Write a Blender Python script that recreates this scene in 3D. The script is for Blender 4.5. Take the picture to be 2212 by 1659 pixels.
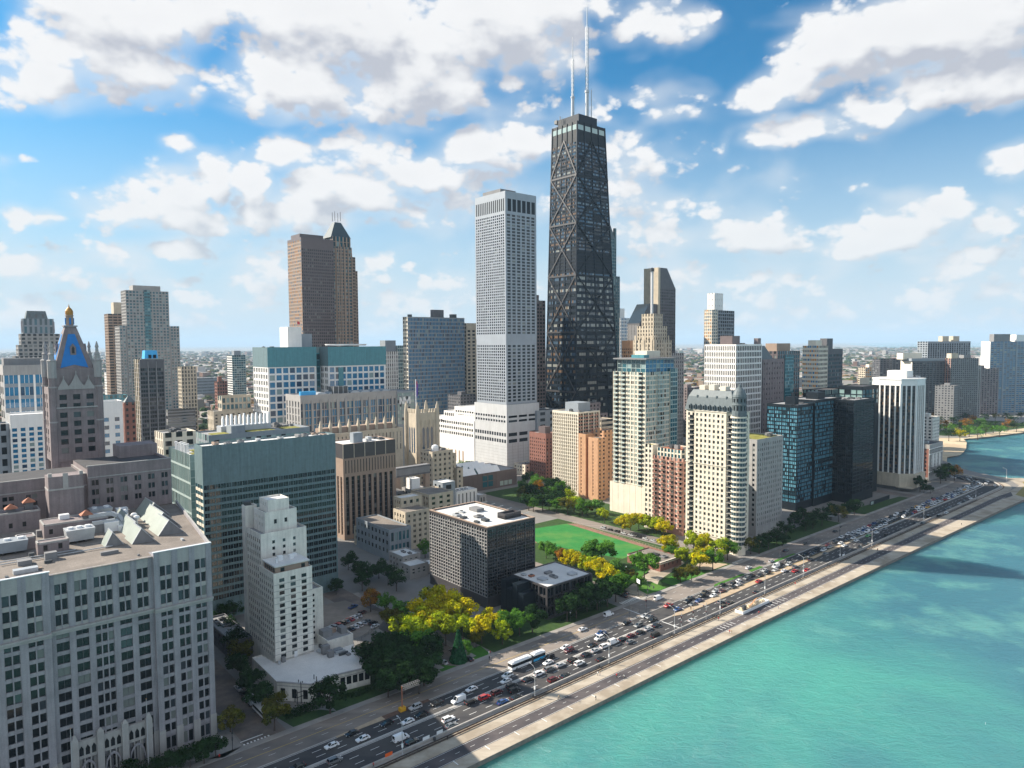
import bpy, bmesh, math, random
from math import sin, cos, pi, radians, sqrt, atan2, hypot
from mathutils import Vector, Matrix
random.seed(7)
for _o in list(bpy.data.objects): bpy.data.objects.remove(_o)
SC = bpy.context.scene
COL = SC.collection

# ------------------------------------------------------------------ camera, sky, sun, exposure
CAMH = 130.0; PITCH = radians(3.3); ROLL = radians(0.36); FOC = 1534.0
cam = bpy.data.cameras.new('camera'); camo = bpy.data.objects.new('camera', cam); COL.objects.link(camo)
cam.sensor_fit = 'HORIZONTAL'; cam.sensor_width = 36.0; cam.lens = 36.0 * FOC / 2212.0
cam.clip_start = 1.0; cam.clip_end = 120000.0
_c, _s = cos(ROLL), sin(ROLL)
_U0 = Vector((0, sin(PITCH), cos(PITCH))); _R0 = Vector((1, 0, 0)); _F = Vector((0, cos(PITCH), -sin(PITCH)))
_R = _R0 * _c - _U0 * _s; _U = _R0 * _s + _U0 * _c
camo.matrix_world = Matrix(((_R.x, _U.x, -_F.x, 0), (_R.y, _U.y, -_F.y, 0), (_R.z, _U.z, -_F.z, CAMH), (0, 0, 0, 1)))
SC.camera = camo
SC.render.resolution_x = 1024; SC.render.resolution_y = 768
SC.view_settings.view_transform = 'Standard'; SC.view_settings.look = 'None'
SC.view_settings.exposure = 1.17; SC.view_settings.gamma = 1.0; SC.view_settings.use_curve_mapping = False
SC.render.engine = 'CYCLES'
SC.cycles.max_bounces = 6; SC.cycles.diffuse_bounces = 3; SC.cycles.glossy_bounces = 3
SC.cycles.transmission_bounces = 3; SC.cycles.volume_bounces = 0; SC.cycles.transparent_max_bounces = 6
SC.cycles.caustics_reflective = False; SC.cycles.caustics_refractive = False
SC.cycles.use_denoising = True
SC.cycles.sample_clamp_indirect = 4.0

SUN_EL = radians(33); SUN_TRAVEL = radians(-16)            # light travels towards +x, slightly towards the camera
SUNV = Vector((-cos(SUN_TRAVEL) * cos(SUN_EL), -sin(SUN_TRAVEL) * cos(SUN_EL), sin(SUN_EL)))
sun = bpy.data.lights.new('sun', 'SUN'); suno = bpy.data.objects.new('sun', sun); COL.objects.link(suno)
sun.energy = 4.8; sun.angle = radians(0.5); sun.color = (1.0, 0.90, 0.76)
suno.rotation_euler = SUNV.to_track_quat('Z', 'Y').to_euler(); suno.location = (0, 0, 900)

def ray(px, py):                                           # direction of a point of the 2212 x 1659 view of the photograph
    return _F + _R * ((px - 1106.0) / FOC) - _U * ((py - 829.5) / FOC)
def at(px, py, z=0.0):                                     # ... where it meets a level
    d = ray(px, py); t = (z - CAMH) / d.z
    return (d.x * t, d.y * t)
def proj(p):
    v = Vector(p) - Vector((0, 0, CAMH)); w = v.dot(_F)
    return (1106 + FOC * v.dot(_R) / w, 829.5 - FOC * v.dot(_U) / w, w)

class NT:
    """small node helper"""
    def __init__(s, tree): s.t = tree; s.n = tree.nodes; s.l = tree.links
    def new(s, ty, **kw):
        n = s.n.new(ty)
        for k, v in kw.items(): setattr(n, k, v)
        return n
    def put(s, sock, v):
        if isinstance(v, bpy.types.NodeSocket): s.l.new(v, sock)
        else: sock.default_value = v
    def m(s, op, a, b=None, c=None, clamp=False):
        n = s.n.new('ShaderNodeMath'); n.operation = op; n.use_clamp = clamp
        s.put(n.inputs[0], a)
        if b is not None: s.put(n.inputs[1], b)
        if c is not None: s.put(n.inputs[2], c)
        return n.outputs[0]
    def vm(s, op, a, b=None, out=0):
        n = s.n.new('ShaderNodeVectorMath'); n.operation = op
        s.put(n.inputs[0], a)
        if b is not None: s.put(n.inputs[1], b)
        return n.outputs['Value'] if op in ('LENGTH', 'DISTANCE', 'DOT_PRODUCT') else n.outputs[0]
    def mix(s, f, a, b, blend='MIX'):
        n = s.n.new('ShaderNodeMix'); n.data_type = 'RGBA'; n.blend_type = blend
        s.put(n.inputs['Factor'], f)
        s.put(n.inputs[6], a if isinstance(a, bpy.types.NodeSocket) else (*a, 1) if len(a) == 3 else a)
        s.put(n.inputs[7], b if isinstance(b, bpy.types.NodeSocket) else (*b, 1) if len(b) == 3 else b)
        return n.outputs[2]
    def noise(s, vec, scale, detail=4, rough=.55, dist=0.0, out=0):
        n = s.n.new('ShaderNodeTexNoise'); n.inputs['Scale'].default_value = scale
        n.inputs['Detail'].default_value = detail; n.inputs['Roughness'].default_value = rough
        n.inputs['Distortion'].default_value = dist
        if vec is not None: s.put(n.inputs['Vector'], vec)
        return n.outputs[out]
    def mr(s, v, a, b, c=0.0, d=1.0, smooth=False):
        n = s.n.new('ShaderNodeMapRange'); n.interpolation_type = 'SMOOTHSTEP' if smooth else 'LINEAR'
        s.put(n.inputs[0], v)
        for i, q in enumerate((a, b, c, d)): s.put(n.inputs[i + 1], q)
        return n.outputs[0]

# ------------------------------------------------------------------ sky with clouds (directions on the sky dome)
BLOBS = [  # photo-view position, radii, weight
 (300,30,190,60,1),(210,110,170,70,1),(110,160,90,45,.95),(330,140,90,40,.9),(40,50,60,60,.7),(430,20,90,50,.9),(20,130,60,70,.55),
 (800,70,240,95,1),(640,180,140,60,1),(880,170,170,75,1),(1060,70,150,85,1),(540,150,70,40,.85),(700,15,240,45,1),(1100,135,70,45,.85),(760,225,120,30,.8),(1180,20,90,60,.9),
 (415,198,34,16,.62),(390,306,26,15,.62),(20,345,34,15,.58),(64,341,22,10,.55),
 (470,392,44,46,.95),(395,428,60,42,.95),(270,452,90,38,.95),(420,468,110,28,.95),(220,470,60,20,.8),
 (615,330,66,34,.95),(550,400,56,56,1),(700,395,90,50,1),(640,462,130,34,1),(780,425,80,40,.9),(790,320,130,34,.72),(900,375,90,38,.95),(1040,325,80,46,.95),(1130,305,70,30,.95),(960,380,120,28,.8),(1190,300,40,30,.8),
 (30,456,42,20,.8),(96,466,44,18,.8),
 (385,535,80,26,.75),(260,560,90,30,.7),(120,590,130,42,.7),(20,580,40,30,.65),(540,560,90,55,.65),(620,540,70,40,.55),
 (812,566,44,18,.72),(965,612,80,30,.68),(880,640,90,26,.65),(1000,650,70,30,.6),
 (1830,110,130,50,1),(1960,70,190,80,1),(2110,60,160,90,1),(1730,165,80,40,.95),(1650,200,50,26,.8),(2150,170,100,48,1),(2000,185,130,42,1),(1870,235,80,26,.9),(1750,278,90,24,.85),(1650,312,55,16,.7),(1770,80,60,40,.8),
 (1400,52,84,34,.9),(1320,20,90,28,.8),(1470,30,50,20,.6),
 (1390,205,100,24,.55),(1440,245,60,16,.52),(1260,235,80,36,.6),(1170,250,80,26,.5),(1400,355,130,46,.66),(1350,320,80,36,.6),(1500,360,60,16,.55),(1556,330,22,30,.5),
 (1465,430,44,16,.66),(1420,500,130,48,.66),(1640,510,100,36,.82),(1600,530,100,22,.7),
 (2010,452,70,44,1),(1930,500,90,40,1),(1880,535,90,28,1),(1825,500,52,24,.8),(2050,425,40,28,.9),(2135,495,46,24,.85),(2165,545,80,20,.75),(2195,335,46,34,.85),
 (1000,440,420,70,.46),(1460,440,220,90,.48),(250,640,300,50,.45),(900,270,260,40,.42),
 (1380,630,80,22,.62),(1520,620,60,24,.6),(1620,610,60,18,.58),(1800,585,70,22,.66),(1960,565,60,16,.6),(2090,590,70,20,.64),(2190,610,40,14,.6),(1700,600,60,16,.55),
]
def build_world():
    w = bpy.data.worlds.new('World'); SC.world = w; w.use_nodes = True
    T = NT(w.node_tree); T.n.clear()
    out = T.new('ShaderNodeOutputWorld'); bg = T.new('ShaderNodeBackground')
    T.l.new(bg.outputs[0], out.inputs[0])
    d = T.new('ShaderNodeTexCoord').outputs['Generated']
    sky = T.new('ShaderNodeTexSky', sky_type='NISHITA', sun_disc=False)
    sky.sun_elevation = SUN_EL; sky.sun_rotation = atan2(SUNV.x, SUNV.y)
    sky.altitude = 150; sky.air_density = 1.0; sky.dust_density = 0.6; sky.ozone_density = 2.5
    # cloud density group: position on the dome (azimuth, elevation) -> density
    g = bpy.data.node_groups.new('cloud_density', 'ShaderNodeTree')
    g.interface.new_socket('P', in_out='INPUT', socket_type='NodeSocketVector')
    g.interface.new_socket('D', in_out='OUTPUT', socket_type='NodeSocketFloat')
    g.interface.new_socket('B', in_out='OUTPUT', socket_type='NodeSocketFloat')
    Q = NT(g); gi = Q.new('NodeGroupInput'); go = Q.new('NodeGroupOutput'); P = gi.outputs[0]
    wob = Q.noise(P, 9.0, 3, .6, out=1)
    wob2 = Q.vm('SUBTRACT', wob, (.5, .5, .5))
    Pw = Q.vm('ADD', P, Q.vm('MULTIPLY', wob2, (.055, .035, 0)))
    acc = None
    for (px, py, rx, ry, wt) in BLOBS:
        r = ray(px, py); az = atan2(r.x, r.y); el = atan2(r.z, hypot(r.x, r.y))
        cx = cos(az) ** 1; k = cos(az)                           # angular size of a pixel there
        ax = rx / FOC * k * k * 1.32; ay = ry / FOC * k * 1.32
        L = Q.vm('LENGTH', Q.vm('MULTIPLY', Q.vm('SUBTRACT', Pw, (az, el, 0)), (1 / ax, 1 / ay, 0)))
        v = Q.m('MULTIPLY_ADD', L, -wt * .62, wt)
        acc = v if acc is None else Q.m('SMOOTH_MAX', acc, v, .12)
    sep = Q.new('ShaderNodeSeparateXYZ'); Q.l.new(P, sep.inputs[0])
    el = sep.outputs[1]
    # away from the named clouds: scattered small ones low down, larger ones behind the viewer
    low = Q.mr(el, .05, .25, .40, .0, True)
    back = Q.mr(Q.m('ABSOLUTE', sep.outputs[0]), .9, 1.3, 0, .42, True)  # unseen clouds, cover raised to lift fill light on shaded fronts
    acc = Q.m('MAXIMUM', Q.m('MAXIMUM', acc, low), back)
    Pn = Q.vm('MULTIPLY', P, (1.0, 1.55, 1.0))
    n1 = Q.noise(Pn, 10.0, 9, .58, .3)
    n2 = Q.noise(Pn, 38.0, 7, .64, .2)
    n0 = Q.noise(Pn, 10.0, 2.5, .5, .3)
    nlow = Q.mr(el, .03, .25, 1.0, 0.75)
    f = Q.m('ADD', Q.m('MULTIPLY', Q.m('SUBTRACT', n1, .5), 1.15), Q.m('MULTIPLY', Q.m('MULTIPLY', Q.m('SUBTRACT', n2, .5), .75), nlow))
    vo = Q.new('ShaderNodeTexVoronoi', voronoi_dimensions='2D', feature='F1'); vo.inputs['Scale'].default_value = 19; vo.inputs['Detail'].default_value = 2.0; vo.inputs['Roughness'].default_value = .55
    Q.l.new(Q.vm('ADD', Pn, Q.vm('MULTIPLY', wob2, (.02, .02, 0))), vo.inputs['Vector'])
    f = Q.m('ADD', f, Q.m('MULTIPLY', Q.m('SUBTRACT', .64, vo.outputs['Distance']), .52))
    raw = Q.m('ADD', acc, f)
    Q.l.new(raw, go.inputs[0])
    soft = Q.m('ADD', acc, Q.m('MULTIPLY', Q.m('SUBTRACT', n0, .5), 1.3)); Q.l.new(soft, go.inputs[1])
    s3 = T.new('ShaderNodeSeparateXYZ'); T.l.new(d, s3.inputs[0])
    az = T.m('ARCTAN2', s3.outputs[0], s3.outputs[1])
    el = T.m('ARCSINE', s3.outputs[2])
    P = T.new('ShaderNodeCombineXYZ'); T.l.new(az, P.inputs[0]); T.l.new(el, P.inputs[1]); P = P.outputs[0]
    def grp(p):
        n = T.new('ShaderNodeGroup', node_tree=g); T.l.new(p, n.inputs[0]); return n.outputs[0], n.outputs[1]
    D0, B0 = grp(P)
    D1, _b = grp(T.vm('ADD', P, (-.020, .034, 0)))
    alpha = T.mr(D0, .30, .55, 0, 1, True)
    thick = T.mr(B0, .5, 1.25, 0, 1, True)
    grad = T.m('ADD', T.m('MULTIPLY', T.m('SUBTRACT', B0, _b), 1.1), T.m('MULTIPLY', T.m('SUBTRACT', D0, D1), .55))
    lit = T.mr(grad, -.48, .34, 0, 1, True)
    lit = T.m('SUBTRACT', lit, T.m('MULTIPLY', thick, .14), clamp=True)
    hi = T.mr(el, .10, .34, 0.0, 1.0)                          # higher clouds seen more from beneath
    white = T.mix(T.mr(el, .0, .22), (.37, .38, .385), (.415, .417, .422))
    grey = T.mix(T.mr(el, .03, .25), (.27, .305, .335), (.24, .253, .285))
    ccol = T.mix(T.m('POWER', lit, .8), grey, white)
    skyc = T.mix(1.0, sky.outputs[0], (.0140, .050, .0635), 'MULTIPLY')
    pale = T.mr(el, .0, .36, .95, .0, True)
    skyc = T.mix(pale, skyc, (.285, .34, .385))
    veil = T.m('MULTIPLY', T.mr(B0, .10, .70, 0, .62, True), T.mr(el, .0, .08, .3, 1.0))
    skyc = T.mix(veil, skyc, T.mix(T.mr(el, .05, .3), (.34, .365, .385), (.37, .385, .40)))
    front = T.mr(T.m('ABSOLUTE', az), 1.2, 1.8, 1.0, 1.75, True)                 # brightens unseen clouds beside and behind the viewer, for fill on shaded fronts
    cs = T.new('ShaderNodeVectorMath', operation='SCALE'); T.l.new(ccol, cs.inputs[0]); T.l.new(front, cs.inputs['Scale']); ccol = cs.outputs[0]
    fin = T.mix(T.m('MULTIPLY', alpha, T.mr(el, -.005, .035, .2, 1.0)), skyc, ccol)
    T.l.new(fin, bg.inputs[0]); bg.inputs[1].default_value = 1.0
    w.cycles.sampling_method = 'MANUAL'; w.cycles.sample_map_resolution = 512
build_world()

# ------------------------------------------------------------------ materials
MATS = {}
def mat(name, rgb, rough=.8, var=.12, scale=.25, spec=.3, metal=0.0, streak=0.0, fine=0.0, emit=None):
    if name in MATS: return MATS[name]
    m = bpy.data.materials.new(name); m.use_nodes = True; MATS[name] = m
    T = NT(m.node_tree); b = T.n['Principled BSDF']
    b.inputs['Roughness'].default_value = rough; b.inputs['Metallic'].default_value = metal
    b.inputs['Specular IOR Level'].default_value = spec
    if var > 0:
        tc = T.new('ShaderNodeTexCoord').outputs['Object']
        n = T.mr(T.noise(tc, scale, 5, .6), .3, .7, 1 - var, 1 + var)
        if streak > 0:                                   # rain streaks: noise drawn out vertically
            n = T.m('MULTIPLY', n, T.mr(T.noise(T.vm('MULTIPLY', tc, (1, 1, .06)), .9, 4, .6), .3, .7, 1 - streak, 1 + streak * .6))
        if fine > 0:
            n = T.m('MULTIPLY', n, T.mr(T.noise(tc, 2.5, 3, .6), .3, .7, 1 - fine, 1 + fine))
        c = T.vm('SCALE', rgb, None); sc = c.node; sc.inputs['Scale'].default_value = 1; T.l.new(n, sc.inputs['Scale'])
        T.l.new(c, b.inputs['Base Color'])
    else:
        b.inputs['Base Color'].default_value = (*rgb, 1)
    return m
def glass(name, rgb, rough=.06, spec=.7, tint=None):
    if name in MATS: return MATS[name]
    m = bpy.data.materials.new(name); m.use_nodes = True; MATS[name] = m
    b = m.node_tree.nodes['Principled BSDF']
    b.inputs['Base Color'].default_value = (*rgb, 1); b.inputs['Roughness'].default_value = rough
    b.inputs['IOR'].default_value = 1.5; b.inputs['Specular IOR Level'].default_value = spec
    if tint: b.inputs['Specular Tint'].default_value = (*tint, 1)
    return m
W = {}
def wm(key, *a, **k): W[key] = mat(*a, **k)
wm('grey_stone', 'grey_limestone', (.27, .26, .28), .85, .17, .15, streak=.2, fine=.10)
wm('pale_stone', 'pale_limestone', (.33, .32, .31), .85, .10, .15, streak=.12, fine=.06)
wm('brown_stone', 'mauve_brick', (.215, .18, .182), .85, .16, .2, streak=.18, fine=.08)
wm('beige', 'beige_stone', (.47, .41, .32), .85, .14, .15, streak=.16)
wm('cream', 'cream_concrete', (.64, .58, .48), .8, .08, .15, streak=.08)
wm('white', 'white_concrete', (.74, .725, .70), .75, .06, .12, streak=.06)
wm('marble', 'grey_marble', (.29, .32, .36), .45, .07, .1, streak=.06, spec=.4)
wm('marble_pale', 'pale_marble', (.50, .51, .52), .5, .07, .1, streak=.08, spec=.4)
wm('white_brick', 'pale_brick', (.70, .67, .61), .85, .13, .2, streak=.18, fine=.06)
wm('red_brick', 'red_brick', (.23, .105, .08), .85, .14, .25, streak=.08)
wm('orange_brick', 'orange_brick', (.47, .27, .155), .85, .10, .25, streak=.08)
wm('pink_brick', 'pink_brick', (.40, .22, .17), .85, .10, .25)
wm('brown', 'brown_granite', (.115, .088, .088), .45, .10, .2, spec=.5)
wm('tan', 'tan_granite', (.30, .22, .17), .7, .10, .2)
wm('dark_grey', 'dark_grey_stone', (.11, .11, .12), .7, .12, .2, streak=.1)
wm('mid_grey', 'mid_grey_concrete', (.20, .20, .205), .8, .10, .2, streak=.1)
wm('bronze', 'dark_bronze', (.045, .042, .045), .45, .08, .3, spec=.5)
wm('black', 'black_steel', (.007, .012, .018), .45, .08, .3, spec=.2)
wm('hancock', 'black_aluminium', (.006, .013, .024), .45, .10, .1, spec=.2)
wm('silver', 'silver_mullion', (.36, .35, .35), .45, .05, .3, spec=.5, metal=.3)
wm('teal', 'teal_panel', (.115, .18, .195), .5, .12, .5, streak=.22, spec=.5)
wm('teal_dark', 'teal_cladding', (.075, .24, .28), .35, .08, .4, streak=.15)
wm('glass_frame', 'pale_glass_frame', (.38, .46, .44), .4, .05, .3, spec=.5)
wm('bluegrey', 'blue_grey_concrete', (.24, .27, .30), .7, .08, .2, streak=.08)
wm('slate', 'slate_mansard', (.115, .14, .15), .55, .10, .5, streak=.12)
wm('copper_blue', 'blue_roof_tile', (.010, .17, .48), .5, .10, .6)
wm('gold', 'gilded_copper', (.42, .21, .05), .45, .12, .6, metal=.3)
wm('gravel', 'roof_gravel', (.19, .165, .145), .95, .22, .12, fine=.2)
wm('grey_roof', 'grey_roofing', (.26, .26, .265), .95, .14, .12, fine=.1)
wm('white_roof', 'white_membrane', (.62, .61, .59), .85, .12, .10, fine=.08)
wm('green_roof', 'sedum_roof', (.20, .19, .04), .95, .35, .3, fine=.3)
wm('dark_roof', 'dark_roofing', (.06, .06, .065), .95, .2, .12, fine=.15)
wm('metal', 'galvanised_metal', (.42, .44, .46), .45, .12, .6, spec=.5, metal=.2)
wm('dark_metal', 'dark_painted_metal', (.05, .055, .06), .5, .12, .6, spec=.5)
wm('skylight', 'skylight_panel', (.30, .34, .31), .35, .10, .3, spec=.5)
wm('blue_box', 'sky_blue_cladding', (.06, .38, .72), .5, .06, .3)
wm('rust', 'rust_tile', (.33, .13, .075), .8, .15, .6)
wm('white_metal', 'white_painted_metal', (.72, .73, .74), .4, .06, .3, spec=.5)
GL = dict(
 dark=[(glass('window_dark', (.010, .014, .017), .08, .38), .74), (glass('window_dim', (.035, .045, .055)), .18), (glass('window_blind', (.17, .18, .17), .25, .4), .08)],
 dark2=[(glass('window_dark', (.010, .014, .017), .08, .38), .80), (glass('window_dim', (.035, .045, .055)), .14), (glass('window_blind', (.17, .18, .17), .25, .4), .06)],
 han2=[(glass('window_dark', (.010, .014, .017), .08, .38), .38), (glass('window_slate', (.06, .10, .15), .05), .30), (glass('window_sheer', (.26, .27, .25), .2, .5), .10), (glass('window_bronze', (.16, .10, .06), .12), .22)],  # tan and blue reflections put into the pane colours
 han=[(glass('window_black', (.006, .010, .014), .05, .5), .56), (glass('window_navy', (.025, .07, .12), .05), .37), (glass('window_pane', (.14, .19, .23), .15, .5), .07)],
 teal=[(glass('window_teal', (.02, .10, .13), .05), .6), (glass('window_teal_dim', (.03, .06, .07), .05), .28), (glass('window_pale', (.22, .30, .30), .15), .12)],
 blue=[(glass('window_blue', (.018, .15, .29), .05), .7), (glass('window_blue_dim', (.02, .05, .10), .05), .22), (glass('window_pale', (.22, .30, .30), .15), .08)],
 curtain=[(glass('window_night', (.012, .035, .05)), .16), (glass('window_curtain', (.11, .28, .37), .12, .6), .54), (glass('window_teal_dim2', (.05, .16, .22), .05), .30)],
 home=[(glass('window_dark', (.010, .014, .017), .08, .38), .42), (glass('window_dim', (.035, .045, .055)), .28), (glass('window_sheer', (.26, .27, .25), .2, .5), .30)],
 glass=[(glass('window_green', (.20, .30, .29), .05), .6), (glass('window_green_pale', (.34, .42, .40), .08), .25), (glass('window_dark', (.010, .014, .017), .08, .38), .15)],
 warm=[(glass('window_dark', (.010, .014, .017), .08, .38), .45), (glass('window_bronze', (.16, .10, .06), .12), .3), (glass('window_dim', (.035, .045, .055)), .25)],
 amber=[(glass('window_amber', (.50, .21, .04), .2), .35), (glass('window_blue', (.018, .15, .29), .05), .25), (glass('window_sheer', (.26, .27, .25), .2, .5), .40)],
 sheer=[(glass('window_sheer', (.26, .27, .25), .2, .5), .5), (glass('window_dim', (.035, .045, .055)), .5)],
 black=[(glass('window_black', (.006, .010, .014), .05, .5), .9), (glass('window_dim', (.035, .045, .055)), .1)],
)

# ------------------------------------------------------------------ mesh helper
class MB:
    def __init__(s): s.v = []; s.f = []; s.mi = []; s.m = []
    def slot(s, m):
        if m not in s.m: s.m.append(m)
        return s.m.index(m)
    def face(s, pts, m):
        i = len(s.v); s.v.extend(pts); s.f.append(tuple(range(i, i + len(pts)))); s.mi.append(s.slot(m))
    def box(s, x0, x1, y0, y1, z0, z1, m, bottom=False):
        i = len(s.v); k = s.slot(m)
        s.v += [(x0, y0, z0), (x1, y0, z0), (x1, y1, z0), (x0, y1, z0), (x0, y0, z1), (x1, y0, z1), (x1, y1, z1), (x0, y1, z1)]
        fs = [(4, 5, 6, 7), (0, 1, 5, 4), (1, 2, 6, 5), (2, 3, 7, 6), (3, 0, 4, 7)]
        if bottom: fs.append((3, 2, 1, 0))
        s.f += [tuple(i + q for q in f) for f in fs]; s.mi += [k] * len(fs)
    def prism(s, poly, z0, z1, m, top=None, cap=True, bottom=False):
        n = len(poly)
        for i in range(n):
            a, b = poly[i], poly[(i + 1) % n]
            s.face([(a[0], a[1], z0), (b[0], b[1], z0), (b[0], b[1], z1), (a[0], a[1], z1)], m)
        if cap: s.face([(p[0], p[1], z1) for p in poly], top or m)
        if bottom: s.face([(p[0], p[1], z0) for p in reversed(poly)], m)
    def frustum(s, pa, za, pb, zb, m, cap=True, mc=None):
        n = len(pa)
        for i in range(n):
            a, b, c, d = pa[i], pa[(i + 1) % n], pb[(i + 1) % n], pb[i]
            s.face([(a[0], a[1], za), (b[0], b[1], za), (c[0], c[1], zb), (d[0], d[1], zb)], m)
        if cap: s.face([(p[0], p[1], zb) for p in pb], mc or m)
    def beam(s, p, q, w, d, m, n=None):
        """bar from p to q; w across, d along n"""
        p, q = Vector(p), Vector(q); ax = (q - p).normalized()
        n = Vector(n) if n is not None else (Vector((0, 0, 1)) if abs(ax.z) < .9 else Vector((1, 0, 0)))
        sd = ax.cross(n).normalized(); n = sd.cross(ax).normalized()
        c = [(sd * (w / 2) * a + n * (d / 2) * b) for a, b in ((-1, -1), (1, -1), (1, 1), (-1, 1))]
        A = [tuple(p + k) for k in c]; B = [tuple(q + k) for k in c]
        for i in range(4): s.face([A[i], A[(i + 1) % 4], B[(i + 1) % 4], B[i]], m)
        s.face(list(reversed(A)), m); s.face(B, m)
    def lathe(s, prof, n, m, cx=0, cy=0, a0=0.0):
        i = len(s.v); k = s.slot(m)
        for (r, z) in prof:
            for j in range(n):
                a = 2 * pi * j / n + a0; s.v.append((cx + r * cos(a), cy + r * sin(a), z))
        for r_ in range(len(prof) - 1):
            for j in range(n):
                s.f.append((i + r_ * n + j, i + r_ * n + (j + 1) % n, i + (r_ + 1) * n + (j + 1) % n, i + (r_ + 1) * n + j)); s.mi.append(k)
        s.f.append(tuple(i + (len(prof) - 1) * n + j for j in range(n))); s.mi.append(k)
    def mesh(s, name):
        me = bpy.data.meshes.new(name); me.from_pydata(s.v, [], s.f)
        for m in s.m: me.materials.append(m)
        if len(s.m) > 1: me.polygons.foreach_set('material_index', s.mi)
        me.update(); return me
    def build(s, name, parent=None, loc=None, rot=0.0, smooth=False):
        me = s.mesh(name)
        if smooth: me.polygons.foreach_set('use_smooth', [True] * len(me.polygons))
        o = bpy.data.objects.new(name, me); COL.objects.link(o)
        if parent: o.parent = parent
        if loc is not None: o.location = loc
        if rot: o.rotation_euler = (0, 0, rot)
        return o
def tag(o, label=None, cat=None, group=None, kind=None):
    for k, v in (('label', label), ('category', cat), ('group', group), ('kind', kind)):
        if v: o[k] = v
    return o
def empty(name, loc, rz=0.0):
    o = bpy.data.objects.new(name, None); COL.objects.link(o); o.location = loc; o.rotation_euler = (0, 0, rz)
    o.empty_display_size = 1; return o

TH = radians(49.3)
ND = (sin(TH), cos(TH)); ED = (cos(TH), -sin(TH))            # city north and east as seen from the camera
def CT(s, t, z=0.0): return (s * ND[0] + t * ED[0], s * ND[1] + t * ED[1], z)

UNITQ = {}
def unit_quad(m):
    if m.name not in UNITQ:
        me = bpy.data.meshes.new('window'); me.from_pydata([(-.5, 0, -.5), (.5, 0, -.5), (.5, 0, .5), (-.5, 0, .5)], [], [(0, 1, 2, 3)])
        me.materials.append(m); UNITQ[m.name] = me
    return UNITQ[m.name]
def pick(pal, rnd):
    r = rnd.random(); a = 0
    for m, w_ in GL[pal]:
        a += w_
        if r <= a: return m
    return GL[pal][-1][0]

def FS(nb, nf, pw=.35, sh=.4, zb=0.0, zt=0.0, mg=0.0, sub=1, d=.4, pal='dark', sd=.12, pm=None, sm=None, row=0.0, skip=(), sp=.12):
    return dict(nb=nb, nf=nf, pw=pw, sh=sh, zb=zb, zt=zt, mg=mg, sub=sub, d=d, pal=pal, sd=max(sd, .02), pm=pm, sm=sm, row=row, skip=skip, sp=sp)

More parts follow.
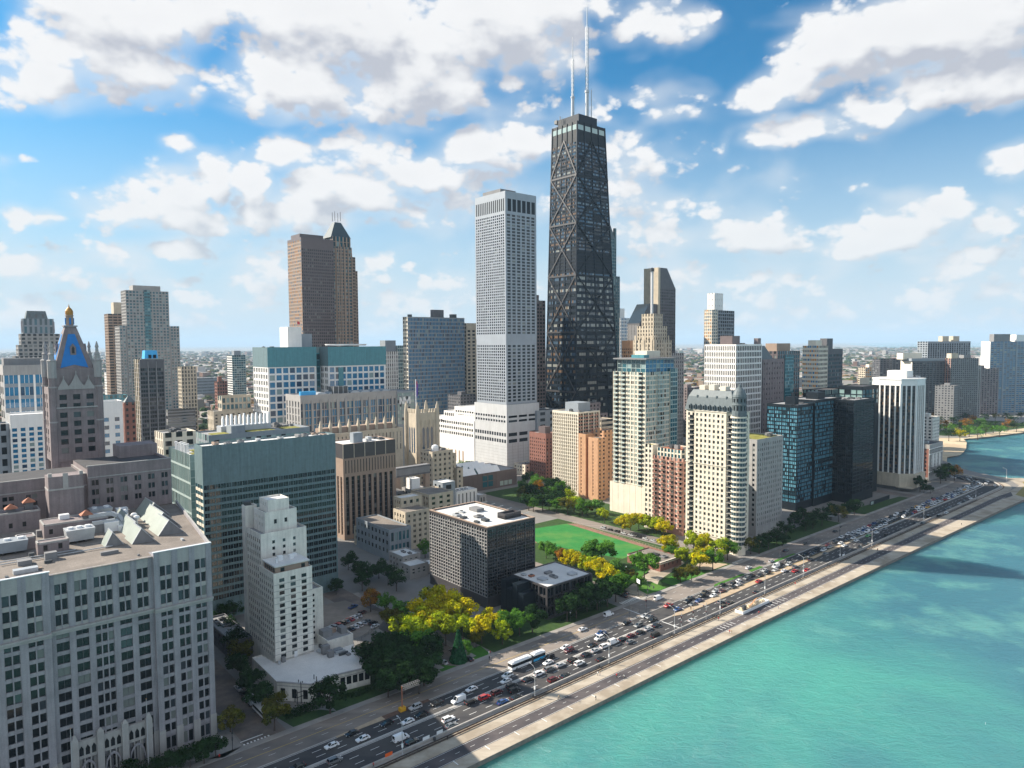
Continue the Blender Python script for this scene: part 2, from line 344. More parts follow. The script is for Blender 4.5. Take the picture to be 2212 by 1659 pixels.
class Bd:
    """a building: blocks with window fronts; x runs north along the lake side, y runs west"""
    def __init__(s, name, label, cat, X, Y, th=TH, group=None, seed=None):
        s.root = empty(name, (X, Y, 0), pi / 2 - th); tag(s.root, label, cat, group)
        s.ang = pi / 2 - th; s.o = Vector((X, Y, 0)); s.wall = MB(); s.win = []; s.rnd = random.Random(seed if seed is not None else int(X * 7 + Y * 13))
        s.far = False
    def world(s, p):
        c, q = cos(s.ang), sin(s.ang)
        return (s.o.x + p[0] * c - p[1] * q, s.o.y + p[0] * q + p[1] * c, p[2])
    def facade(s, p0, p1, z0, z1, fs, wm_, trim=0.0):
        dx, dy = p1[0] - p0[0], p1[1] - p0[1]; L = hypot(dx, dy); ux, uy = dx / L, dy / L; nx, ny = uy, -ux
        d = fs['d'] if fs else .4
        if trim: L -= trim
        mb = s.wall
        def slab(u0, u1, za, zb_, drop, m):
            if u1 - u0 < .01 or zb_ - za < .01: return
            P = lambda u, k, z: (p0[0] + ux * u - nx * k, p0[1] + uy * u - ny * k, z)
            a, b = drop, d
            mb.face([P(u0, a, za), P(u1, a, za), P(u1, a, zb_), P(u0, a, zb_)], m)
            mb.face([P(u0, a, zb_), P(u1, a, zb_), P(u1, b, zb_), P(u0, b, zb_)], m)
            mb.face([P(u0, b, za), P(u1, b, za), P(u1, a, za), P(u0, a, za)], m)
            mb.face([P(u0, b, za), P(u0, a, za), P(u0, a, zb_), P(u0, b, zb_)], m)
            mb.face([P(u1, a, za), P(u1, b, za), P(u1, b, zb_), P(u1, a, zb_)], m)
            mb.face([P(u1, b, za), P(u0, b, za), P(u0, b, zb_), P(u1, b, zb_)], m)
        if not fs:
            slab(0, L, z0, z1, 0, wm_); return
        zA, zB = z0 + fs['zb'], z1 - fs['zt']; m0 = fs['mg']
        pm, sm = fs['pm'] or wm_, fs['sm'] or wm_
        slab(0, L, z0, zA, 0, wm_); slab(0, L, zB, z1, 0, wm_)
        if m0: slab(0, m0, zA, zB, 0, wm_); slab(L - m0, L, zA, zB, 0, wm_)
        nb, nf = fs['nb'], fs['nf']; bay = (L - 2 * m0) / nb; fl = (zB - zA) / nf
        pw = fs['pw'] * bay; sh = fs['sh'] * fl
        for i in range(nb + 1):
            c = m0 + i * bay; a, b = max(m0, c - pw / 2), min(L - m0, c + pw / 2)
            slab(a, b, zA, zB, 0, pm)
        for j in range(nf):
            slab(m0, L - m0, zA + j * fl, zA + j * fl + sh, fs['sd'], sm)
        sub = fs['sub']; open_w = bay - pw; sw = open_w / sub
        if sub > 1:
            for i in range(nb):
                for k in range(1, sub):
                    c = m0 + i * bay + pw / 2 + k * sw; w_ = fs['sp'] * sw
                    slab(c - w_ / 2, c + w_ / 2, zA, zB, d * .45, pm)
        ang = atan2(uy, ux)
        for j in range(nf):
            rowm = pick(fs['pal'], s.rnd) if s.rnd.random() < fs['row'] else None
            for i in range(nb):
                if (i, j) in fs['skip']:
                    c0 = m0 + i * bay; slab(c0 + pw / 2, c0 + bay - pw / 2, zA + j * fl + sh, zA + (j + 1) * fl, fs['sd'], sm); continue
                for k in range(sub):
                    u = m0 + i * bay + pw / 2 + (k + .5) * sw; z = zA + j * fl + sh + (fl - sh) / 2; q = d - .02
                    s.win.append(((p0[0] + ux * u - nx * q, p0[1] + uy * u - ny * q, z), ang, sw, fl - sh, rowm if rowm and s.rnd.random() < .8 else pick(fs['pal'], s.rnd)))
    def block(s, x0, x1, y0, y1, z0, z1, wall, e=None, so=None, no=None, roof=None, parapet=.9, roofname='roof'):
        """rectangular block; e: lake front (y=y0), so: south front (x=x0), no: north front"""
        D = max((f['d'] for f in (e, so, no) if f), default=.4)
        for f in (e, so, no):
            if f: f['d'] = D
        zr = z1 - parapet
        s.wall.prism([(x0 + D, y0 + D), (x1 - D, y0 + D), (x1 - D, y1 - D), (x0 + D, y1 - D)], z0, zr - .02, wall, cap=False)
        dflt = dict(FS(1, 1)); 
        def F(p0, p1, f):
            if f is None:
                f0 = FS(1, 1, d=D); f0['zb'] = z1 - z0
                s._blank(p0, p1, z0, z1, D, wall)
            else: s.facade(p0, p1, z0, z1, f, wall, trim=D)
        F((x0, y0), (x1, y0), e); F((x1, y0), (x1, y1), no); F((x1, y1), (x0, y1), None); F((x0, y1), (x0, y0), so)
        if roof is not None:
            r = MB(); r.face([(x0 + D, y0 + D, zr), (x1 - D, y0 + D, zr), (x1 - D, y1 - D, zr), (x0 + D, y1 - D, zr)], roof)
            return r.build(roofname, s.root)
    def _blank(s, p0, p1, z0, z1, D, m):
        s.facade(p0, p1, z0, z1, dict(FS(1, 1, d=D), zb=z1 - z0 - .02, zt=.01, nf=1), m, trim=D) if False else s._slab(p0, p1, z0, z1, D, m)
    def _slab(s, p0, p1, z0, z1, D, m):
        dx, dy = p1[0] - p0[0], p1[1] - p0[1]; L = hypot(dx, dy); ux, uy = dx / L, dy / L; nx, ny = uy, -ux; L -= D
        P = lambda u, k, z: (p0[0] + ux * u - nx * k, p0[1] + uy * u - ny * k, z)
        mb = s.wall
        for q in ([P(0, 0, z0), P(L, 0, z0), P(L, 0, z1), P(0, 0, z1)], [P(0, 0, z1), P(L, 0, z1), P(L, D, z1), P(0, D, z1)],
                  [P(L, D, z0), P(0, D, z0), P(0, D, z1), P(L, D, z1)], [P(0, D, z0), P(0, 0, z0), P(0, 0, z1), P(0, D, z1)], [P(L, 0, z0), P(L, D, z0), P(L, D, z1), P(L, 0, z1)]):
            mb.face(q, m)
    def part(s, name, label=None):
        """returns (MB, finish) for an extra part"""
        mb = MB(); return mb
    def add(s, name, mb, parent=None, label=None):
        o = mb.build(name, parent or s.root)
        if label: o['label'] = label
        return o
    def boxpart(s, name, x0, x1, y0, y1, z0, z1, m, parent=None):
        mb = MB(); mb.box(x0, x1, y0, y1, z0, z1, m); return s.add(name, mb, parent)
    def roofkit(s, x0, x1, y0, y1, z, n=4, hmax=3.0, mats=('metal', 'mid_grey', 'dark_metal')):
        R = s.rnd; placed = []
        for i in range(n * 6):
            if len(placed) >= n: break
            w, l, h = R.uniform(1.5, 5), R.uniform(1.5, 5), R.uniform(.8, hmax)
            if x1 - x0 < w + 1.2 or y1 - y0 < l + 1.2: continue
            x, y = R.uniform(x0 + .6, x1 - w - .6), R.uniform(y0 + .6, y1 - l - .6)
            if any(x < a[1] + .5 and x + w > a[0] - .5 and y < a[3] + .5 and y + l > a[2] - .5 for a in placed): continue
            placed.append((x, x + w, y, y + l)); m = W[R.choice(mats)]
            mb = MB(); mb.box(x, x + w, y, y + l, z + .3, z + h, m)
            for fx in (x + .2, x + w - .5):
                mb.box(fx, fx + .3, y + .1, y + l - .1, z, z + .3, W['dark_metal'])
            if R.random() < .6: mb.lathe([(min(w, l) * .33, z + h), (min(w, l) * .33, z + h + .35), (min(w, l) * .25, z + h + .36)], 10, W['dark_metal'], x + w / 2, y + l / 2)
            s.add('roof_unit', mb)
    def finish(s, wallname='wall', indiv=True, minpx=1.25):
        s.wall.build(wallname, s.root)
        if not s.win: return s.root
        items = []
        for i, (p, a, w_, h_, m) in enumerate(s.win):
            q = proj(s.world(p)); k = 1024 / 2212 * FOC / q[2]
            vis = -20 < q[0] < 2232 and -20 < q[1] < 1680
            items.append((not vis, q[2], i, w_ * k, h_ * k))
        items.sort(); chosen = set()
        if indiv:
            for (nv, dist, i, wp, hp) in items[:100]:
                if not nv and hp >= minpx and wp >= minpx * .55: chosen.add(i)
        if len(s.win) - len(chosen) < 6: chosen = set(range(len(s.win)))
        mb = MB()
        for i, (p, a, w_, h_, m) in enumerate(s.win):
            if i in chosen:
                o = bpy.data.objects.new('window', unit_quad(m)); COL.objects.link(o); o.parent = s.root
                o.location = p; o.rotation_euler = (0, 0, a); o.scale = (w_, 1, h_)
            else:
                c, q = cos(a) * w_ / 2, sin(a) * w_ / 2; h2 = h_ / 2
                mb.face([(p[0] - c, p[1] - q, p[2] - h2), (p[0] + c, p[1] + q, p[2] - h2), (p[0] + c, p[1] + q, p[2] + h2), (p[0] - c, p[1] - q, p[2] + h2)], m)
        if mb.f: tag(mb.build('window', s.root), kind='stuff')
        return s.root
def rect(x0, x1, y0, y1): return [(x0, y0), (x1, y0), (x1, y1), (x0, y1)]
def tower(name, label, cat, X, Y, LN, LW, h, wall, e=None, so=None, roof='grey_roof', th=TH, kit=3, pent=None, indiv=True, parapet=.9):
    b = Bd(name, label, cat, X, Y, th)
    b.block(0, LN, 0, LW, 0, h, W[wall], e, so, None, W[roof], parapet)
    z = h - parapet; x0, x1, y0, y1 = .5, LN - .5, .5, LW - .5
    if pent:
        a0, a1, b0, b1, ph, pm = pent
        mb = MB(); mb.box(a0 * LN, a1 * LN, b0 * LW, b1 * LW, z, z + ph, W[pm]); b.add('penthouse', mb)
        b.roofkit(x0, a0 * LN, y0, y1, z, kit); 
    elif kit: b.roofkit(x0, x1, y0, y1, z, kit)
    b.finish(indiv=indiv); return b

# ------------------------------------------------------------------ ground, water, roads
def node_mat(name, fn, rough=.9, spec=.2):
    m = bpy.data.materials.new(name); m.use_nodes = True; T = NT(m.node_tree); b = T.n['Principled BSDF']
    b.inputs['Roughness'].default_value = rough; b.inputs['Specular IOR Level'].default_value = spec
    fn(T, b, T.new('ShaderNodeTexCoord').outputs['Object']); return m
def _ground(T, b, P):
    n1 = T.noise(P, .004, 6, .65); n2 = T.noise(P, .02, 4, .6); n3 = T.noise(P, .12, 4, .6)
    vor = T.new('ShaderNodeTexVoronoi'); vor.inputs['Scale'].default_value = .022; T.l.new(P, vor.inputs['Vector'])
    green = T.mix(n2, (.022, .036, .02), (.06, .07, .035))
    grey = T.mix(n3, (.10, .10, .10), (.24, .23, .22))
    far = T.mix(T.mr(T.m('ADD', n1, T.m('MULTIPLY', n2, .5)), .62, .86), green, grey)
    far = T.mix(T.mr(vor.outputs['Distance'], .0, 14, .5, 0), far, (.40, .38, .36))
    y = T.new('ShaderNodeSeparateXYZ'); T.l.new(P, y.inputs[0])
    near = T.mix(n3, (.15, .145, .14), (.25, .235, .22))
    c = T.mix(T.mr(y.outputs[1], 700, 1100), near, far)
    T.l.new(c, b.inputs['Base Color'])
def simple(c0, c1, sc=.3, c2=None, sc2=.02, stretch=None):
    def f(T, b, P):
        if stretch: 
            mp = T.new('ShaderNodeMapping'); T.l.new(P, mp.inputs[0]); mp.inputs['Rotation'].default_value = (0, 0, -(pi / 2 - TH)); mp.inputs['Scale'].default_value = stretch; Pv = mp.outputs[0]
        else: Pv = P
        c = T.mix(T.mr(T.noise(Pv, sc, 6, .65), .3, .7), c0, c1)
        if c2 is not None: c = T.mix(T.mr(T.noise(P, sc2, 4, .6), .45, .62), c, c2)
        T.l.new(c, b.inputs['Base Color'])
    return f
GM = {
 'ground': node_mat('city_ground', _ground),
 'asphalt': node_mat('asphalt_dark', simple((.038, .038, .042), (.066, .064, .066), .35, (.075, .072, .07), .05, (.06, 1, 1))),
 'drive': node_mat('asphalt_tan', simple((.18, .155, .137), (.265, .23, .20), .3, (.14, .128, .12), .03, (.05, 1, 1))),
 'street': node_mat('asphalt_old', simple((.15, .12, .105), (.22, .18, .155), .3, (.11, .10, .095), .06)),
 'path': node_mat('path_asphalt', simple((.075, .068, .07), (.115, .10, .10), .5, (.06, .055, .06), .06, (.08, 1, 1))),
 'concrete': node_mat('concrete_walk', simple((.34, .295, .235), (.45, .395, .32), .4, (.28, .235, .18), .08, (.25, 1, 1))),
 'sidewalk': node_mat('concrete_sidewalk', simple((.25, .235, .22), (.36, .34, .31), .4, (.22, .21, .2), .1)),
 'kerb': node_mat('concrete_kerb', simple((.30, .29, .27), (.40, .38, .36), .5)),
 'tanpave': node_mat('tan_paving', simple((.34, .255, .17), (.45, .36, .26), .5)),
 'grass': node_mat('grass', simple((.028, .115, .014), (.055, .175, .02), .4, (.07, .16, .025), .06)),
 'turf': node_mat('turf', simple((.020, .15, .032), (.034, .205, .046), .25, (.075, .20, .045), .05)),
 'darkgrass': node_mat('shaded_grass', simple((.02, .05, .014), (.045, .085, .02), .4)),  # darker copy of the grass, shade put into its colour
 'track': node_mat('track_red', simple((.19, .11, .08), (.26, .155, .11), .4)),
 'sand': node_mat('sand', simple((.50, .40, .27), (.62, .52, .37), .15, (.42, .33, .22), .02)),
 'lot': node_mat('lot_asphalt', simple((.22, .19, .165), (.30, .265, .23), .3, (.19, .17, .15), .05)),
 'brownsoil': node_mat('planting_soil', simple((.10, .06, .045), (.16, .10, .075), .6)),
 'mulch': node_mat('dry_lawn', simple((.20, .17, .06), (.30, .24, .08), .5)),
 'paint': node_mat('road_paint', simple((.62, .62, .60), (.78, .78, .76), 1.5)),
 'yellow_paint': node_mat('yellow_paint', simple((.55, .36, .05), (.65, .45, .08), 1.5)),
 'seawall': node_mat('seawall_stone', simple((.14, .13, .12), (.25, .23, .2), .5)),
}
def sheet(name, pts, z, m, kind='structure'):
    mb = MB(); mb.face([(x, y, z) for x, y in pts], GM[m])
    o = mb.build(name); o['kind'] = kind; return o
def csheet(name, st, z, m): return sheet(name, [CT(*p)[:2] for p in st], z, m)
def band(name, s0, s1, t0, t1, z, m): return csheet(name, [(s0, t0), (s0, t1), (s1, t1), (s1, t0)][::-1], z, m)

# land with its shoreline
SHORE = [(-260, -169.2), (300, -169.2), (480, -166.6), (665, -162.8), (725, -160.5), (765, -166), (792, -178), (796, -190), (788, -197), (790, -212), (803, -234), (820, -252), (852, -272), (880, -281), (905, -276), (930, -280), (966, -288), (1030, -307), (1058, -319), (1072, -314), (1082, -309), (1140, -296), (1200, -283), (1260, -272), (1330, -262)]
_sh = [CT(*p)[:2] for p in SHORE]
_far = [(2600, 3200), (5200, 9000), (14000, 30000), (60000, 110000), (-110000, 110000), (-110000, -3000), (-600, -3000)]
mb = MB(); mb.face([(x, y, 0) for x, y in _sh + _far], GM['ground'])
_all = _sh
for i in range(len(_sh) - 1):
    a, b = _sh[i], _sh[i + 1]; mb.face([(a[0], a[1], -4), (b[0], b[1], -4), (b[0], b[1], 0), (a[0], a[1], 0)], GM['seawall'])
_me = mb.mesh('ground'); _bm = bmesh.new(); _bm.from_mesh(_me)
bmesh.ops.triangulate(_bm, faces=[f for f in _bm.faces if len(f.verts) > 4], ngon_method='EAR_CLIP')
_bm.to_mesh(_me); _bm.free()
o = bpy.data.objects.new('ground', _me); COL.objects.link(o); o['kind'] = 'structure'

def _water(T, b, P):
    n1 = T.noise(P, .0065, 5, .55, .6); n2 = T.noise(P, .03, 4, .6)
    # lake-bed and cloud-shade patches of the shallow water: turquoise near the wall, bluer further out
    y = T.new('ShaderNodeSeparateXYZ'); T.l.new(P, y.inputs[0])
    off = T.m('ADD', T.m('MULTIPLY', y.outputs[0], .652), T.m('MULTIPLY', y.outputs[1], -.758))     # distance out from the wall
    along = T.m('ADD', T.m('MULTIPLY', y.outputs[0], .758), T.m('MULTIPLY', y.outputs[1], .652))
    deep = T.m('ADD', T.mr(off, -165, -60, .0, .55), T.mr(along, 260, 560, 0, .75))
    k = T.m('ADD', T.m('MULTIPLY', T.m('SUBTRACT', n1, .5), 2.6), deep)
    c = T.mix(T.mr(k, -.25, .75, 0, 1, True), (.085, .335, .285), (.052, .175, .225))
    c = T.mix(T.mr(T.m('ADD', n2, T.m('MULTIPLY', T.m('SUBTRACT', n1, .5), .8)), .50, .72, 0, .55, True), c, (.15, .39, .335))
    T.l.new(c, b.inputs['Base Color'])
    mp = T.new('ShaderNodeMapping'); T.l.new(P, mp.inputs[0]); mp.inputs['Rotation'].default_value = (0, 0, .5); mp.inputs['Scale'].default_value = (1, 1.9, 1)
    w1 = T.noise(mp.outputs[0], .16, 6, .68, .8); w2 = T.noise(mp.outputs[0], .9, 3, .6)
    bp = T.new('ShaderNodeBump'); bp.inputs['Strength'].default_value = .9; bp.inputs['Distance'].default_value = 2.0
    T.l.new(T.m('ADD', w1, T.m('MULTIPLY', w2, .25)), bp.inputs['Height']); T.l.new(bp.outputs[0], b.inputs['Normal'])
    b.inputs['IOR'].default_value = 1.33
    b.inputs['Subsurface Weight'].default_value = 1.0; b.inputs['Subsurface Radius'].default_value = (30, 45, 45); b.inputs['Subsurface Scale'].default_value = 1.0
GM['water'] = node_mat('lake_water', _water, .16, .5)
sheet('lake_water', [(-3000, -3000), (110000, -3000), (110000, 110000), (-3000, 110000)], -1.5, 'water')

# lake drive: straight along the city grid, then round the bend (outer walls keep their distance from the centre of the bend)
S0, S1 = -40.0, 722.0; TC = -237.0
def curve_pts(t, n=16, ang=pi * .56, tail=110.0):
    """points of the line at offset t: straight part then the bend to the left"""
    r = t - TC; pts = [(S0, t), (S1, t)]
    for i in range(1, n + 1):
        a = ang * i / n; pts.append((S1 + r * sin(a), TC + r * cos(a)))
    p = pts[-1]; pts.append((p[0] + tail * cos(ang), p[1] - tail * sin(ang))); return pts
def curve_band(name, ta, tb, z, m, h=0.0, s_from=None):
    A, B = curve_pts(ta), curve_pts(tb)
    if s_from is not None: A[0] = (s_from, ta); B[0] = (s_from, tb)
    mb = MB(); M = GM[m]
    for i in range(len(A) - 1):
        q = [CT(*A[i], z + h), CT(*B[i], z + h), CT(*B[i + 1], z + h), CT(*A[i + 1], z + h)]
        mb.face(q, M)
        if h:
            mb.face([CT(*B[i], z), CT(*B[i + 1], z), q[2], q[1]], M); mb.face([CT(*A[i + 1], z), CT(*A[i], z), q[0], q[3]], M)
    o = mb.build(name); o['kind'] = 'structure'; return o
curve_band('inner_drive_road', -223.9, -211.35, .010, 'drive')
curve_band('southbound_road', -211.35, -201.9, .008, 'asphalt')
curve_band('northbound_road', -200.9, -189.5, .008, 'asphalt')
curve_band('median_kerb', -201.9, -200.9, .0, 'kerb', .15)
curve_band('drive_kerb', -211.75, -211.35, .012, 'kerb', .15)
curve_band('lake_walk', -189.0, -180.6, .0, 'concrete', .12)
band('cycle_path', S0, 676, -180.6, -174.5, .03, 'path')
csheet('cycle_path', [(676, -180.6), (676, -174.5), (700, -172.5), (716, -178)], .034, 'path')
band('lake_promenade', S0, 300, -174.5, -169.2, .10, 'concrete')
csheet('lake_promenade', [(300, -174.5), (300, -169.2), (480, -166.6), (665, -162.8), (690, -161.9), (690, -172.5), (676, -174.5)], .10, 'concrete')
csheet('point_paving', [(676, -180.6), (716, -178), (700, -172.5), (690, -172.5), (690, -161.9), (725, -160.7), (765, -166.2), (791.7, -178), (795.5, -190), (787.5, -197), (789.5, -212), (781, -206), (770, -190), (752, -181), (735, -180)], .02, 'concrete')
csheet('point_lawn', [(700, -164.5), (724, -163), (760, -169), (780, -180), (775, -184), (757, -178), (735, -175.5), (705, -172)], .05, 'mulch')
curve_band('cobble_kerb', -188.9, -187.6, .121, 'sidewalk')
curve_band('planting_strip', -186.9, -185.9, .122, 'brownsoil')
curve_band('west_sidewalk', -226.6, -223.9, .0, 'sidewalk', .14)
csheet('median_island', [(272, -201.0), (278, -199.0), (300, -198.6), (340, -198.9), (400, -199.3), (470, -200.7), (470, -201.9), (400, -202.1), (290, -202.6), (276, -202.4)], .17, 'tanpave')
csheet('drive_island', [(104, -210.7), (122, -210.2), (122, -212.9), (104, -211.7)], .165, 'tanpave')
csheet('drive_island', [(122, -210.2), (141, -210.6), (141, -212.3), (122, -212.9)], .165, 'brownsoil')
csheet('drive_island', [(322, -211.2), (352, -211.0), (352, -212.9), (326, -213.2)], .165, 'grass')
csheet('drive_island', [(359, -211.2), (372, -211.2), (372, -213.6), (360, -213.4)], .165, 'grass')
csheet('drive_island', [(384, -211.3), (410, -211.3), (410, -213.0), (386, -213.6)], .165, 'grass')

# side streets and plots on the city side
band('side_street', 79.5, 93.5, -420, -223.9, .012, 'street')
csheet('corner_sidewalk', [(62, -229.5), (72, -224.1), (78.5, -226.5), (79, -240), (62, -240)], .14, 'sidewalk')
band('side_street', 160.5, 173.5, -420, -226.6, .012, 'street')
band('side_street', 266, 281, -560, -223.9, .012, 'drive')
band('side_street', 365, 377, -620, -223.9, .012, 'drive')
band('side_street', 630, 644, -420, -223.9, .012, 'street')
csheet('parking_lot', [(140, -300), (144, -279), (158, -279), (172, -293), (166, -324), (150, -326)], .016, 'lot')
csheet('sidewalk', [(173.5, -330), (173.5, -229), (176.5, -229), (176.5, -330)], .10, 'sidewalk')
csheet('sidewalk', [(157.6, -281), (157.6, -229), (160.3, -229), (160.3, -281)], .10, 'sidewalk')
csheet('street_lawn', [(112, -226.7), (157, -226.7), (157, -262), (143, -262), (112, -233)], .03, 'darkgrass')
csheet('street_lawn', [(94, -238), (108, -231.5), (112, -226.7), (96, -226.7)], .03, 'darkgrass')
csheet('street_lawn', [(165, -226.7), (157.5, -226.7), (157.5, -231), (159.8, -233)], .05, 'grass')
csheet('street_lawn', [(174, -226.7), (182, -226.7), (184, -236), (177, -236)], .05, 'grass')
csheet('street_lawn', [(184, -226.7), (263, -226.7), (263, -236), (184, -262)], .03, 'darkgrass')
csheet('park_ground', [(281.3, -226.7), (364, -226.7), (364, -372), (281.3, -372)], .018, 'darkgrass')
csheet('sports_turf', [(322, -365), (358, -357), (352.5, -283), (346, -277), (324, -276), (309, -335)], .034, 'turf')
csheet('running_track', [(364, -352), (358.2, -357), (352.7, -283), (350, -268), (356, -268)], .030, 'track')
csheet('running_track', [(322, -365), (300, -352), (298, -340), (309, -335)], .03, 'track')
csheet('park_path', [(281.5, -227), (292, -227), (309, -237), (345, -246), (352, -262), (338, -258), (303, -246), (281.5, -239)], .05, 'concrete')
csheet('park_lawn', [(287, -227.5), (302, -227), (304, -239), (296, -241), (289, -235)], .07, 'grass')
csheet('park_lawn', [(308, -226.9), (340, -226.9), (336, -234), (318, -237), (308, -235)], .07, 'grass')
csheet('park_lawn', [(292, -244), (316, -249), (318, -262), (296, -258)], .05, 'grass')
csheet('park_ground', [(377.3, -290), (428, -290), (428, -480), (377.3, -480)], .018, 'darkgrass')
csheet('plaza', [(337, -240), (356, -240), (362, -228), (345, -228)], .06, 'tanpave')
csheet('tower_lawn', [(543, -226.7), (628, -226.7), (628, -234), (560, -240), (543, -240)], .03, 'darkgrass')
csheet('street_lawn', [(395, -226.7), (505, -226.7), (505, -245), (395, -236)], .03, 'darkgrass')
csheet('beach', [(846, -269), (880, -279.5), (905, -274.8), (930, -278.8), (966, -286.8), (1030, -305.5), (1058, -317.5), (1072, -312.8), (1046, -345), (980, -345), (905, -330)], .05, 'sand')
csheet('beach', [(1072, -312.8), (1082, -307.8), (1140, -294.8), (1200, -281.8), (1260, -270.8), (1330, -260.8), (1330, -285), (1240, -298), (1120, -318), (1090, -330)], .05, 'sand')
csheet('shore_park', [(1075, -345), (1100, -331), (1240, -300), (1330, -287), (1330, -420), (1075, -400)], .04, 'darkgrass')
csheet('shore_road', [(1075, -380), (1330, -320), (1330, -338), (1075, -398)], .05, 'asphalt')

# painted lines
PL = {'lane_marking': MB(), 'edge_line': MB(), 'path_marking': MB(), 'crosswalk_marking': MB()}
def cbar(mb, s0, s1, t0, t1, z, m='paint'):
    mb.face([CT(s0, t0, z), CT(s0, t1, z), CT(s1, t1, z), CT(s1, t0, z)][::-1], GM[m])
for t in (-208.2, -205.1, -197.2, -193.6):
    s = 20.0
    while s < 700:
        if not (262 < s < 284 and t < -200): cbar(PL['lane_marking'], s, s + 3.2, t - .09, t + .09, .016)
        s += 7.4
for t in (-220.4, -215.9):
    s = 20.0
    while s < 700:
        cbar(PL['lane_marking'], s, s + 2.4, t - .06, t + .06, .018); s += 9
for t in (-202.2, -200.6, -189.9, -210.95): cbar(PL['edge_line'], 20, 262, t - .08, t + .08, .016); cbar(PL['edge_line'], 292, 700, t - .08, t + .08, .016)
cbar(PL['edge_line'], 20, 262, -218.25, -218.1, .018, 'yellow_paint')
cbar(PL['edge_line'], 292, 700, -202.75, -202.6, .016, 'yellow_paint')
for t in (-180.2, -177.55, -174.9): 
    if t == -177.55:
        s = 20.0
        while s < 690: cbar(PL['path_marking'], s, s + 1.8, t - .06, t + .06, .04); s += 6
    else: cbar(PL['path_marking'], 20, 690, t - .06, t + .06, .04)
s = 100.0
while s < 680: cbar(PL['path_marking'], s - .15, s + .15, -174.9, -172.2, .11); s += 12.6
for i in range(6): cbar(PL['path_marking'], 318 + i * 3.2, 318.35 + i * 3.2, -179.3, -176.2, .042)
for i in range(5): cbar(PL['path_marking'], 276 + i * 2.6, 276.35 + i * 2.6, -179.3, -176.2, .042)
for i in range(8): cbar(PL['crosswalk_marking'], 79.2 + i * 1.15, 79.75 + i * 1.15, -227.6, -224.6, .02)
cbar(PL['crosswalk_marking'], 79, 86.5, -229.6, -229.15, .02)
for i in range(9): cbar(PL['crosswalk_marking'], 160.9 + i * 1.4, 161.6 + i * 1.4, -226.4, -224.2, .02)
for i in range(9): cbar(PL['crosswalk_marking'], 267 + i * 1.55, 267.8 + i * 1.55, -229.5, -226.5, .02)
for i in range(7): cbar(PL['crosswalk_marking'], 366 + i * 1.6, 366.8 + i * 1.6, -228, -225, .02)
cbar(PL['crosswalk_marking'], 263.5, 264, -200.6, -190, .018); cbar(PL['crosswalk_marking'], 263, 263.5, -223.6, -211.7, .02); cbar(PL['crosswalk_marking'], 284, 284.5, -211, -203, .018)
for k, mb in PL.items(): tag(mb.build(k), kind='structure')

# ------------------------------------------------------------------ buildings close to the lake drive
def P_(x, y, z): return (x, y, z)
def hips(mb, x0, x1, y0, y1, z0, z1, m, inset=None):
    i = inset if inset is not None else min(x1 - x0, y1 - y0) / 2 - .02
    mb.frustum(rect(x0, x1, y0, y1), z0, rect(x0 + i, x1 - i, y0 + i, y1 - i), z1, m)

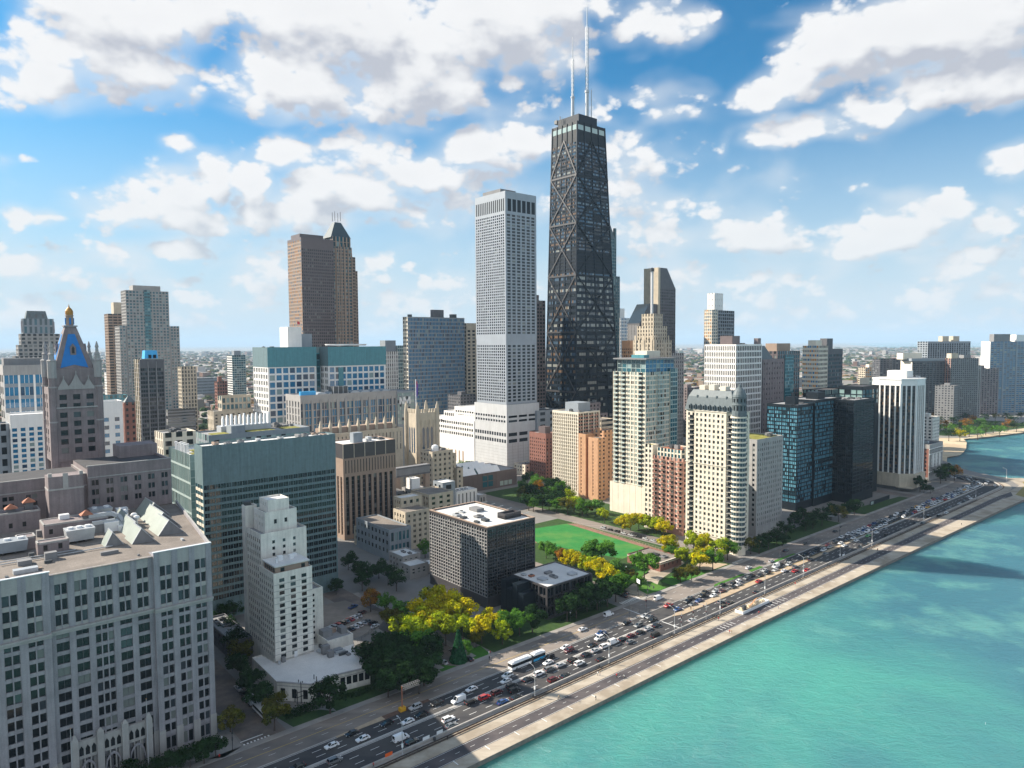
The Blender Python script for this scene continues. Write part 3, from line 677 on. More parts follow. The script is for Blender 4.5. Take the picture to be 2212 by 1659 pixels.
def furniture_building():
    sx, t0 = -12.0, -237.9
    X, Y, _ = CT(sx, t0)
    b = Bd('stone_office_building', 'huge grey stone building with prism skylights and a blue pyramid roofed tower', 'office building', X, Y, seed=5)
    S = lambda s: s - sx                                            # city s to local x
    st = W['grey_stone']; pl = W['pale_stone']; br = W['brown_stone']
    H = 65.4; zc = 47.3; zb = 6.0
    def front(x0, x1, y, ztop, groups, mgl, frieze):
        """one stretch of the lake front: groups = list of window counts"""
        n = len(groups); L = x1 - x0; D = .7
        b.wall.box(x0, x1, y + D, y + 6, 0, ztop - 1, st)
        tot = sum(groups) + 1.05 * (n - 1) + 2 * mgl; unit = L / tot
        x = x0; wide = []
        x += mgl * unit
        for gi, g in enumerate(groups):
            wide.append((x, x + g * unit, g)); x += g * unit + 1.05 * unit
        edges = [x0] + [q for w_ in wide for q in w_[:2]] + [x1]
        for i in range(0, len(edges), 2): b.wall.box(edges[i], edges[i + 1], y, y + D, 0, ztop, st)
        nfl, nfu = 11, 3
        fl = (zc - zb) / nfl; fu = (ztop - frieze - zc) / nfu
        for (a, c, g) in wide:
            b.wall.box(a, c, y + .12, y + D, ztop - frieze, ztop, pl)
            b.wall.box(a, c, y + .2, y + D, 0, 1.2, st)
            wl = (c - a) / g
            for zone, (zs, f_, k) in enumerate(((zb - 2 * fl + 2 * fl, fl, nfl), (zc, fu, nfu))):
                for j in range(k):
                    z = zs + j * f_
                    b.wall.box(a, c, y + .22, y + D, z, z + f_ * .30, pl if zone else st)
                    if g == 2 and zone == 0 and mgl < .9:
                        b.win.append((((a + c) / 2, y + D - .03, z + f_ * .65), 0, c - a, f_ * .7, pick('dark2', b.rnd)))
                        b.wall.box((a + c) / 2 - .05, (a + c) / 2 + .05, y + D - .15, y + D, z, z + f_, W['dark_grey'])
                    else:
                        for q in range(g): b.win.append(((a + (q + .5) * wl, y + D - .03, z + f_ * .65), 0, wl - .3, f_ * .7, pick('dark2' if zone == 0 else 'dark', b.rnd)))
            for q in range(1, g):
                if not (g == 2 and mgl < .9): b.wall.box(a + q * wl - .17, a + q * wl + .17, y + .12, y + D, zb, ztop - frieze, st)
                else: b.wall.box(a + q * wl - .17, a + q * wl + .17, y + .12, y + D, zc, ztop - frieze, st)
            # lower storey openings
            for q in range(g): b.win.append(((a + (q + .5) * wl, y + D - .03, 3.4), 0, wl - .4, 3.6, pick('dark2', b.rnd)))
        for i in range(0, len(edges), 2): b.wall.box(edges[i] - .1, edges[i + 1] + .1, y - .35, y, 0, 8.2, pl)
        c = MB(); c.box(x0 - .2, x1 + .2, y - .75, y, zc - .25, zc + .35, pl); c.box(x0 - .1, x1 + .1, y - .4, y, zc - 1.0, zc - .25, pl)
        b.add('cornice', c)
    xr0 = S(57); xr1 = S(74.3); xl1 = S(29.5)
    front(xr0, xr1, 0, H, [2, 2, 2], 1.0, 4.6)
    front(xl1, xr0, 1.3, H - 1.2, [2, 2, 3, 2, 2], .8, 3.2)
    front(0, xl1, 0, H, [2, 2, 2, 2, 2, 2, 2], 1.0, 4.6)
    # entrance portal
    p = MB(); px0, px1 = S(34), S(54)
    for k in range(4):
        x = px0 + (px1 - px0) * k / 3; p.box(x - .9, x + .9, -.6, 1.3, 0, 13.5 + (1 if k in (1, 2) else 0), pl)
        p.frustum(rect(x - .9, x + .9, -.6, .6), 13.5 + (1 if k in (1, 2) else 0), rect(x - .2, x + .2, -.2, .2), 15.6, pl)
    for k in range(3):
        a, c = px0 + (px1 - px0) * k / 3 + .9, px0 + (px1 - px0) * (k + 1) / 3 - .9
        p.box(a, c, .2, 1.3, 7.6, 13.0, pl)
        for q in range(3):
            w_ = (c - a) / 3; xx = a + q * w_
            p.box(xx - .15, xx + .15, .1, 1.28, 0, 7.6, pl)
            p.face([(xx + .25, .17, 8.6), (xx + w_ - .25, .17, 8.6), (xx + w_ - .25, .17, 10.6), (xx + w_ / 2, .17, 11.6), (xx + .25, .17, 10.6)], GL['dark'][0][0])
        n = 8
        for i in range(n):                                          # pointed arch ring
            def ar(u, r): 
                v = abs(u * 2 - 1); return (a + (c - a) * (.5 + (u - .5) * r), .02, 1.5 + 5.6 * sqrt(max(0, 1 - v ** 1.7)) * r)
            u0, u1 = i / n, (i + 1) / n
            p.face([ar(u0, 1), ar(u1, 1), ar(u1, .84), ar(u0, .84)], W['grey_stone'])
    b.add('portal', p)
    # roof slab (the west end runs out to the taller wing)
    yw = 79.0
    r = MB(); r.face([(0.5, .8, H - 1.25), (xr1 - .5, .8, H - 1.25), (S(84.3), 76, H - 1.25), (0.5, 76, H - 1.25)], W['gravel']); b.add('roof', r)
    b.wall.face([(xr1, 0, 0), (S(85), 76, 0), (S(85), 76, H), (xr1, 0, H)], st)
    b.wall.face([(xr1 - .6, .6, H - 1.3), (S(85) - .6, 76, H - 1.3), (S(85) - .6, 76, H), (xr1 - .6, .6, H)], st)
    b.wall.face([(xr1, 0, H), (S(85), 76, H), (S(85) - .6, 76, H), (xr1 - .6, .6, H)], pl)
    for q in ((xr0 - .2, xr1 + .12), (0, xl1 + .2)): cp = MB(); cp.box(*q, -.12, .72, H, H + .22, W['white_metal']); b.add('coping', cp)
    # blue-green prism skylights in two saw-tooth rows
    zr = H - 1.25
    def prism(s0, s1, t0_, t1_, h):
        mb = MB(); x0, x1, y0, y1 = S(s0), S(s1), -t0_ + t0, -t1_ + t0
        y0, y1 = -(t0_ - t0), -(t1_ - t0); xm = x0 + (x1 - x0) * .42
        K = W['skylight']; F_ = W['mid_grey']
        mb.face([(x0, y0, zr), (xm, y0, zr + h), (xm, y1, zr + h), (x0, y1, zr)], K)
        mb.face([(xm, y0, zr + h), (x1, y0, zr), (x1, y1, zr), (xm, y1, zr + h)], W['mid_grey'])
        mb.face([(x0, y0, zr), (x1, y0, zr), (xm, y0, zr + h)], W['mid_grey']); mb.face([(x1, y1, zr), (x0, y1, zr), (xm, y1, zr + h)], K)
        mb.beam((x0, y0 - .05, zr + .1), (xm, y0 - .05, zr + h + .1), .35, .2, W['metal']); mb.beam((xm, y0 - .05, zr + h + .1), (x1, y0 - .05, zr + .1), .35, .2, W['metal'])
        mb.beam((xm, y0, zr + h + .1), (xm, y1, zr + h + .1), .3, .2, W['metal'])
        b.add('skylight', mb)
    prism(64.8, 73.2, -263, -276, 5.0); prism(66.5, 75, -276.3, -295, 5.0); prism(68, 77, -295.4, -309, 5.0)
    prism(55.5, 62.5, -258, -268.5, 4.8); prism(56.5, 63, -269, -283, 4.8); prism(57.5, 63.5, -283.5, -297, 4.8)
    prism(48, 53.5, -260, -266.5, 4.6)
    # ventilation stack tower and penthouses
    sh = MB(); x0, x1 = S(38.5), S(49.5); y0 = 302 - 237.9
    sh.box(x0, x1, y0, y0 + 8, zr, 82.5, br); 
    for k in (x0 + .1, x0 + 3.3, x1 - 3.6, x1 - .4): sh.box(k, k + .35, y0 - .15, y0, zr, 77.8, br)
    sh.box(x0 - .15, x1 + .15, y0 - .25, y0 + 8, 77.5, 78.1, pl); sh.box(x0 + 4.5, x0 + 6.2, y0 - .3, y0, 78.1, 83.6, pl)
    for k in (x0, x1 - 1.2): sh.box(k, k + 1.2, y0 - .15, y0 + 1, 82.5, 83.8, pl)
    b.add('ventilation_tower', sh)
    def pent(s0, s1, ta, tb, h):
        mb = MB(); x0, x1, y0, y1 = S(s0), S(s1), -ta - 237.9, -tb - 237.9
        mb.box(x0, x1, y0, y1, zr, zr + h - .3, br); 
        for (p0, p1, q0, q1) in ((x0, x1, y0, y0 + .4), (x0, x1, y1 - .4, y1), (x0, x0 + .4, y0, y1), (x1 - .4, x1, y0, y1)): mb.box(p0 - .03, p1 + .03, q0 - .03, q1 + .03, zr + h - .6, zr + h, pl)
        for k in range(int((x1 - x0) / 4)): mb.box(x0 + 1.5 + k * 4, x0 + 2.6 + k * 4, y0 - .04, y0, zr + 1.5, zr + 3.2, GL['dark'][0][0])
        b.add('roof_house', mb)
    pent(34.5, 54, -285, -295, 5.0); pent(21, 36, -304, -312, 7.0); pent(30, 38.5, -263, -267.5, 4.2); pent(26, 31, -275, -281, 4)
    for (s_, t_, h_) in ((27.5, -306, 7), (33, -308, 8.2), (47.5, -287, 5)):
        mb = MB(); x, y = S(s_), -t_ - 237.9; mb.box(x - 1.3, x + 1.3, y - 1.3, y + 1.3, zr, zr + h_ + 1.4, W['dark_grey'])
        mb.frustum(rect(x - 2, x + 2, y - 2, y + 2), zr + h_ + 1.2, rect(x - .1, x + .1, y - .1, y + .1), zr + h_ + 2.8, W['rust']); b.add('roof_turret', mb)
    def chiller(s_, t_, lx, ly, h, m):
        mb = MB(); x, y = S(s_), -t_ - 237.9
        mb.frustum(rect(x, x + lx, y, y + ly), zr + .8, rect(x - .5, x + lx + .5, y - .4, y + ly + .4), zr + h, W[m])
        for k in range(3):
            mb.box(x + lx * k / 3, x + lx * k / 3 + .25, y, y + ly, zr, zr + .8, W['dark_metal'])
        for k in range(max(2, int(lx / 2.4))):
            mb.lathe([(.95, zr + h), (.95, zr + h + .6), (.7, zr + h + .62)], 10, W['white_metal'], x + 1.2 + k * (lx - 2.4) / max(1, int(lx / 2.4) - 1), y + ly / 2)
        b.add('cooling_tower', mb)
    chiller(39.5, -272, 7.5, 5.5, 4.6, 'metal'); chiller(52, -303, 6.5, 5, 4.2, 'metal'); chiller(18.5, -271, 9.5, 6, 4.2, 'bluegrey')
    for (s_, t_, lx, ly, h) in ((47, -282, 5, 2.2, 3), (52, -281, 4.5, 3, 3.4), (56, -279.5, 3, 2, 2), (45, -250.5, 5, 1.4, 1), (31, -256, 3.2, 2.2, 2.3), (24, -255, 3.5, 3, 1.4), (22, -246, 6, 2.5, 1.2), (40, -291, 3, 2.5, 6.3), (33, -290, 2.4, 2, 2.2), (60.5, -304, 4, 3, 3)):
        b.boxpart('roof_unit', S(s_), S(s_) + lx, -t_ - 237.9, -t_ - 237.9 + ly, zr, zr + h, W[b.rnd.choice(['metal', 'mid_grey', 'white_metal'])])
    for (s_, t_) in ((63.5, -287), (63.8, -292), (62.6, -301), (63, -305)):
        mb = MB(); mb.lathe([(.5, zr), (.5, zr + 1.6), (1.0, zr + 1.8), (1.2, zr + 2.5), (.8, zr + 3.1), (.1, zr + 3.3)], 12, W['white_metal'], S(s_), -t_ - 237.9); b.add('roof_ventilator', mb)
    R2 = random.Random(8)
    for i in range(26):
        s_, t_ = R2.uniform(4, 74), R2.uniform(-312, -241)
        if 46 < s_ and t_ < -254: continue
        l, w_, h = R2.uniform(.6, 2.2), R2.uniform(.6, 2.2), R2.uniform(.4, 1.5); b.boxpart('roof_unit', S(s_), S(s_) + l, -t_ - 237.9, -t_ - 237.9 + w_, zr, zr + h, W[R2.choice(['metal', 'dark_metal', 'tan', 'mid_grey'])])
    for (s_, t_, L_) in ((6, -262, 34), (20, -259, 30), (10, -284, 22)):
        mb = MB(); mb.beam((S(s_), -t_ - 237.9, zr + .5), (S(s_ + L_), -t_ - 237.9, zr + .5), .3, .3, W['metal']); b.add('roof_pipe', mb)
    dk = MB()
    pts = [(S(48), 48.2, zr + 5.6), (S(55), 48.2, zr + 5.6), (S(57.2), 47, zr + 4.6), (S(58), 45, zr + 2.5), (S(58), 44, zr + .5)]
    for p0, p1 in zip(pts, pts[1:]): dk.beam(p0, p1, 1.3, 1.3, W['metal'])
    pts = [(S(48.5), 44.8, zr + 3.6), (S(55.6), 44.8, zr + 3.6), (S(57), 44, zr + 2.2), (S(57.2), 43.2, zr + .4)]
    for p0, p1 in zip(pts, pts[1:]): dk.beam(p0, p1, 1.2, 1.2, W['metal'])
    b.add('duct', dk)
    # taller west wing
    yb = 315.5 - 237.9
    def wing(x0, x1, y, z, bays, sh_, dd):
        b.facade((x0, y), (x1, y), zr, z, FS(bays, 3, pw=.52, sh=.42, zb=2.2, zt=5.5, sub=2, d=.5, pal='dark', sp=.25), br)
        b.wall.prism(rect(x0, x1, y + .5, y + 30), zr, z - 1.1, br, cap=False)
        mb = MB(); mb.box(x0 - .1, x1 + .15, y - .15, y + .6, z, z + .3, pl); mb.box(x0, x1, y - .2, y, z - 4.6, z - 4.2, pl); b.add('coping', mb)
        r = MB(); r.face([(x0, y + .5, z - 1), (x1, y + .5, z - 1), (x1, y + 30, z - 1), (x0, y + 30, z - 1)], W['dark_roof']); b.add('roof', r)
        b.wall.face([(x1, y, 0), (x1, y + 30, 0), (x1, y + 30, z), (x1, y, z)], br)
        b.wall.face([(x1 - .5, y, z - 1.1), (x1 - .5, y + 30, z - 1.1), (x1 - .5, y + 30, z), (x1 - .5, y, z)], br); b.wall.face([(x1 - .5, y + .6, z), (x1 - .5, y + 30, z), (x1, y + 30, z), (x1, y + .6, z)], pl)
    wing(S(53.2), S(83.5), yb, 83.0, 6, .4, .5)
    wing(0, S(53.2), yb + 2, 80.0, 9, .4, .5)
    b.boxpart('roof_house', S(69), S(84), yb + 22, yb + 34, 80, 87, br)
    # blue roofed tower
    tx1 = S(67.4); tx0 = tx1 - 20.0; ty = 357 - 237.9; tz = 120.2
    T_ = MB(); T_.prism(rect(tx0 + 2, tx1 - 2, ty + .9, ty + 19), 72, tz, br)
    b.facade((tx0 + 2.4, ty + .3), (tx1 - 2.4, ty + .3), 80, 112.0, FS(3, 7, pw=.46, sh=.40, zb=2.0, zt=3.0, d=.6, sub=1, pal='dark'), br)
    b.facade((tx0 + .3, ty + 18), (tx0 + .3, ty + 2), 80, 112.0, FS(3, 7, pw=.5, sh=.40, zb=2.0, zt=3.0, d=.6, pal='dark'), br)
    for (x, y) in ((tx0 + 1.4, ty + 1.4), (tx1 - 1.4, ty + 1.4), (tx0 + 1.4, ty + 18.6), (tx1 - 1.4, ty + 18.6)):
        T_.lathe([(1.75, 72), (1.75, 112), (1.5, 112.3), (1.45, tz)], 8, br, x, y, pi / 8)
        T_.lathe([(1.9, 97), (1.9, 97.6)], 8, pl, x, y, pi / 8); T_.lathe([(1.9, 112), (1.9, 112.6)], 8, pl, x, y, pi / 8)
    T_.box(tx0 + 1.5, tx1 - 1.5, ty - .05, ty + .3, 103, 103.6, pl)
    b.add('tower', T_)
    G_ = MB()                                                        # carved gables over the top windows
    for (c, w_, h_) in ((tx0 + 5.3, 4.2, 4.6), (tx0 + 10, 5.6, 6.6), (tx0 + 14.7, 4.2, 4.6)):
        pts = [(c - w_ / 2, ty, 111.2)] 
        for i in range(13):
            u = i / 12 * 2 - 1; pts.append((c + u * w_ / 2, ty, 111.2 + h_ * .25 + h_ * .75 * (1 - abs(u)) ** 1.5 + .5 * (1 - u * u)))
        pts.append((c + w_ / 2, ty, 111.2)); G_.face(pts, pl); G_.beam((c, ty, 111.2 + h_ * .8), (c, ty, 112.2 + h_ * 1.05), .3, .3, pl)
    b.add('gable', G_)
    for (x, y) in ((tx0 + 1.4, ty + 1.4), (tx1 - 1.4, ty + 1.4), (tx1 - 1.4, ty + 18.6), (tx0 + 1.4, ty + 18.6)):
        mb = MB(); mb.lathe([(1.7, tz - 4), (1.75, tz + 3), (2.0, tz + 3.4), (1.2, tz + 4), (1.0, tz + 6), (1.35, tz + 6.2), (.7, tz + 7), (.55, tz + 9), (.85, tz + 9.2), (.15, tz + 11.8)], 8, pl, x, y, pi / 8); b.add('pinnacle', mb)
    pz1 = 138.4; cx, cy = (tx0 + tx1) / 2, ty + 10; hb, ht = 7.9, 2.1
    sq = lambda h_: rect(cx - h_, cx + h_, cy - h_, cy + h_)
    mb = MB(); mb.frustum(sq(hb), tz - 1.5, sq(ht), pz1, W['brown_stone']); b.add('pyramid_roof', mb); pr = b.root.children[-1]
    tile = MB()
    for a in range(4):
        ca, sa = cos(a * pi / 2), sin(a * pi / 2)
        def q(u, z):                                                # a point of one roof slope
            h_ = hb + (ht - hb) * (z - tz + 1.5) / (pz1 - tz + 1.5) + .14; u *= h_
            x, y = u, -h_; return (cx + x * ca - y * sa, cy + x * sa + y * ca, z)
        tile.face([q(-.70, tz + .2), q(0, tz + 1.6), q(.70, tz + .2), q(.40, pz1 - 3.2), q(-.40, pz1 - 3.2)], W['copper_blue'])
    b.add('blue_tiles', tile, pr)
    for a in range(4):
        ca, sa = cos(a * pi / 2), sin(a * pi / 2); mb = MB(); h_ = 5.4; L = lambda x, y, z: (cx + x * ca - y * sa, cy + x * sa + y * ca, z)
        d0, d1 = h_ + .5, h_ - 1.8; pts = [L(-1.1, -d0, 126), L(1.1, -d0, 126), L(1.1, -d0, 129.4), L(0, -d0, 131), L(-1.1, -d0, 129.4)]; mb.face(pts, br)
        bk = [L(-1.1, -d1, 126), L(1.1, -d1, 126), L(1.1, -d1, 129.4), L(0, -d1, 131), L(-1.1, -d1, 129.4)]
        for i in range(5): mb.face([pts[i], pts[(i + 1) % 5], bk[(i + 1) % 5], bk[i]], br)
        mb.face([L(-.5, -d0 - .03, 126.7), L(.5, -d0 - .03, 126.7), L(.5, -d0 - .03, 129), L(0, -d0 - .03, 129.8), L(-.5, -d0 - .03, 129)], GL['dark'][0][0]); b.add('dormer', mb, pr)
    mb = MB(); mb.box(cx - 2.6, cx + 2.6, cy - 2.6, cy + 2.6, pz1, pz1 + .6, W['grey_stone'])
    mb.lathe([(1.5, pz1 + .6), (1.5, pz1 + 4.6), (1.75, pz1 + 4.8), (1.5, pz1 + 5.3)], 8, W['tan'], cx, cy, pi / 8)
    for a in range(4): 
        x, y = cx + 1.42 * cos(a * pi / 2), cy + 1.42 * sin(a * pi / 2); mb.box(x - .32, x + .32, y - .32, y + .32, pz1 + 1.0, pz1 + 3.9, W['copper_blue'])
    b.add('cupola', mb); cu = b.root.children[-1]
    mb = MB(); mb.lathe([(1.45, pz1 + 5.3), (1.6, pz1 + 6), (1.5, pz1 + 7), (1.0, pz1 + 8), (.35, pz1 + 8.6), (.2, pz1 + 9.2), (.05, pz1 + 10)], 12, W['gold'], cx, cy); b.add('dome', mb, cu)
    b.finish()
furniture_building()

# beige apartment block with stepped top
def stepped_block():
    X, Y = -92.6, 269.6
    b = Bd('apartment_building', 'pale stone apartment block with stepped top and white roof terraces', 'apartment building', X, Y, seed=11)
    wb = W['white_brick']
    b.block(0, 15.8, 0, 15.0, 0, 41.5, wb, FS(3, 13, pw=.54, sh=.42, zb=6.5, zt=2.4, mg=1.0, d=.15, pal='dark', sd=.0), FS(7, 13, pw=.5, sh=.42, zb=6.5, zt=2.4, mg=.5, d=.15, pal='dark', sd=0), None, W['white_roof'], .8)
    c = MB()
    for j in range(13): 
        z = 6.5 + j * (32.6 / 13) + .2; c.box(-.05, 15.85, -.05, 0, z, z + .12, W['mid_grey'])
    b.add('string_course', c)
    pw_ = MB(); pw_.box(1.4, 15, 1.6, 13.0, 40.7, 43.4, W['tan']); b.add('penthouse', pw_); pe = b.root.children[-1]
    r = MB(); r.box(.9, 15.4, 1.0, 13.6, 43.4, 43.9, W['white_roof'], True); b.add('roof', r, pe)
    for k in range(5): 
        mb = MB(); mb.box(1.36, 1.4, 2.4 + k * 2, 3.6 + k * 2, 41.2, 42.8, GL['dark'][0][0]); b.add('window', mb, pe)
    for k in (3.5, 12): 
        mb = MB(); mb.box(k, k + 1.6, 1.56, 1.6, 41.2, 42.8, GL['dark'][0][0]); b.add('window', mb, pe)
    for (x, y, l, h) in ((5, 7, 2, 1.8), (9.5, 6.5, 1.8, 1.6), (3.2, 5, .8, 1.4), (12, 9, 1.5, 1.1)): b.boxpart('roof_unit', x, x + l, y, y + l, 43.9, 43.9 + h, W['white_metal'])
    b.block(1.2, 20.6, 15.0, 31, 0, 53.8, wb, FS(3, 4, pw=.74, sh=.5, zb=40, zt=3.4, mg=3, d=.15, pal='dark', sd=0), FS(7, 15, pw=.5, sh=.42, zb=7, zt=2.4, mg=.5, d=.15, pal='dark', sd=0), None, W['grey_roof'], .8)
    b.block(4, 17.6, 17.5, 29.5, 53, 61.7, wb, FS(2, 1, pw=.72, sh=.2, zb=3, zt=3.4, mg=2.2, d=.3, sd=0), FS(3, 2, pw=.75, sh=.5, zb=1, zt=2, mg=1, d=.3, sd=0), None, W['grey_roof'], .8)
    b.block(6, 15, 19, 28, 61, 66.2, wb, None, FS(3, 1, pw=.75, sh=.5, zb=1, zt=1.2, mg=1, d=.3, sd=0), None, W['white_roof'], .6)
    b.block(1.0, 6, 31.2, 35, 0, 62.5, wb, None, None, None, W['dark_roof'], .8)
    st = MB(); st.lathe([(1.6, 62), (1.6, 64), (1.2, 64.1)], 10, W['dark_metal'], 3, 33.5); b.add('roof_unit', st)
    b.block(15.8, 24.5, 9, 18, 0, 28.5, wb, FS(1, 9, pw=.75, sh=.5, zb=6, zt=2, mg=1, d=.35, sd=0), None, None, W['grey_roof'], .8)
    # two-storey podium in front with white roof and plant
    A = [(-6.2, -16.4), (2.2, -26.6), (13.8, -26.0), (25.4, -28.2), (27.4, -11.3), (31.5, -4.2), (31.5, 6), (15.8, 6), (15.8, 0), (0, 0), (-1.5, 10), (-5.5, 10)]
    pm = MB(); pm.prism(A, 0, 6.8, wb, cap=False)
    n = len(A); C = []
    b.add('podium', pm); po = b.root.children[-1]
    r = MB(); r.face([(x, y, 6.2) for x, y in A], W['white_roof']); b.add('roof', r, po)
    pw2 = MB()
    for (p0, p1, k, z0, z1) in ((A[0], A[1], 3, 1.2, 4.6), (A[1], A[2], 2, 1, 4), (A[2], A[3], 5, 2.2, 5.2), (A[3], A[4], 3, 2, 5)):
        L = hypot(p1[0] - p0[0], p1[1] - p0[1]); ux, uy = (p1[0] - p0[0]) / L, (p1[1] - p0[1]) / L; nx, ny = uy, -ux
        for i in range(k):
            c = (i + .5) * L / k; mb = MB(); a = lambda u, d, z: (p0[0] + ux * u + nx * d, p0[1] + uy * u + ny * d, z)
            mb.face([a(c - .9, .04, z0), a(c + .9, .04, z0), a(c + .9, .04, z1), a(c - .9, .04, z1)], GL['dark'][0][0]); b.add('window', mb, po)
        mb = MB(); mb.beam((p0[0], p0[1], 6.9), (p1[0], p1[1], 6.9), .7, .3, W['pale_stone']); mb.beam((p0[0], p0[1], 5.6), (p1[0], p1[1], 5.6), .3, .2, W['pale_stone']); b.add('cornice', mb, po)
    b.block(20, 31.4, -3.8, 6, 6.2, 10.5, W['white_brick'], None, None, None, W['grey_roof'], .5)
    R = random.Random(3)
    for (x, y, lx, ly, h) in ((17, -6, 3, 2.2, 3.4), (17.5, -10, 2.2, 2, 2.6), (21, -7, 4, .8, 1), (21, -9, 4.2, .8, 1), (21.5, -11, 3.8, .8, 1), (19, -2.5, 1.2, 5, 1.2), (16.3, -4, 1.4, 3, 1.0), (22, -5.3, 3, .7, .9), (24, -13, 1.5, 1.5, .7), (2, -1.6, 1.4, 1.4, 1.9), (0.2, -2.2, .8, .8, 1.3)):
        b.boxpart('roof_unit', x, x + lx, y, y + ly, 6.3, 6.3 + h, W[R.choice(['dark_metal', 'mid_grey', 'bluegrey', 'metal'])])
    for (x, y, lx, ly, h) in ((20.5, 1, 4, 4, 2.6), (28, 0, 2.6, 4, 2.4), (25.5, 3.5, 2, 2, 1.5)): b.boxpart('roof_unit', x, x + lx, y, y + ly, 10, 10 + h, W[R.choice(['metal', 'tan', 'mid_grey'])])
    dr = MB(); dr.box(7.6, 8.9, -.08, 0, 6.3, 8.7, W['white_metal']); b.add('door', dr)
    b.finish()
stepped_block()
def ivy_block():
    x, y, _ = CT(98, -292)
    b = Bd('low_flat_block', 'low flat roofed block under the trees between the huge grey building and stepped block', 'building', x, y, seed=12)
    b.block(0, 9, 0, 34, 0, 8, W['dark_grey'], FS(2, 2, pw=.6, sh=.5, zb=1, zt=1), FS(8, 2, pw=.6, sh=.5, zb=1, zt=1), None, W['grey_roof'], .6)
    b.roofkit(1, 8, 3, 30, 7.4, 4, 1.3); b.finish()
ivy_block()

# teal glazed slab
def teal_slab():
    b = Bd('medical_research_building', 'broad teal glazed slab with a blank metal top and pale roof', 'office building', -143.5, 326.0, seed=21)
    e = FS(26, 17, pw=.10, sh=.36, zb=8.5, zt=18.5, mg=.3, d=.3, pal='black', pm=W['teal'], sm=W['teal'], sd=.06, row=.45, sub=2, sp=.1)
    so = FS(3, 17, pw=.06, sh=.42, zb=8.5, zt=18.5, mg=.3, d=.3, pal='teal', pm=W['teal'], sm=W['cream'], sd=.06)
    b.block(0, 67, 0, 11.6, 0, 83.2, W['teal'], e, so, None, W['white_roof'], .8)
    rib = MB()
    for i in range(56): x = .6 + i * 1.2; rib.box(x, x + .07, -.06, 0, 65.2, 83.0, W['teal'])
    b.add('cladding_rib', rib); b.root.children[-1]['kind'] = 'stuff'
    b.roofkit(2, 65, 1.5, 10, 82.4, 9, 1.6, ('metal', 'tan', 'mid_grey'))
    mb = MB()
    for i in range(24):
        x = 1 + i * 2.8; mb.beam((x, .8, 82.4), (x, .8, 83.9), .08, .08, W['metal'])
    mb.beam((1, .8, 83.8), (65.4, .8, 83.8), .08, .08, W['metal']); b.add('railing', mb)
    col = MB()
    for x in (1, 23, 45, 66): col.box(x - .7, x + .7, .3, 1.7, 0, 8.4, W['mid_grey'])
    b.finish()
teal_slab()
# glazed neighbour behind it
def glazed_neighbour():
    b = Bd('laboratory_building', 'pale green glazed laboratory block with planted terraces beside the teal slab', 'office building', -157.5, 344.0, seed=22)
    g = W['glass_frame']
    b.block(0, 14, 0, 36, 0, 76.6, g, FS(4, 19, pw=.08, sh=.16, zb=2, d=.2, pal='glass', sd=.04), FS(14, 10, pw=.05, sh=.14, zb=2, d=.2, pal='glass', sd=.04, sub=3, sp=.08), None, W['white_roof'], .9)
    b.block(-2.5, 14, 36.2, 52, 0, 84, W['cream'], FS(3, 19, pw=.4, sh=.4), FS(4, 19, pw=.5, sh=.2, pal='sheer'), None, W['grey_roof'], .9)
    for (x, y, lx, ly) in ((3, 2, 8, 9), (6, 14, 6, 8)):
        mb = MB(); mb.box(x, x + lx, y, y + ly, 75.7, 76.1, W['green_roof']); b.add('planted_bed', mb)
    for i in range(7):
        mb = MB(); mb.lathe([(.6, 75.7), (.6, 79.5), (.75, 79.6), (.75, 80.2)], 10, W['white_metal'], 1.5 + (i % 2) * 1.8, 12 + i * 2.6); b.add('flue', mb)
    b.roofkit(2, 13, 38, 50, 83.1, 5); b.finish()
glazed_neighbour()
def planted_block():
    b = Bd('laboratory_building', 'low laboratory block with planted roof and steel flues behind the teal slab', 'office building', -170, 395, seed=23)
    b.block(0, 60, 0, 24, 0, 79.5, W['bluegrey'], FS(20, 4, pw=.1, sh=.3, zb=66, zt=3, d=.2, pal='glass'), FS(8, 4, pw=.2, sh=.3, zb=60, d=.2, pal='glass'), None, W['grey_roof'], .9)
    for (x, lx) in ((4, 9), (24, 16), (46, 10)):
        mb = MB(); mb.box(x, x + lx, 2, 13, 78.6, 79.1, W['green_roof']); b.add('planted_bed', mb)
    b.boxpart('penthouse', 14, 22, 4, 12, 78.6, 83.2, W['bluegrey'])
    mb = MB()
    b.boxpart('penthouse', 12, 42, 15, 23, 78.6, 82.0, W['metal'])
    for i in range(12):
        mb = MB(); x = 13.5 + i * 2.5; mb.box(x, x + 1.2, 17, 19, 82, 86.5 + (i % 3) * .5, W['white_metal']); mb.box(x + .2, x + 1.0, 17.2, 18.8, 86.5, 87.8 + (i % 3) * .5, W['white_metal']); b.add('flue', mb)
    b.roofkit(44, 59, 14, 23, 78.6, 4); b.finish()
planted_block()

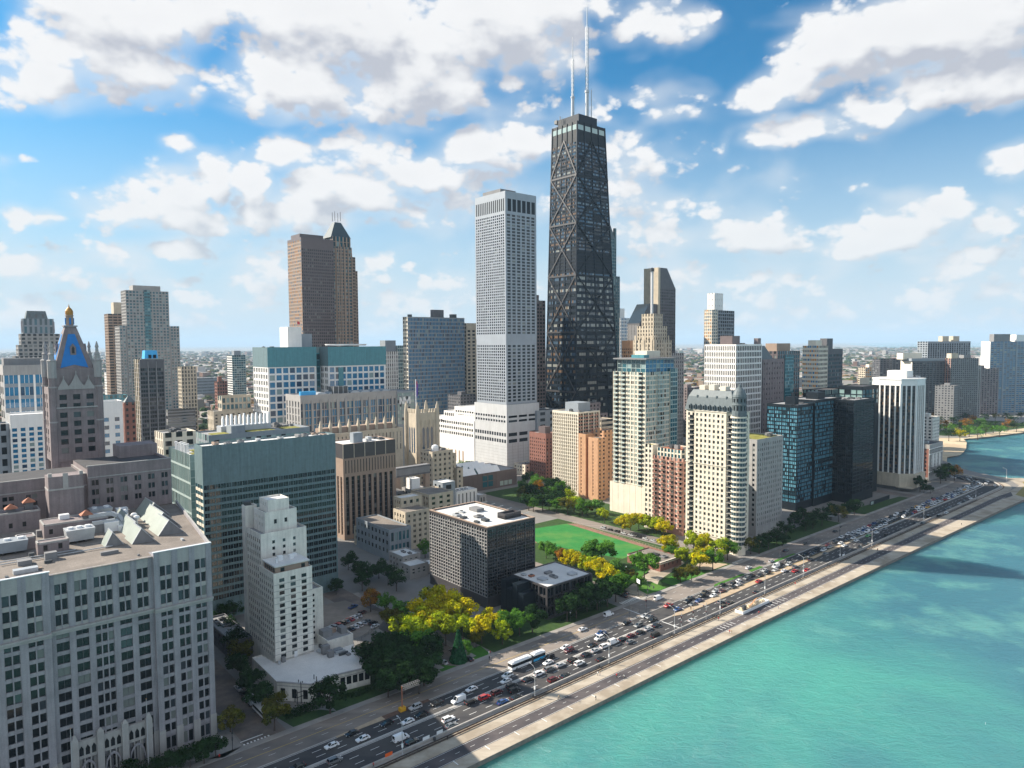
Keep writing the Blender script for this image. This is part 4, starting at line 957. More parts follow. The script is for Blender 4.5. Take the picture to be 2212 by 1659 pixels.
# bronze and silver grid tower with its low annex
def grid_tower():
    b = Bd('grid_tower', 'square dark tower with silver grid front and white roof by the park', 'residence hall', -12.5, 340.6, seed=31)
    e = FS(5, 20, pw=.10, sh=.20, zb=5.5, zt=1.3, d=.35, pal='black', sub=4, sp=.16, sd=.08)
    so = FS(24, 20, pw=.20, sh=.22, zb=5.5, zt=1.3, d=.35, pal='dark2', pm=W['silver'], sm=W['silver'], sd=.05)
    b.block(0, 31.6, 0, 50, 0, 40.3, W['bronze'], e, so, None, W['white_roof'], .5)
    ed = MB()
    for q in ((-.1, 31.7, -.1, 1.2), (-.1, 1.2, 1.2, 50.1), (30.4, 31.7, 1.2, 50.1), (1.2, 30.4, 48.9, 50.1)): ed.box(*q, 40.3, 40.55, W['tan'])
    b.add('roof_edge', ed)
    mb = MB()
    for x0, x1, y0, y1 in ((18, 29, 8, 9), (18, 29, 13, 14), (18, 19, 9, 13), (28, 29, 9, 13)): mb.box(x0, x1, y0, y1, 39.8, 42.6, W['bronze'])
    mb.box(18, 29, 8, 14, 39.8, 41.4, W['dark_metal']); b.add('roof_house', mb)
    b.boxpart('roof_house', 17, 22, 30, 37, 39.8, 41.6, W['mid_grey'])
    b.roofkit(2, 16, 3, 45, 39.8, 6, 1.3)
    arms = MB()
    for i in range(6): arms.beam((30.5, 8 + i * 7, 40.7), (34.6, 8 + i * 7, 41.1), .18, .18, W['metal'])
    b.add('davit_arm', arms)
    bk = MB()
    b.finish()
grid_tower()
def annex():
    x, y, _ = CT(225, -237.2)
    b = Bd('annex_building', 'low dark framed annex with white flat roof right of the grid tower', 'annex', x, y, seed=32)
    b.block(0, 31, 0, 26.5, 0, 15.6, W['bronze'], FS(6, 3, pw=.16, sh=.16, zb=.4, zt=.8, d=.8, pal='black', sub=2, sp=.1, sd=.25), FS(5, 3, pw=.16, sh=.2, zb=.4, zt=.8, d=.8, pal='black', sub=2, sd=.25), None, W['white_roof'], .4)
    for k in range(4): b.boxpart('roof_house', -8 + 0.0, -.02, 8 + k * 4.2, 11.8 + k * 4.2, 0, 12 + (k % 2) * 3.5, W['black'])
    b.roofkit(2, 28, 3, 24, 15.2, 6, 1.1, ('rust', 'mid_grey', 'metal')); b.finish()
annex()
def fieldhouse():
    x, y, _ = CT(321, -245.5)
    b = Bd('field_house', 'small flat roofed red brick field house beside the sports turf', 'field house', x, y, seed=33)
    b.block(0, 20, 0, 24, 0, 5.2, W['red_brick'], FS(4, 1, pw=.75, sh=.4, zb=1, zt=1.5, mg=2, d=.2), None, None, W['gravel'], .5)
    c = MB(); c.box(-.3, 20.3, -.3, 0, 4.2, 4.6, W['cream']); c.box(-.3, 0, 0, 24, 4.2, 4.6, W['cream']); c.box(-.4, 20.4, -.4, .3, 5.2, 5.45, W['cream']); b.add('cornice', c)
    b.roofkit(3, 17, 3, 20, 4.7, 2, .9); b.finish()
fieldhouse()

# ------------------------------------------------------------------ lake front towers
def teal_condo():
    b = Bd('condominium_tower', 'tall cream and glass condominium with flat glazed crown above the turf', 'apartment tower', 97.9, 519.6, seed=41)
    cr = W['cream']
    b.block(0, 37.4, 0, 31.3, 23, 108, cr, FS(9, 25, pw=.10, sh=.30, d=.4, pal='glass', sub=2, sp=.1), FS(9, 25, pw=.26, sh=.34, d=.4, pal='glass', sub=2, sp=.2), None, W['grey_roof'], .6)
    b.block(29, 37.6, -.9, 8, 23, 110, W['glass_frame'], FS(3, 25, pw=.06, sh=.2, d=.3, pal='teal'), FS(1, 25, pw=.06, sh=.2, d=.3, pal='teal'), FS(3, 25, pw=.06, sh=.2, d=.3, pal='teal'), W['grey_roof'], .6)
    b.block(2.5, 37, 2, 29, 107.4, 117.6, W['glass_frame'], FS(8, 3, pw=.06, sh=.12, zt=.8, d=.25, pal='blue'), FS(6, 3, pw=.08, sh=.12, zt=.8, d=.25, pal='teal'), None, None, .5)
    mb = MB(); mb.box(-.5, 38.5, -1, 31, 117.2, 118.2, W['mid_grey'], True); b.add('crown_roof', mb)
    b.boxpart('penthouse', 14, 30, 10, 22, 118.2, 123.5, W['cream']); b.boxpart('penthouse', 8, 14, 8, 20, 118.2, 120.5, W['teal_dark'])
    b.block(-1, 17, -.6, 33.5, 0, 23, W['cream'], FS(4, 4, pw=.9, sh=.9), FS(6, 4, pw=.96, sh=.96, sd=.08), None, W['grey_roof'], .8); b.block(17.2, 37.6, -.2, 31, 0, 23, W['cream'], FS(4, 4, pw=.94, sh=.94, sd=.08), None, None, None, .8)
    k = 0
    for j in range(25):
        z = 23 + j * 3.4
        for y in (4.5, 20.5, 27.6):
            mb = MB(); mb.box(-1.5, 0, y - 1.9, y + 1.9, z + .2, z + .42, cr, True); mb.box(-1.5, -1.4, y - 1.9, y + 1.9, z + .42, z + 1.3, W['glass_frame']); mb.box(-.06, -.02, y - 1.5, y + 1.5, z + .5, z + 2.9, GL['dark'][0][0])
            o = b.add('balcony', mb)
        mb = MB(); mb.box(13, 20, -1.2, 0, z + .2, z + .42, cr, True); mb.box(13, 20, -1.2, -1.1, z + .42, z + 1.3, W['glass_frame']); b.add('balcony', mb)
    b.finish(); 
teal_condo()

def mansard_tower():
    b = Bd('mansard_tower', 'cream apartment tower with grey mansard roof and rounded glass corner bay', 'apartment tower', 138.4, 425.8, seed=42)
    cr = W['cream']; sl = W['slate']; H = 87.0; nf = 24
    f = lambda nb, pw: FS(nb, nf, pw=pw, sh=.44, zb=6, zt=2.0, d=.45, pal='home', sd=.05, mg=.5)
    b.block(0, 13.6, 3, 40, 0, H, cr, f(3, .5), f(11, .5), None, None, .5)
    # projecting flat front of the south side
    b.block(-1.2, 0, 10, 33, 0, H, cr, None, f(7, .48), None, None, .3)
    led = MB()
    for z in (H - .5, H - 34, 8): led.box(-1.6, 14, 2.6, 3, z, z + .5, cr); led.box(-1.6, -1.2, 9.6, 33.4, z, z + .5, cr); led.box(-.4, 0, 33.4, 40.4, z, z + .5, cr)
    b.add('cornice', led)
    for j in range(23):
        z = 8 + j * 3.3
        for y0, y1 in ((34, 37.5), (6.0, 9.2)):
            mb = MB(); mb.box(-1.6, 0, y0, y1, z, z + .25, cr, True); mb.box(-1.6, -1.5, y0, y1, z + .25, z + 1.2, W['dark_metal']); mb.box(-.06, -.02, y0 + .2, y1 - .2, z + .3, z + 2.8, GL['dark'][0][0]); b.add('balcony', mb)
    # rounded bay at the corner
    def arc(r, cx, cy, a0, a1, n=12): return [(cx + r * cos(a0 + (a1 - a0) * i / n), cy + r * sin(a0 + (a1 - a0) * i / n)) for i in range(n + 1)]
    bay = MB(); cx, cy = 2.2, 3.2; full = lambda r: arc(r, cx, cy, radians(120), radians(345)) + [(cx, cy)]
    bay.prism(full(4.1), 0, H - 2, GL['teal'][1][0], cap=False)
    for j in range(27):
        z = 5 + j * 3.03; bay.prism(full(4.55), z, z + .95, cr, bottom=True)
    for a in range(0, 226, 25):
        aa = radians(120 + a); bay.beam((cx + 4.13 * cos(aa), cy + 4.13 * sin(aa), 5), (cx + 4.13 * cos(aa), cy + 4.13 * sin(aa), H - 2), .25, .2, W['bluegrey'])
    bay.prism(full(4.7), 0, 5, cr); b.add('corner_bay', bay)
    # slate roof
    r = MB(); R0, R1, R2 = (-1.2, 13.8, 5.5, 40.2), (-.2, 12.8, 6.5, 39.2), (2.6, 10.4, 9, 36.6)
    r.frustum(rect(*R0), H, rect(*R1), H + 5.8, sl, False); r.frustum(rect(*R1), H + 5.8, rect(.3, 12.3, 7, 38.6), H + 8.5, sl, False); r.frustum(rect(.3, 12.3, 7, 38.6), H + 8.5, rect(*R2), H + 12.6, sl)
    b.add('mansard_roof', r); ro = b.root.children[-1]
    for i in range(9):
        y = 8.2 + i * 3.5; mb = MB(); mb.prism([(-1.9, y - .75), (0, y - .75), (0, y + .75), (-1.9, y + .75)], H + .3, H + 3.2, sl); mb.lathe([(.75, H + 3.2), (.6, H + 3.6), (.2, H + 3.9)], 10, sl, -1.0, y)
        mb.box(-1.95, -1.9, y - .5, y + .5, H + .8, H + 3.0, GL['dark'][0][0]); b.add('dormer', mb, ro)
    for i in range(4):
        y = 11 + i * 7; mb = MB(); mb.lathe([(.7, H + 8.0), (.7, H + 9.2), (.1, H + 9.6)], 10, sl, .5, y); b.add('dormer', mb, ro)
    for i in range(3):
        x = 3.5 + i * 3.8; mb = MB(); mb.box(x - .7, x + .7, 4.9, 6.5, H + .3, H + 3.4, sl); mb.box(x - .45, x + .45, 4.85, 4.9, H + .8, H + 3, GL['dark'][0][0]); b.add('dormer', mb, ro)
    mb = MB(); mb.lathe([(4.5, H - 2), (4.5, H + .6), (4.1, H + .7), (4.1, H + 4.6), (4.5, H + 4.8), (4.1, H + 5.2), (3.9, H + 9.2), (4.25, H + 9.5), (4.0, H + 11), (3.2, H + 13), (2.0, H + 14.6), (.9, H + 15.4), (.6, H + 17), (.1, H + 17.4)], 16, sl, cx, cy)
    for a in range(9):
        aa = radians(100 + a * 32); x, y = cx + 4.12 * cos(aa), cy + 4.12 * sin(aa)
        mb.beam((x, y, H + 1.4), (x, y, H + 4.2), 1.0, .1, GL['dark'][0][0], (cos(aa), sin(aa), 0)); mb.beam((x, y, H + 6.4), (x, y, H + 8.6), .9, .1, GL['dark'][0][0], (cos(aa), sin(aa), 0))
    b.add('corner_dome', mb)
    for y, h in ((14, 2.8), (22, 3.6), (29, 3.0)): b.boxpart('chimney', 4, 9, y, y + 4, H + 12.4, H + 12.4 + h, W['cream'])
    b.finish()
mansard_tower()

def balcony_block():
    b = Bd('brick_apartment_block', 'pink brick apartment block with tiers of balconies beside the mansard tower', 'apartment building', 113.7, 469.6, seed=43)
    pk = W['pink_brick']
    b.block(0, 22, 0, 31, 0, 52, pk, FS(4, 15, pw=.5, sh=.45, pal='home'), FS(9, 15, pw=.45, sh=.4, zb=4, pal='home', d=.4), None, W['grey_roof'], .6)
    b.block(.8, 20, 2, 22, 51, 57.6, W['cream'], FS(4, 2, pw=.3, sh=.3, pal='teal'), FS(7, 2, pw=.3, sh=.3, pal='teal'), None, W['rust'], .6)
    b.block(-.5, 6, 25, 32, 0, 59, W['cream'], None, FS(2, 17, pw=.4, sh=.4, pal='home'), None, W['green_roof'], .6)
    for j in range(15):
        z = 4.6 + j * 3.16
        for y in (3.0, 10.0, 17.0, 23.2):
            mb = MB(); n = 8; P = [( -1.9 * sin(pi * i / n), y - 2.3 + 4.6 * i / n) for i in range(n + 1)]
            mb.prism(P[::-1], z, z + .3, W['cream'], bottom=True)
            for p0, p1 in zip(P, P[1:]): mb.face([(p0[0], p0[1], z + .3), (p1[0], p1[1], z + .3), (p1[0], p1[1], z + 1.2), (p0[0], p0[1], z + 1.2)], W['pink_brick'])
            b.add('balcony', mb)
    b.roofkit(2, 18, 3, 20, 57, 4); b.finish()
balcony_block()

tower('stone_apartment_block', 'plain grey stone apartment block with roof garden next to the mansard tower', 'apartment building', 162.4, 468.1, 33.8, 26, 65, 'pale_stone',
      FS(13, 17, pw=.62, sh=.45, zb=5, zt=3, d=.3, pal='home', mg=1), FS(6, 17, pw=.6, sh=.45, zb=5, zt=3, d=.3), 'green_roof', kit=3)

def black_towers():
    blk = W['black']
    b = Bd('black_glass_tower', 'black steel and glass tower with pale curtains nearest the mansard tower', 'apartment tower', 217.0, 537.8, seed=44)
    cw = lambda nb, sub: FS(nb, 25, pw=.10, sh=.26, zb=5.5, zt=2.2, d=.3, pal='curtain', sub=sub, sp=.16, row=.25, sd=.06)
    b.block(0, 25, 0, 25.3, 0, 81.5, blk, cw(4, 4), cw(4, 4), None, W['grey_roof'], .6)
    b.block(25, 70, -1.5, 22, 0, 84.0, blk, cw(7, 4), cw(1, 1), None, W['grey_roof'], .6)
    b.boxpart('penthouse', 7, 13, 6, 14, 80.9, 87, blk); b.boxpart('penthouse', 9, 11, 8, 10, 87, 90, blk); b.boxpart('penthouse', 40, 52, 4, 14, 83.4, 89, blk)
    b.roofkit(14, 24, 3, 22, 80.9, 3, 1.4); b.finish()
    c = Bd('black_glass_tower', 'dark black glass tower without lit curtains, right of the curtained one', 'apartment tower', 271.2, 561.0, seed=45)
    k = lambda nb: FS(nb, 25, pw=.10, sh=.22, zb=7, zt=2.2, d=.3, pal='black', sub=4, sp=.14)
    c.block(0, 38, 0, 24, 0, 83, blk, k(6), k(4), None, W['grey_roof'], .6)
    c.block(34, 66, 8, 28, 0, 92, blk, FS(5, 3, pw=.1, sh=.2, zb=76, zt=3, d=.3, pal='teal'), FS(4, 3, pw=.1, sh=.2, zb=76, zt=3, d=.3, pal='glass'), None, W['dark_roof'], .6)
    c.roofkit(3, 33, 3, 20, 82.4, 4, 1.5); c.finish()
    w = Bd('garden_wall', 'long low black wall behind the lawn at the dark glass tower', 'wall', *CT(576, -236)[:2]); mb = MB(); mb.box(0, 36, 0, .6, 0, 3.2, blk); w.add('wall', mb); mb = MB(); mb.box(0, 5, -.1, 0, .6, 2.9, GL['glass'][1][0]); w.add('panel', mb)
black_towers()

def striped_tower():
    b = Bd('striped_tower', 'octagonal tower of white ribs and dark glass on a pale base', 'apartment tower', 342.0, 605.1, seed=46)
    x1, y1, c = 36, 36, 9.0; wh = W['white']; Hc = 96.5
    def octo(d): return [(c + d * .41, d), (x1 - c - d * .41, d), (x1 - d, c + d * .41), (x1 - d, y1 - c), (x1 - c, y1 - d), (c, y1 - d), (d, y1 - c - d * .41), (d, c + d * .41)]
    b.wall.prism(octo(.6), 0, Hc - 1, W['bronze'], cap=False)
    O = octo(0)
    for i in range(8):
        p0, p1 = O[i], O[(i + 1) % 8]; L = hypot(p1[0] - p0[0], p1[1] - p0[1]); nb = 3 if L < 15 else 4
        ux, uy = (p1[0] - p0[0]) / L, (p1[1] - p0[1]) / L; nx, ny = uy, -ux; ang = atan2(uy, ux); Pq = lambda u, k: (p0[0] + ux * u + nx * k, p0[1] + uy * u + ny * k)
        nf = 25; fl = (Hc - 9 - 16) / nf
        for q in range(nb):
            a, e = L * q / nb, L * (q + 1) / nb
            for j in range(nf):
                z = 16 + j * fl
                for h in range(2):
                    u = a + (e - a) * (h + .5) / 2; p = Pq(u, -.5); b.win.append(((p[0], p[1], z + fl * .62), ang, (e - a) / 2 - .25, fl * .7, pick('warm', b.rnd)))
    b.wall_ribs = MB(); rb = MB()
    for i in range(8):
        p0, p1 = O[i], O[(i + 1) % 8]; L = hypot(p1[0] - p0[0], p1[1] - p0[1]); nb = 3 if L < 15 else 4; ux, uy = (p1[0] - p0[0]) / L, (p1[1] - p0[1]) / L; nx, ny = uy, -ux
        for q in range(nb):
            u = L * q / nb; w_ = 1.9 if q == 0 else 1.0; x, y = p0[0] + ux * u, p0[1] + uy * u
            rb.beam((x - nx * .1, y - ny * .1, 13), (x - nx * .1, y - ny * .1, Hc - 4), w_, 1.3, wh, (nx, ny, 0))
    b.add('rib', rb); b.root.children[-1]['kind'] = 'stuff'
    top = MB(); top.prism(octo(-.6), Hc - 5.5, Hc - .4, wh, bottom=True); top.prism(octo(-1.1), Hc - .4, Hc + .6, wh, bottom=True); b.add('crown', top)
    r = MB(); r.face([(x, y, Hc + .62) for x, y in octo(0)], W['white_roof']); b.add('roof', r)
    b.boxpart('penthouse', 13, 28, 10, 26, Hc + .6, Hc + 7.0, wh)
    for (x, y) in ((31, 8), (32, 12), (27, 4.5)):
        mb = MB(); mb.lathe([(.15, Hc + .6), (.3, Hc + 1.2), (1.2, Hc + 2.2), (.1, Hc + 1.6)], 10, W['white_metal'], x, y); b.add('satellite_dish', mb)
    base = MB(); ob = [(x + (x - 18) * .12, y + (y - 18) * .12) for x, y in octo(0)]; base.prism(ob, 3.2, 14.5, W['beige']); base.prism(octo(.5), 0, 3.2, W['dark_grey'], cap=False); base.box(-4, 40, -3, 10, 3.0, 3.5, W['beige'], True); b.add('base', base)
    b.finish()
striped_tower()
def ornate():
    b = Bd('ornate_hotel', 'ornate pale stone mid rise with red brick flank right of the striped tower', 'apartment building', 385.5, 651.6, seed=47)
    b.block(0, 34, 0, 26, 0, 33.8, W['pale_stone'], FS(8, 8, pw=.52, sh=.36, zb=3, zt=4, d=.6, pal='home', mg=1), FS(5, 7, pw=.7, sh=.5, zb=3, zt=4, pm=W['red_brick'], sm=W['red_brick']), None, W['dark_roof'], .9)
    mb = MB()
    for z in (29.2, 24.4, 8): mb.box(-.3, 34.3, -.6, 0, z, z + .5, W['white'])
    for x in (8.6, 16.9, 25.2): mb.lathe([(1.8, 12), (1.8, 24)], 8, W['white'], x, .6)
    b.add('cornice', mb); b.roofkit(3, 30, 3, 22, 32.9, 4); b.finish()
ornate()

# ------------------------------------------------------------------ towers behind the park
tower('brick_apartment_block', 'narrow dark brick apartment block behind the trees left of the white grid condo', 'apartment building', 31.6, 667.5, 14, 23, 44.3, 'red_brick',
      FS(3, 12, pw=.6, sh=.5, zt=5), FS(8, 12, pw=.6, sh=.5, zt=5, sd=.05), 'grey_roof', pent=(.1, .6, .1, .5, 7, 'brown'))
tower('condominium_slab', 'white grid condominium with brown east wall behind the park trees', 'apartment building', 55.4, 592.8, 26.8, 31.3, 71.5, 'cream',
      FS(4, 23, pw=.14, sh=.34, zb=4, zt=1.2, pal='warm', sm=W['pink_brick'], sub=2), FS(13, 22, pw=.36, sh=.32, zb=4, zt=2, d=.9, pal='dark', sd=.3), 'grey_roof', pent=(.3, .85, .25, .75, 8, 'bluegrey'))
def orange_block():
    b = Bd('orange_brick_tower', 'slim orange brick apartment tower wedged beside the cream glass condominium', 'apartment building', 70, 576, seed=51)
    b.block(0, 10, 0, 11, 0, 52, W['orange_brick'], FS(2, 16, pw=.6, sh=.5), FS(1, 16, pw=.9, sh=.4, zb=3, zt=3, d=.5), None, W['gravel'], .6)
    b.block(10, 24, 3, 14, 0, 57, W['orange_brick'], FS(3, 16, pw=.6, sh=.5), FS(2, 16, pw=.55, sh=.4), None, W['gravel'], .6)
    b.block(0, 10, 14, 24, 0, 54, W['orange_brick'], None, FS(1, 16, pw=.88, sh=.4, zb=3, zt=3, d=.5), None, W['gravel'], .6)
    b.block(2, 10, 11, 14, 0, 50, W['rust'], None, None, None, W['gravel'], .6)
    mb = MB(); n = 10; mb.face([(10 - .05, 8 + 2.4 * cos(pi * i / n), 57 + 2.4 * sin(pi * i / n)) for i in range(n + 1)], W['orange_brick']); mb.box(10, 10.5, 5.6, 10.4, 57, 58.5, W['orange_brick']); b.add('gable', mb)
    b.finish()
orange_block()

def marble_tower():
    b = Bd('marble_tower', 'tall grey marble tower with square windows and wide blank white base', 'tower', -5.5, 700, seed=52)
    mw = W['marble']
    def f(nb): return None
    H = 278.0
    b.block(0, 41, 0, 48, 134.5, H, mw, FS(6, 37, pw=.32, sh=.34, zb=3.5, zt=22, mg=1.0, d=.4, pal='dark2', sd=.0), FS(15, 43, pw=.34, sh=.36, zb=3.5, zt=22, mg=1, d=.4, pal='dark2', sd=0), None, W['grey_roof'], .9)
    b.block(0, 40.8, .05, 47.5, 69, 134.5, mw, FS(6, 17, pw=.36, sh=.36, zb=1.5, zt=6.5, mg=1, d=.4, pal='dark2', sd=0), FS(15, 20, pw=.34, sh=.36, zb=1.5, zt=6.5, mg=1, d=.4, pal='dark2', sd=0), None, None, .9)
    lv = MB()
    for i in range(6): x = 3 + i * 6.3; lv.box(x, x + 4.6, -.05, 0, H - 19, H - 7, W['black'])
    for i in range(15): y = 1.8 + i * 3.06; lv.box(-.05, 0, y, y + 1.7, H - 19, H - 7, W['black'])
    b.add('louvre', lv); b.boxpart('penthouse', 4, 24, 12, 40, H - .9, H + 4.5, W['mid_grey'])
    # podium of the tower
    b.block(-1.5, 42, -2, 50, 0, 69, W['marble_pale'], FS(3, 2, pw=.14, sh=.5, zb=49, zt=11, d=.6, pal='black', mg=1.5), FS(12, 2, pw=.3, sh=.5, zb=49, zt=11, d=.6, pal='black', mg=1), None, W['grey_roof'], .9)
    win = MB()
    for zz in (37.5, 31):
        for i in range(3): x = .8 + i * 14; win.box(x, x + 11, -2.05, -2, zz, zz + 3.4, W['black'])
        for i in range(13): y = -.5 + i * 3.9; win.box(-1.55, -1.5, y, y + 2.6, zz, zz + 3.4, W['black'])
    b.add('window_strip', win)
    j = MB()
    for i in range(1, 10): j.box(-1.5, 42.05, -2.04, -2, i * 3, i * 3 + .1, W['mid_grey']); j.box(-1.54, -1.5, -2, 50, i * 3, i * 3 + .1, W['mid_grey'])
    for x in (6, 13, 20, 27, 34): j.box(x, x + .25, -2.06, -2, 0, 30, W['mid_grey'])
    b.add('panel_joint', j)
    # lower shopping wing towards the west
    W2 = W['white']
    b.block(-2, 40, 50.2, 132, 0, 49, W2, None, FS(20, 3, pw=.32, sh=.50, zb=29, zt=3, mg=1, d=.5, pal='dark2'), None, W['white_roof'], .9)
    b.block(2, 40, 50.2, 90, 48, 62.0, W2, None, FS(9, 1, pw=.3, sh=.4, zb=2, zt=4, mg=1, d=.5), None, W['white_roof'], .9)
    b.block(2, 40, 50.2, 110, 48, 56, W2, None, FS(16, 1, pw=.3, sh=.3, zb=1, zt=2, mg=1, d=.5), None, W['white_roof'], .9)
    ar = MB()
    for i in range(8):
        y = 70 + i * 6.6; n = 8; ar.face([(-2.06, y - 1.3, 3), (-2.06, y + 1.3, 3)] + [(-2.06, y + 1.3 * cos(pi * k / n), 14 + 1.8 * sin(pi * k / n)) for k in range(n + 1)], W['tan'])
    b.add('arched_window', ar)
    # lettering on the wing (as on the photograph, three short words)
    cu = bpy.data.curves.new('lettering', 'FONT'); cu.body = 'Water Tower Place'; cu.size = 3.4; cu.extrude = .12
    cu.materials.append(W['bronze']); t0_ = bpy.data.objects.new('lettering', cu); COL.objects.link(t0_); bpy.context.view_layer.update(); t = bpy.data.objects.new('lettering', bpy.data.meshes.new_from_object(t0_)); bpy.data.objects.remove(t0_); COL.objects.link(t); t.parent = b.root; t.location = (-2.25, 130.5, 44.6); t.rotation_euler = (pi / 2, 0, -pi / 2)
    b.finish()
marble_tower()

def hancock():
    X, Y = 72.1, 800.0
    b = Bd('braced_tower', 'tallest black tapering tower with diagonal bracing and two white antennas', 'skyscraper', X, Y, seed=53)
    bk = W['hancock']; H = 376.0
    zb_ = 54.0
    # corner lines from the measured widths at two levels (x north, y west)
    c54 = ((0, 0), (72.9, 0), (72.9, 50.2), (0, 50.2)); cT = ((6.6, 2.5), (51.9, 2.5), (51.9, 41.7), (6.6, 41.7))
    cT = ((3.6, 1.2), (48.9, 1.2), (48.9, 40.4), (3.6, 40.4))
    ex = lambda i, z: tuple(c54[i][k] + (cT[i][k] - c54[i][k]) * (z - zb_) / (H - zb_) for k in (0, 1))
    body = MB(); body.frustum([ex(i, 0) for i in range(4)], 0, [ex(i, H) for i in range(4)], H, W['black'], True, W['dark_roof']); b.add('core', body)
    def face(i0, i1, ncol, pal):
        def Q(u, z, k=0.0):
            a, c = ex(i0, z), ex(i1, z); dx, dy = c[0] - a[0], c[1] - a[1]; L = hypot(dx, dy); return (a[0] + dx * u + dy / L * k, a[1] + dy * u - dx / L * k, z)
        n = Vector(Q(0, 0, 1)) - Vector(Q(0, 0, 0))
        fr = MB(); wn = MB()
        for q in range(ncol + 1):
            u = q / ncol; fr.beam(Q(u, 0, .35), Q(u, H, .35), 1.1 if q in (0, ncol) else .95, .7, bk, n)
        zs = []; z = 8.0
        while z < H - 22: zs.append(z); z += 6.6 if z < 205 else 3.9
        dark = [g for g in zs if 205 < g < 232]
        for z in zs:
            hgt = 6.6 if z < 205 else 3.9
            fr.beam(Q(0, z, .18), Q(1, z, .18), hgt * (.42 if z > 205 else .5), .35, bk, n)
            if 207 < z < 232: continue
            row = pick(pal[1] if z < 205 else pal[0], b.rnd)
            for q in range(ncol):
                if z > 205 and b.rnd.random() < pal[2]: continue
                for h in range(4):
                    m = row if b.rnd.random() < .45 else pick(pal[1] if z < 205 else pal[0], b.rnd)
                    u0, u1 = (q + .08 + h * .215) / ncol, (q + .08 + h * .215 + .2) / ncol
                    za, zc = z + hgt * .24, z + hgt * .78
                    wn.face([Q(u0, za, .04), Q(u1, za, .04), Q(u1, zc, .04), Q(u0, zc, .04)], m)
        for zq in (0, 1): pass
        for q in range(ncol):
            u0, u1 = (q + .12) / ncol, (q + .88) / ncol; wn.face([Q(u0, H - 9, .12), Q(u1, H - 9, .12), Q(u1, H - 3.5, .12), Q(u0, H - 3.5, .12)], W['skylight'] if False else GL['glass'][1][0])
        br = MB(); lv = [0, 74, 142, 206, 264, 317, 358]
        for z0, z1 in zip(lv, lv[1:]):
            if z1 == 358:
                br.beam(Q(0, z0, .9), Q(.5, z1, .9), 1.35, .5, W['bronze'], n); br.beam(Q(1, z0, .9), Q(.5, z1, .9), 1.35, .5, W['bronze'], n)
            else:
                br.beam(Q(0, z0, .9), Q(1, z1, .9), 1.35, .5, W['bronze'], n); br.beam(Q(1, z0, .98), Q(0, z1, .98), 1.35, .5, W['bronze'], n)
            br.beam(Q(0, z0, .82), Q(1, z0, .82), 1.9, .4, W['bronze'], n)
        bm_ = W['bronze'] if i0 == 3 else W['black']; br.m = [bm_]; b.add('facade_frame', fr); b.add('diagonal_bracing', br); o = b.add('window', wn); o['kind'] = 'stuff'  # sunlit paler and shaded darker bracing put into the colour by face
    face(0, 1, 4, ('han', 'home', .12)); face(3, 0, 5, ('han2', 'han2', .03))
    mb = MB(); mb.prism(rect(8, 38, 3, 36), H, H + 9, bk); b.add('penthouse', mb)
    def ant(x, y, z0, prof, lat0, lat1, wl, m):
        mb = MB(); mb.lathe(prof, 12, m, x, y); b.add('antenna', mb); an = b.root.children[-1]
        l = MB(); n = int((lat1 - lat0) / 5)
        for (sx, sy) in ((-1, -1), (1, -1), (1, 1), (-1, 1)): l.beam((x + sx * wl, y + sy * wl, lat0), (x + sx * wl, y + sy * wl, lat1), .32, .32, W['metal'])
        for i in range(n):
            za, zc = lat0 + (lat1 - lat0) * i / n, lat0 + (lat1 - lat0) * (i + 1) / n
            for (a, c) in (((-1, -1), (1, -1)), ((1, -1), (1, 1)), ((1, 1), (-1, 1)), ((-1, 1), (-1, -1))):
                l.beam((x + a[0] * wl, y + a[1] * wl, za), (x + c[0] * wl, y + c[1] * wl, zc), .2, .2, W['metal'])
        b.add('lattice_mast', l, an)
    wm_ = W['metal']
    ant(21.5, 25.5, H, [(2.2, H + 4), (2.2, H + 8), (2.0, H + 9), (1.9, H + 34), (2.5, H + 34.5), (2.5, H + 36), (.5, H + 36.5), (.5, H + 91), (.4, H + 91.5), (.35, H + 103)], H + 36, H + 78, 1.0, W['metal'])
    ant(30, 11, H, [(2.3, H + 4), (2.3, H + 8), (2.1, H + 9), (2.0, H + 38), (2.6, H + 38.5), (2.6, H + 41), (.5, H + 41.5), (.5, H + 112), (.45, H + 112.5), (.4, H + 132), (.2, H + 133), (.12, H + 150)], H + 41, H + 112, 1.15, W['metal'])
    mb = MB()
    R = random.Random(4)
    for i in range(10):
        x, y = R.uniform(2, 20), R.uniform(28, 42); mb.beam((x, y, H), (x, y, H + R.uniform(8, 17)), .25, .25, W['dark_metal'])
    mb.beam((34, 8, H + 9), (34, 8, H + 42), .7, .7, W['metal']); mb.box(8, 13, 38, 42, H + 6, H + 10, W['dark_metal'], True); b.add('aerial', mb)
    b.finish()
hancock()

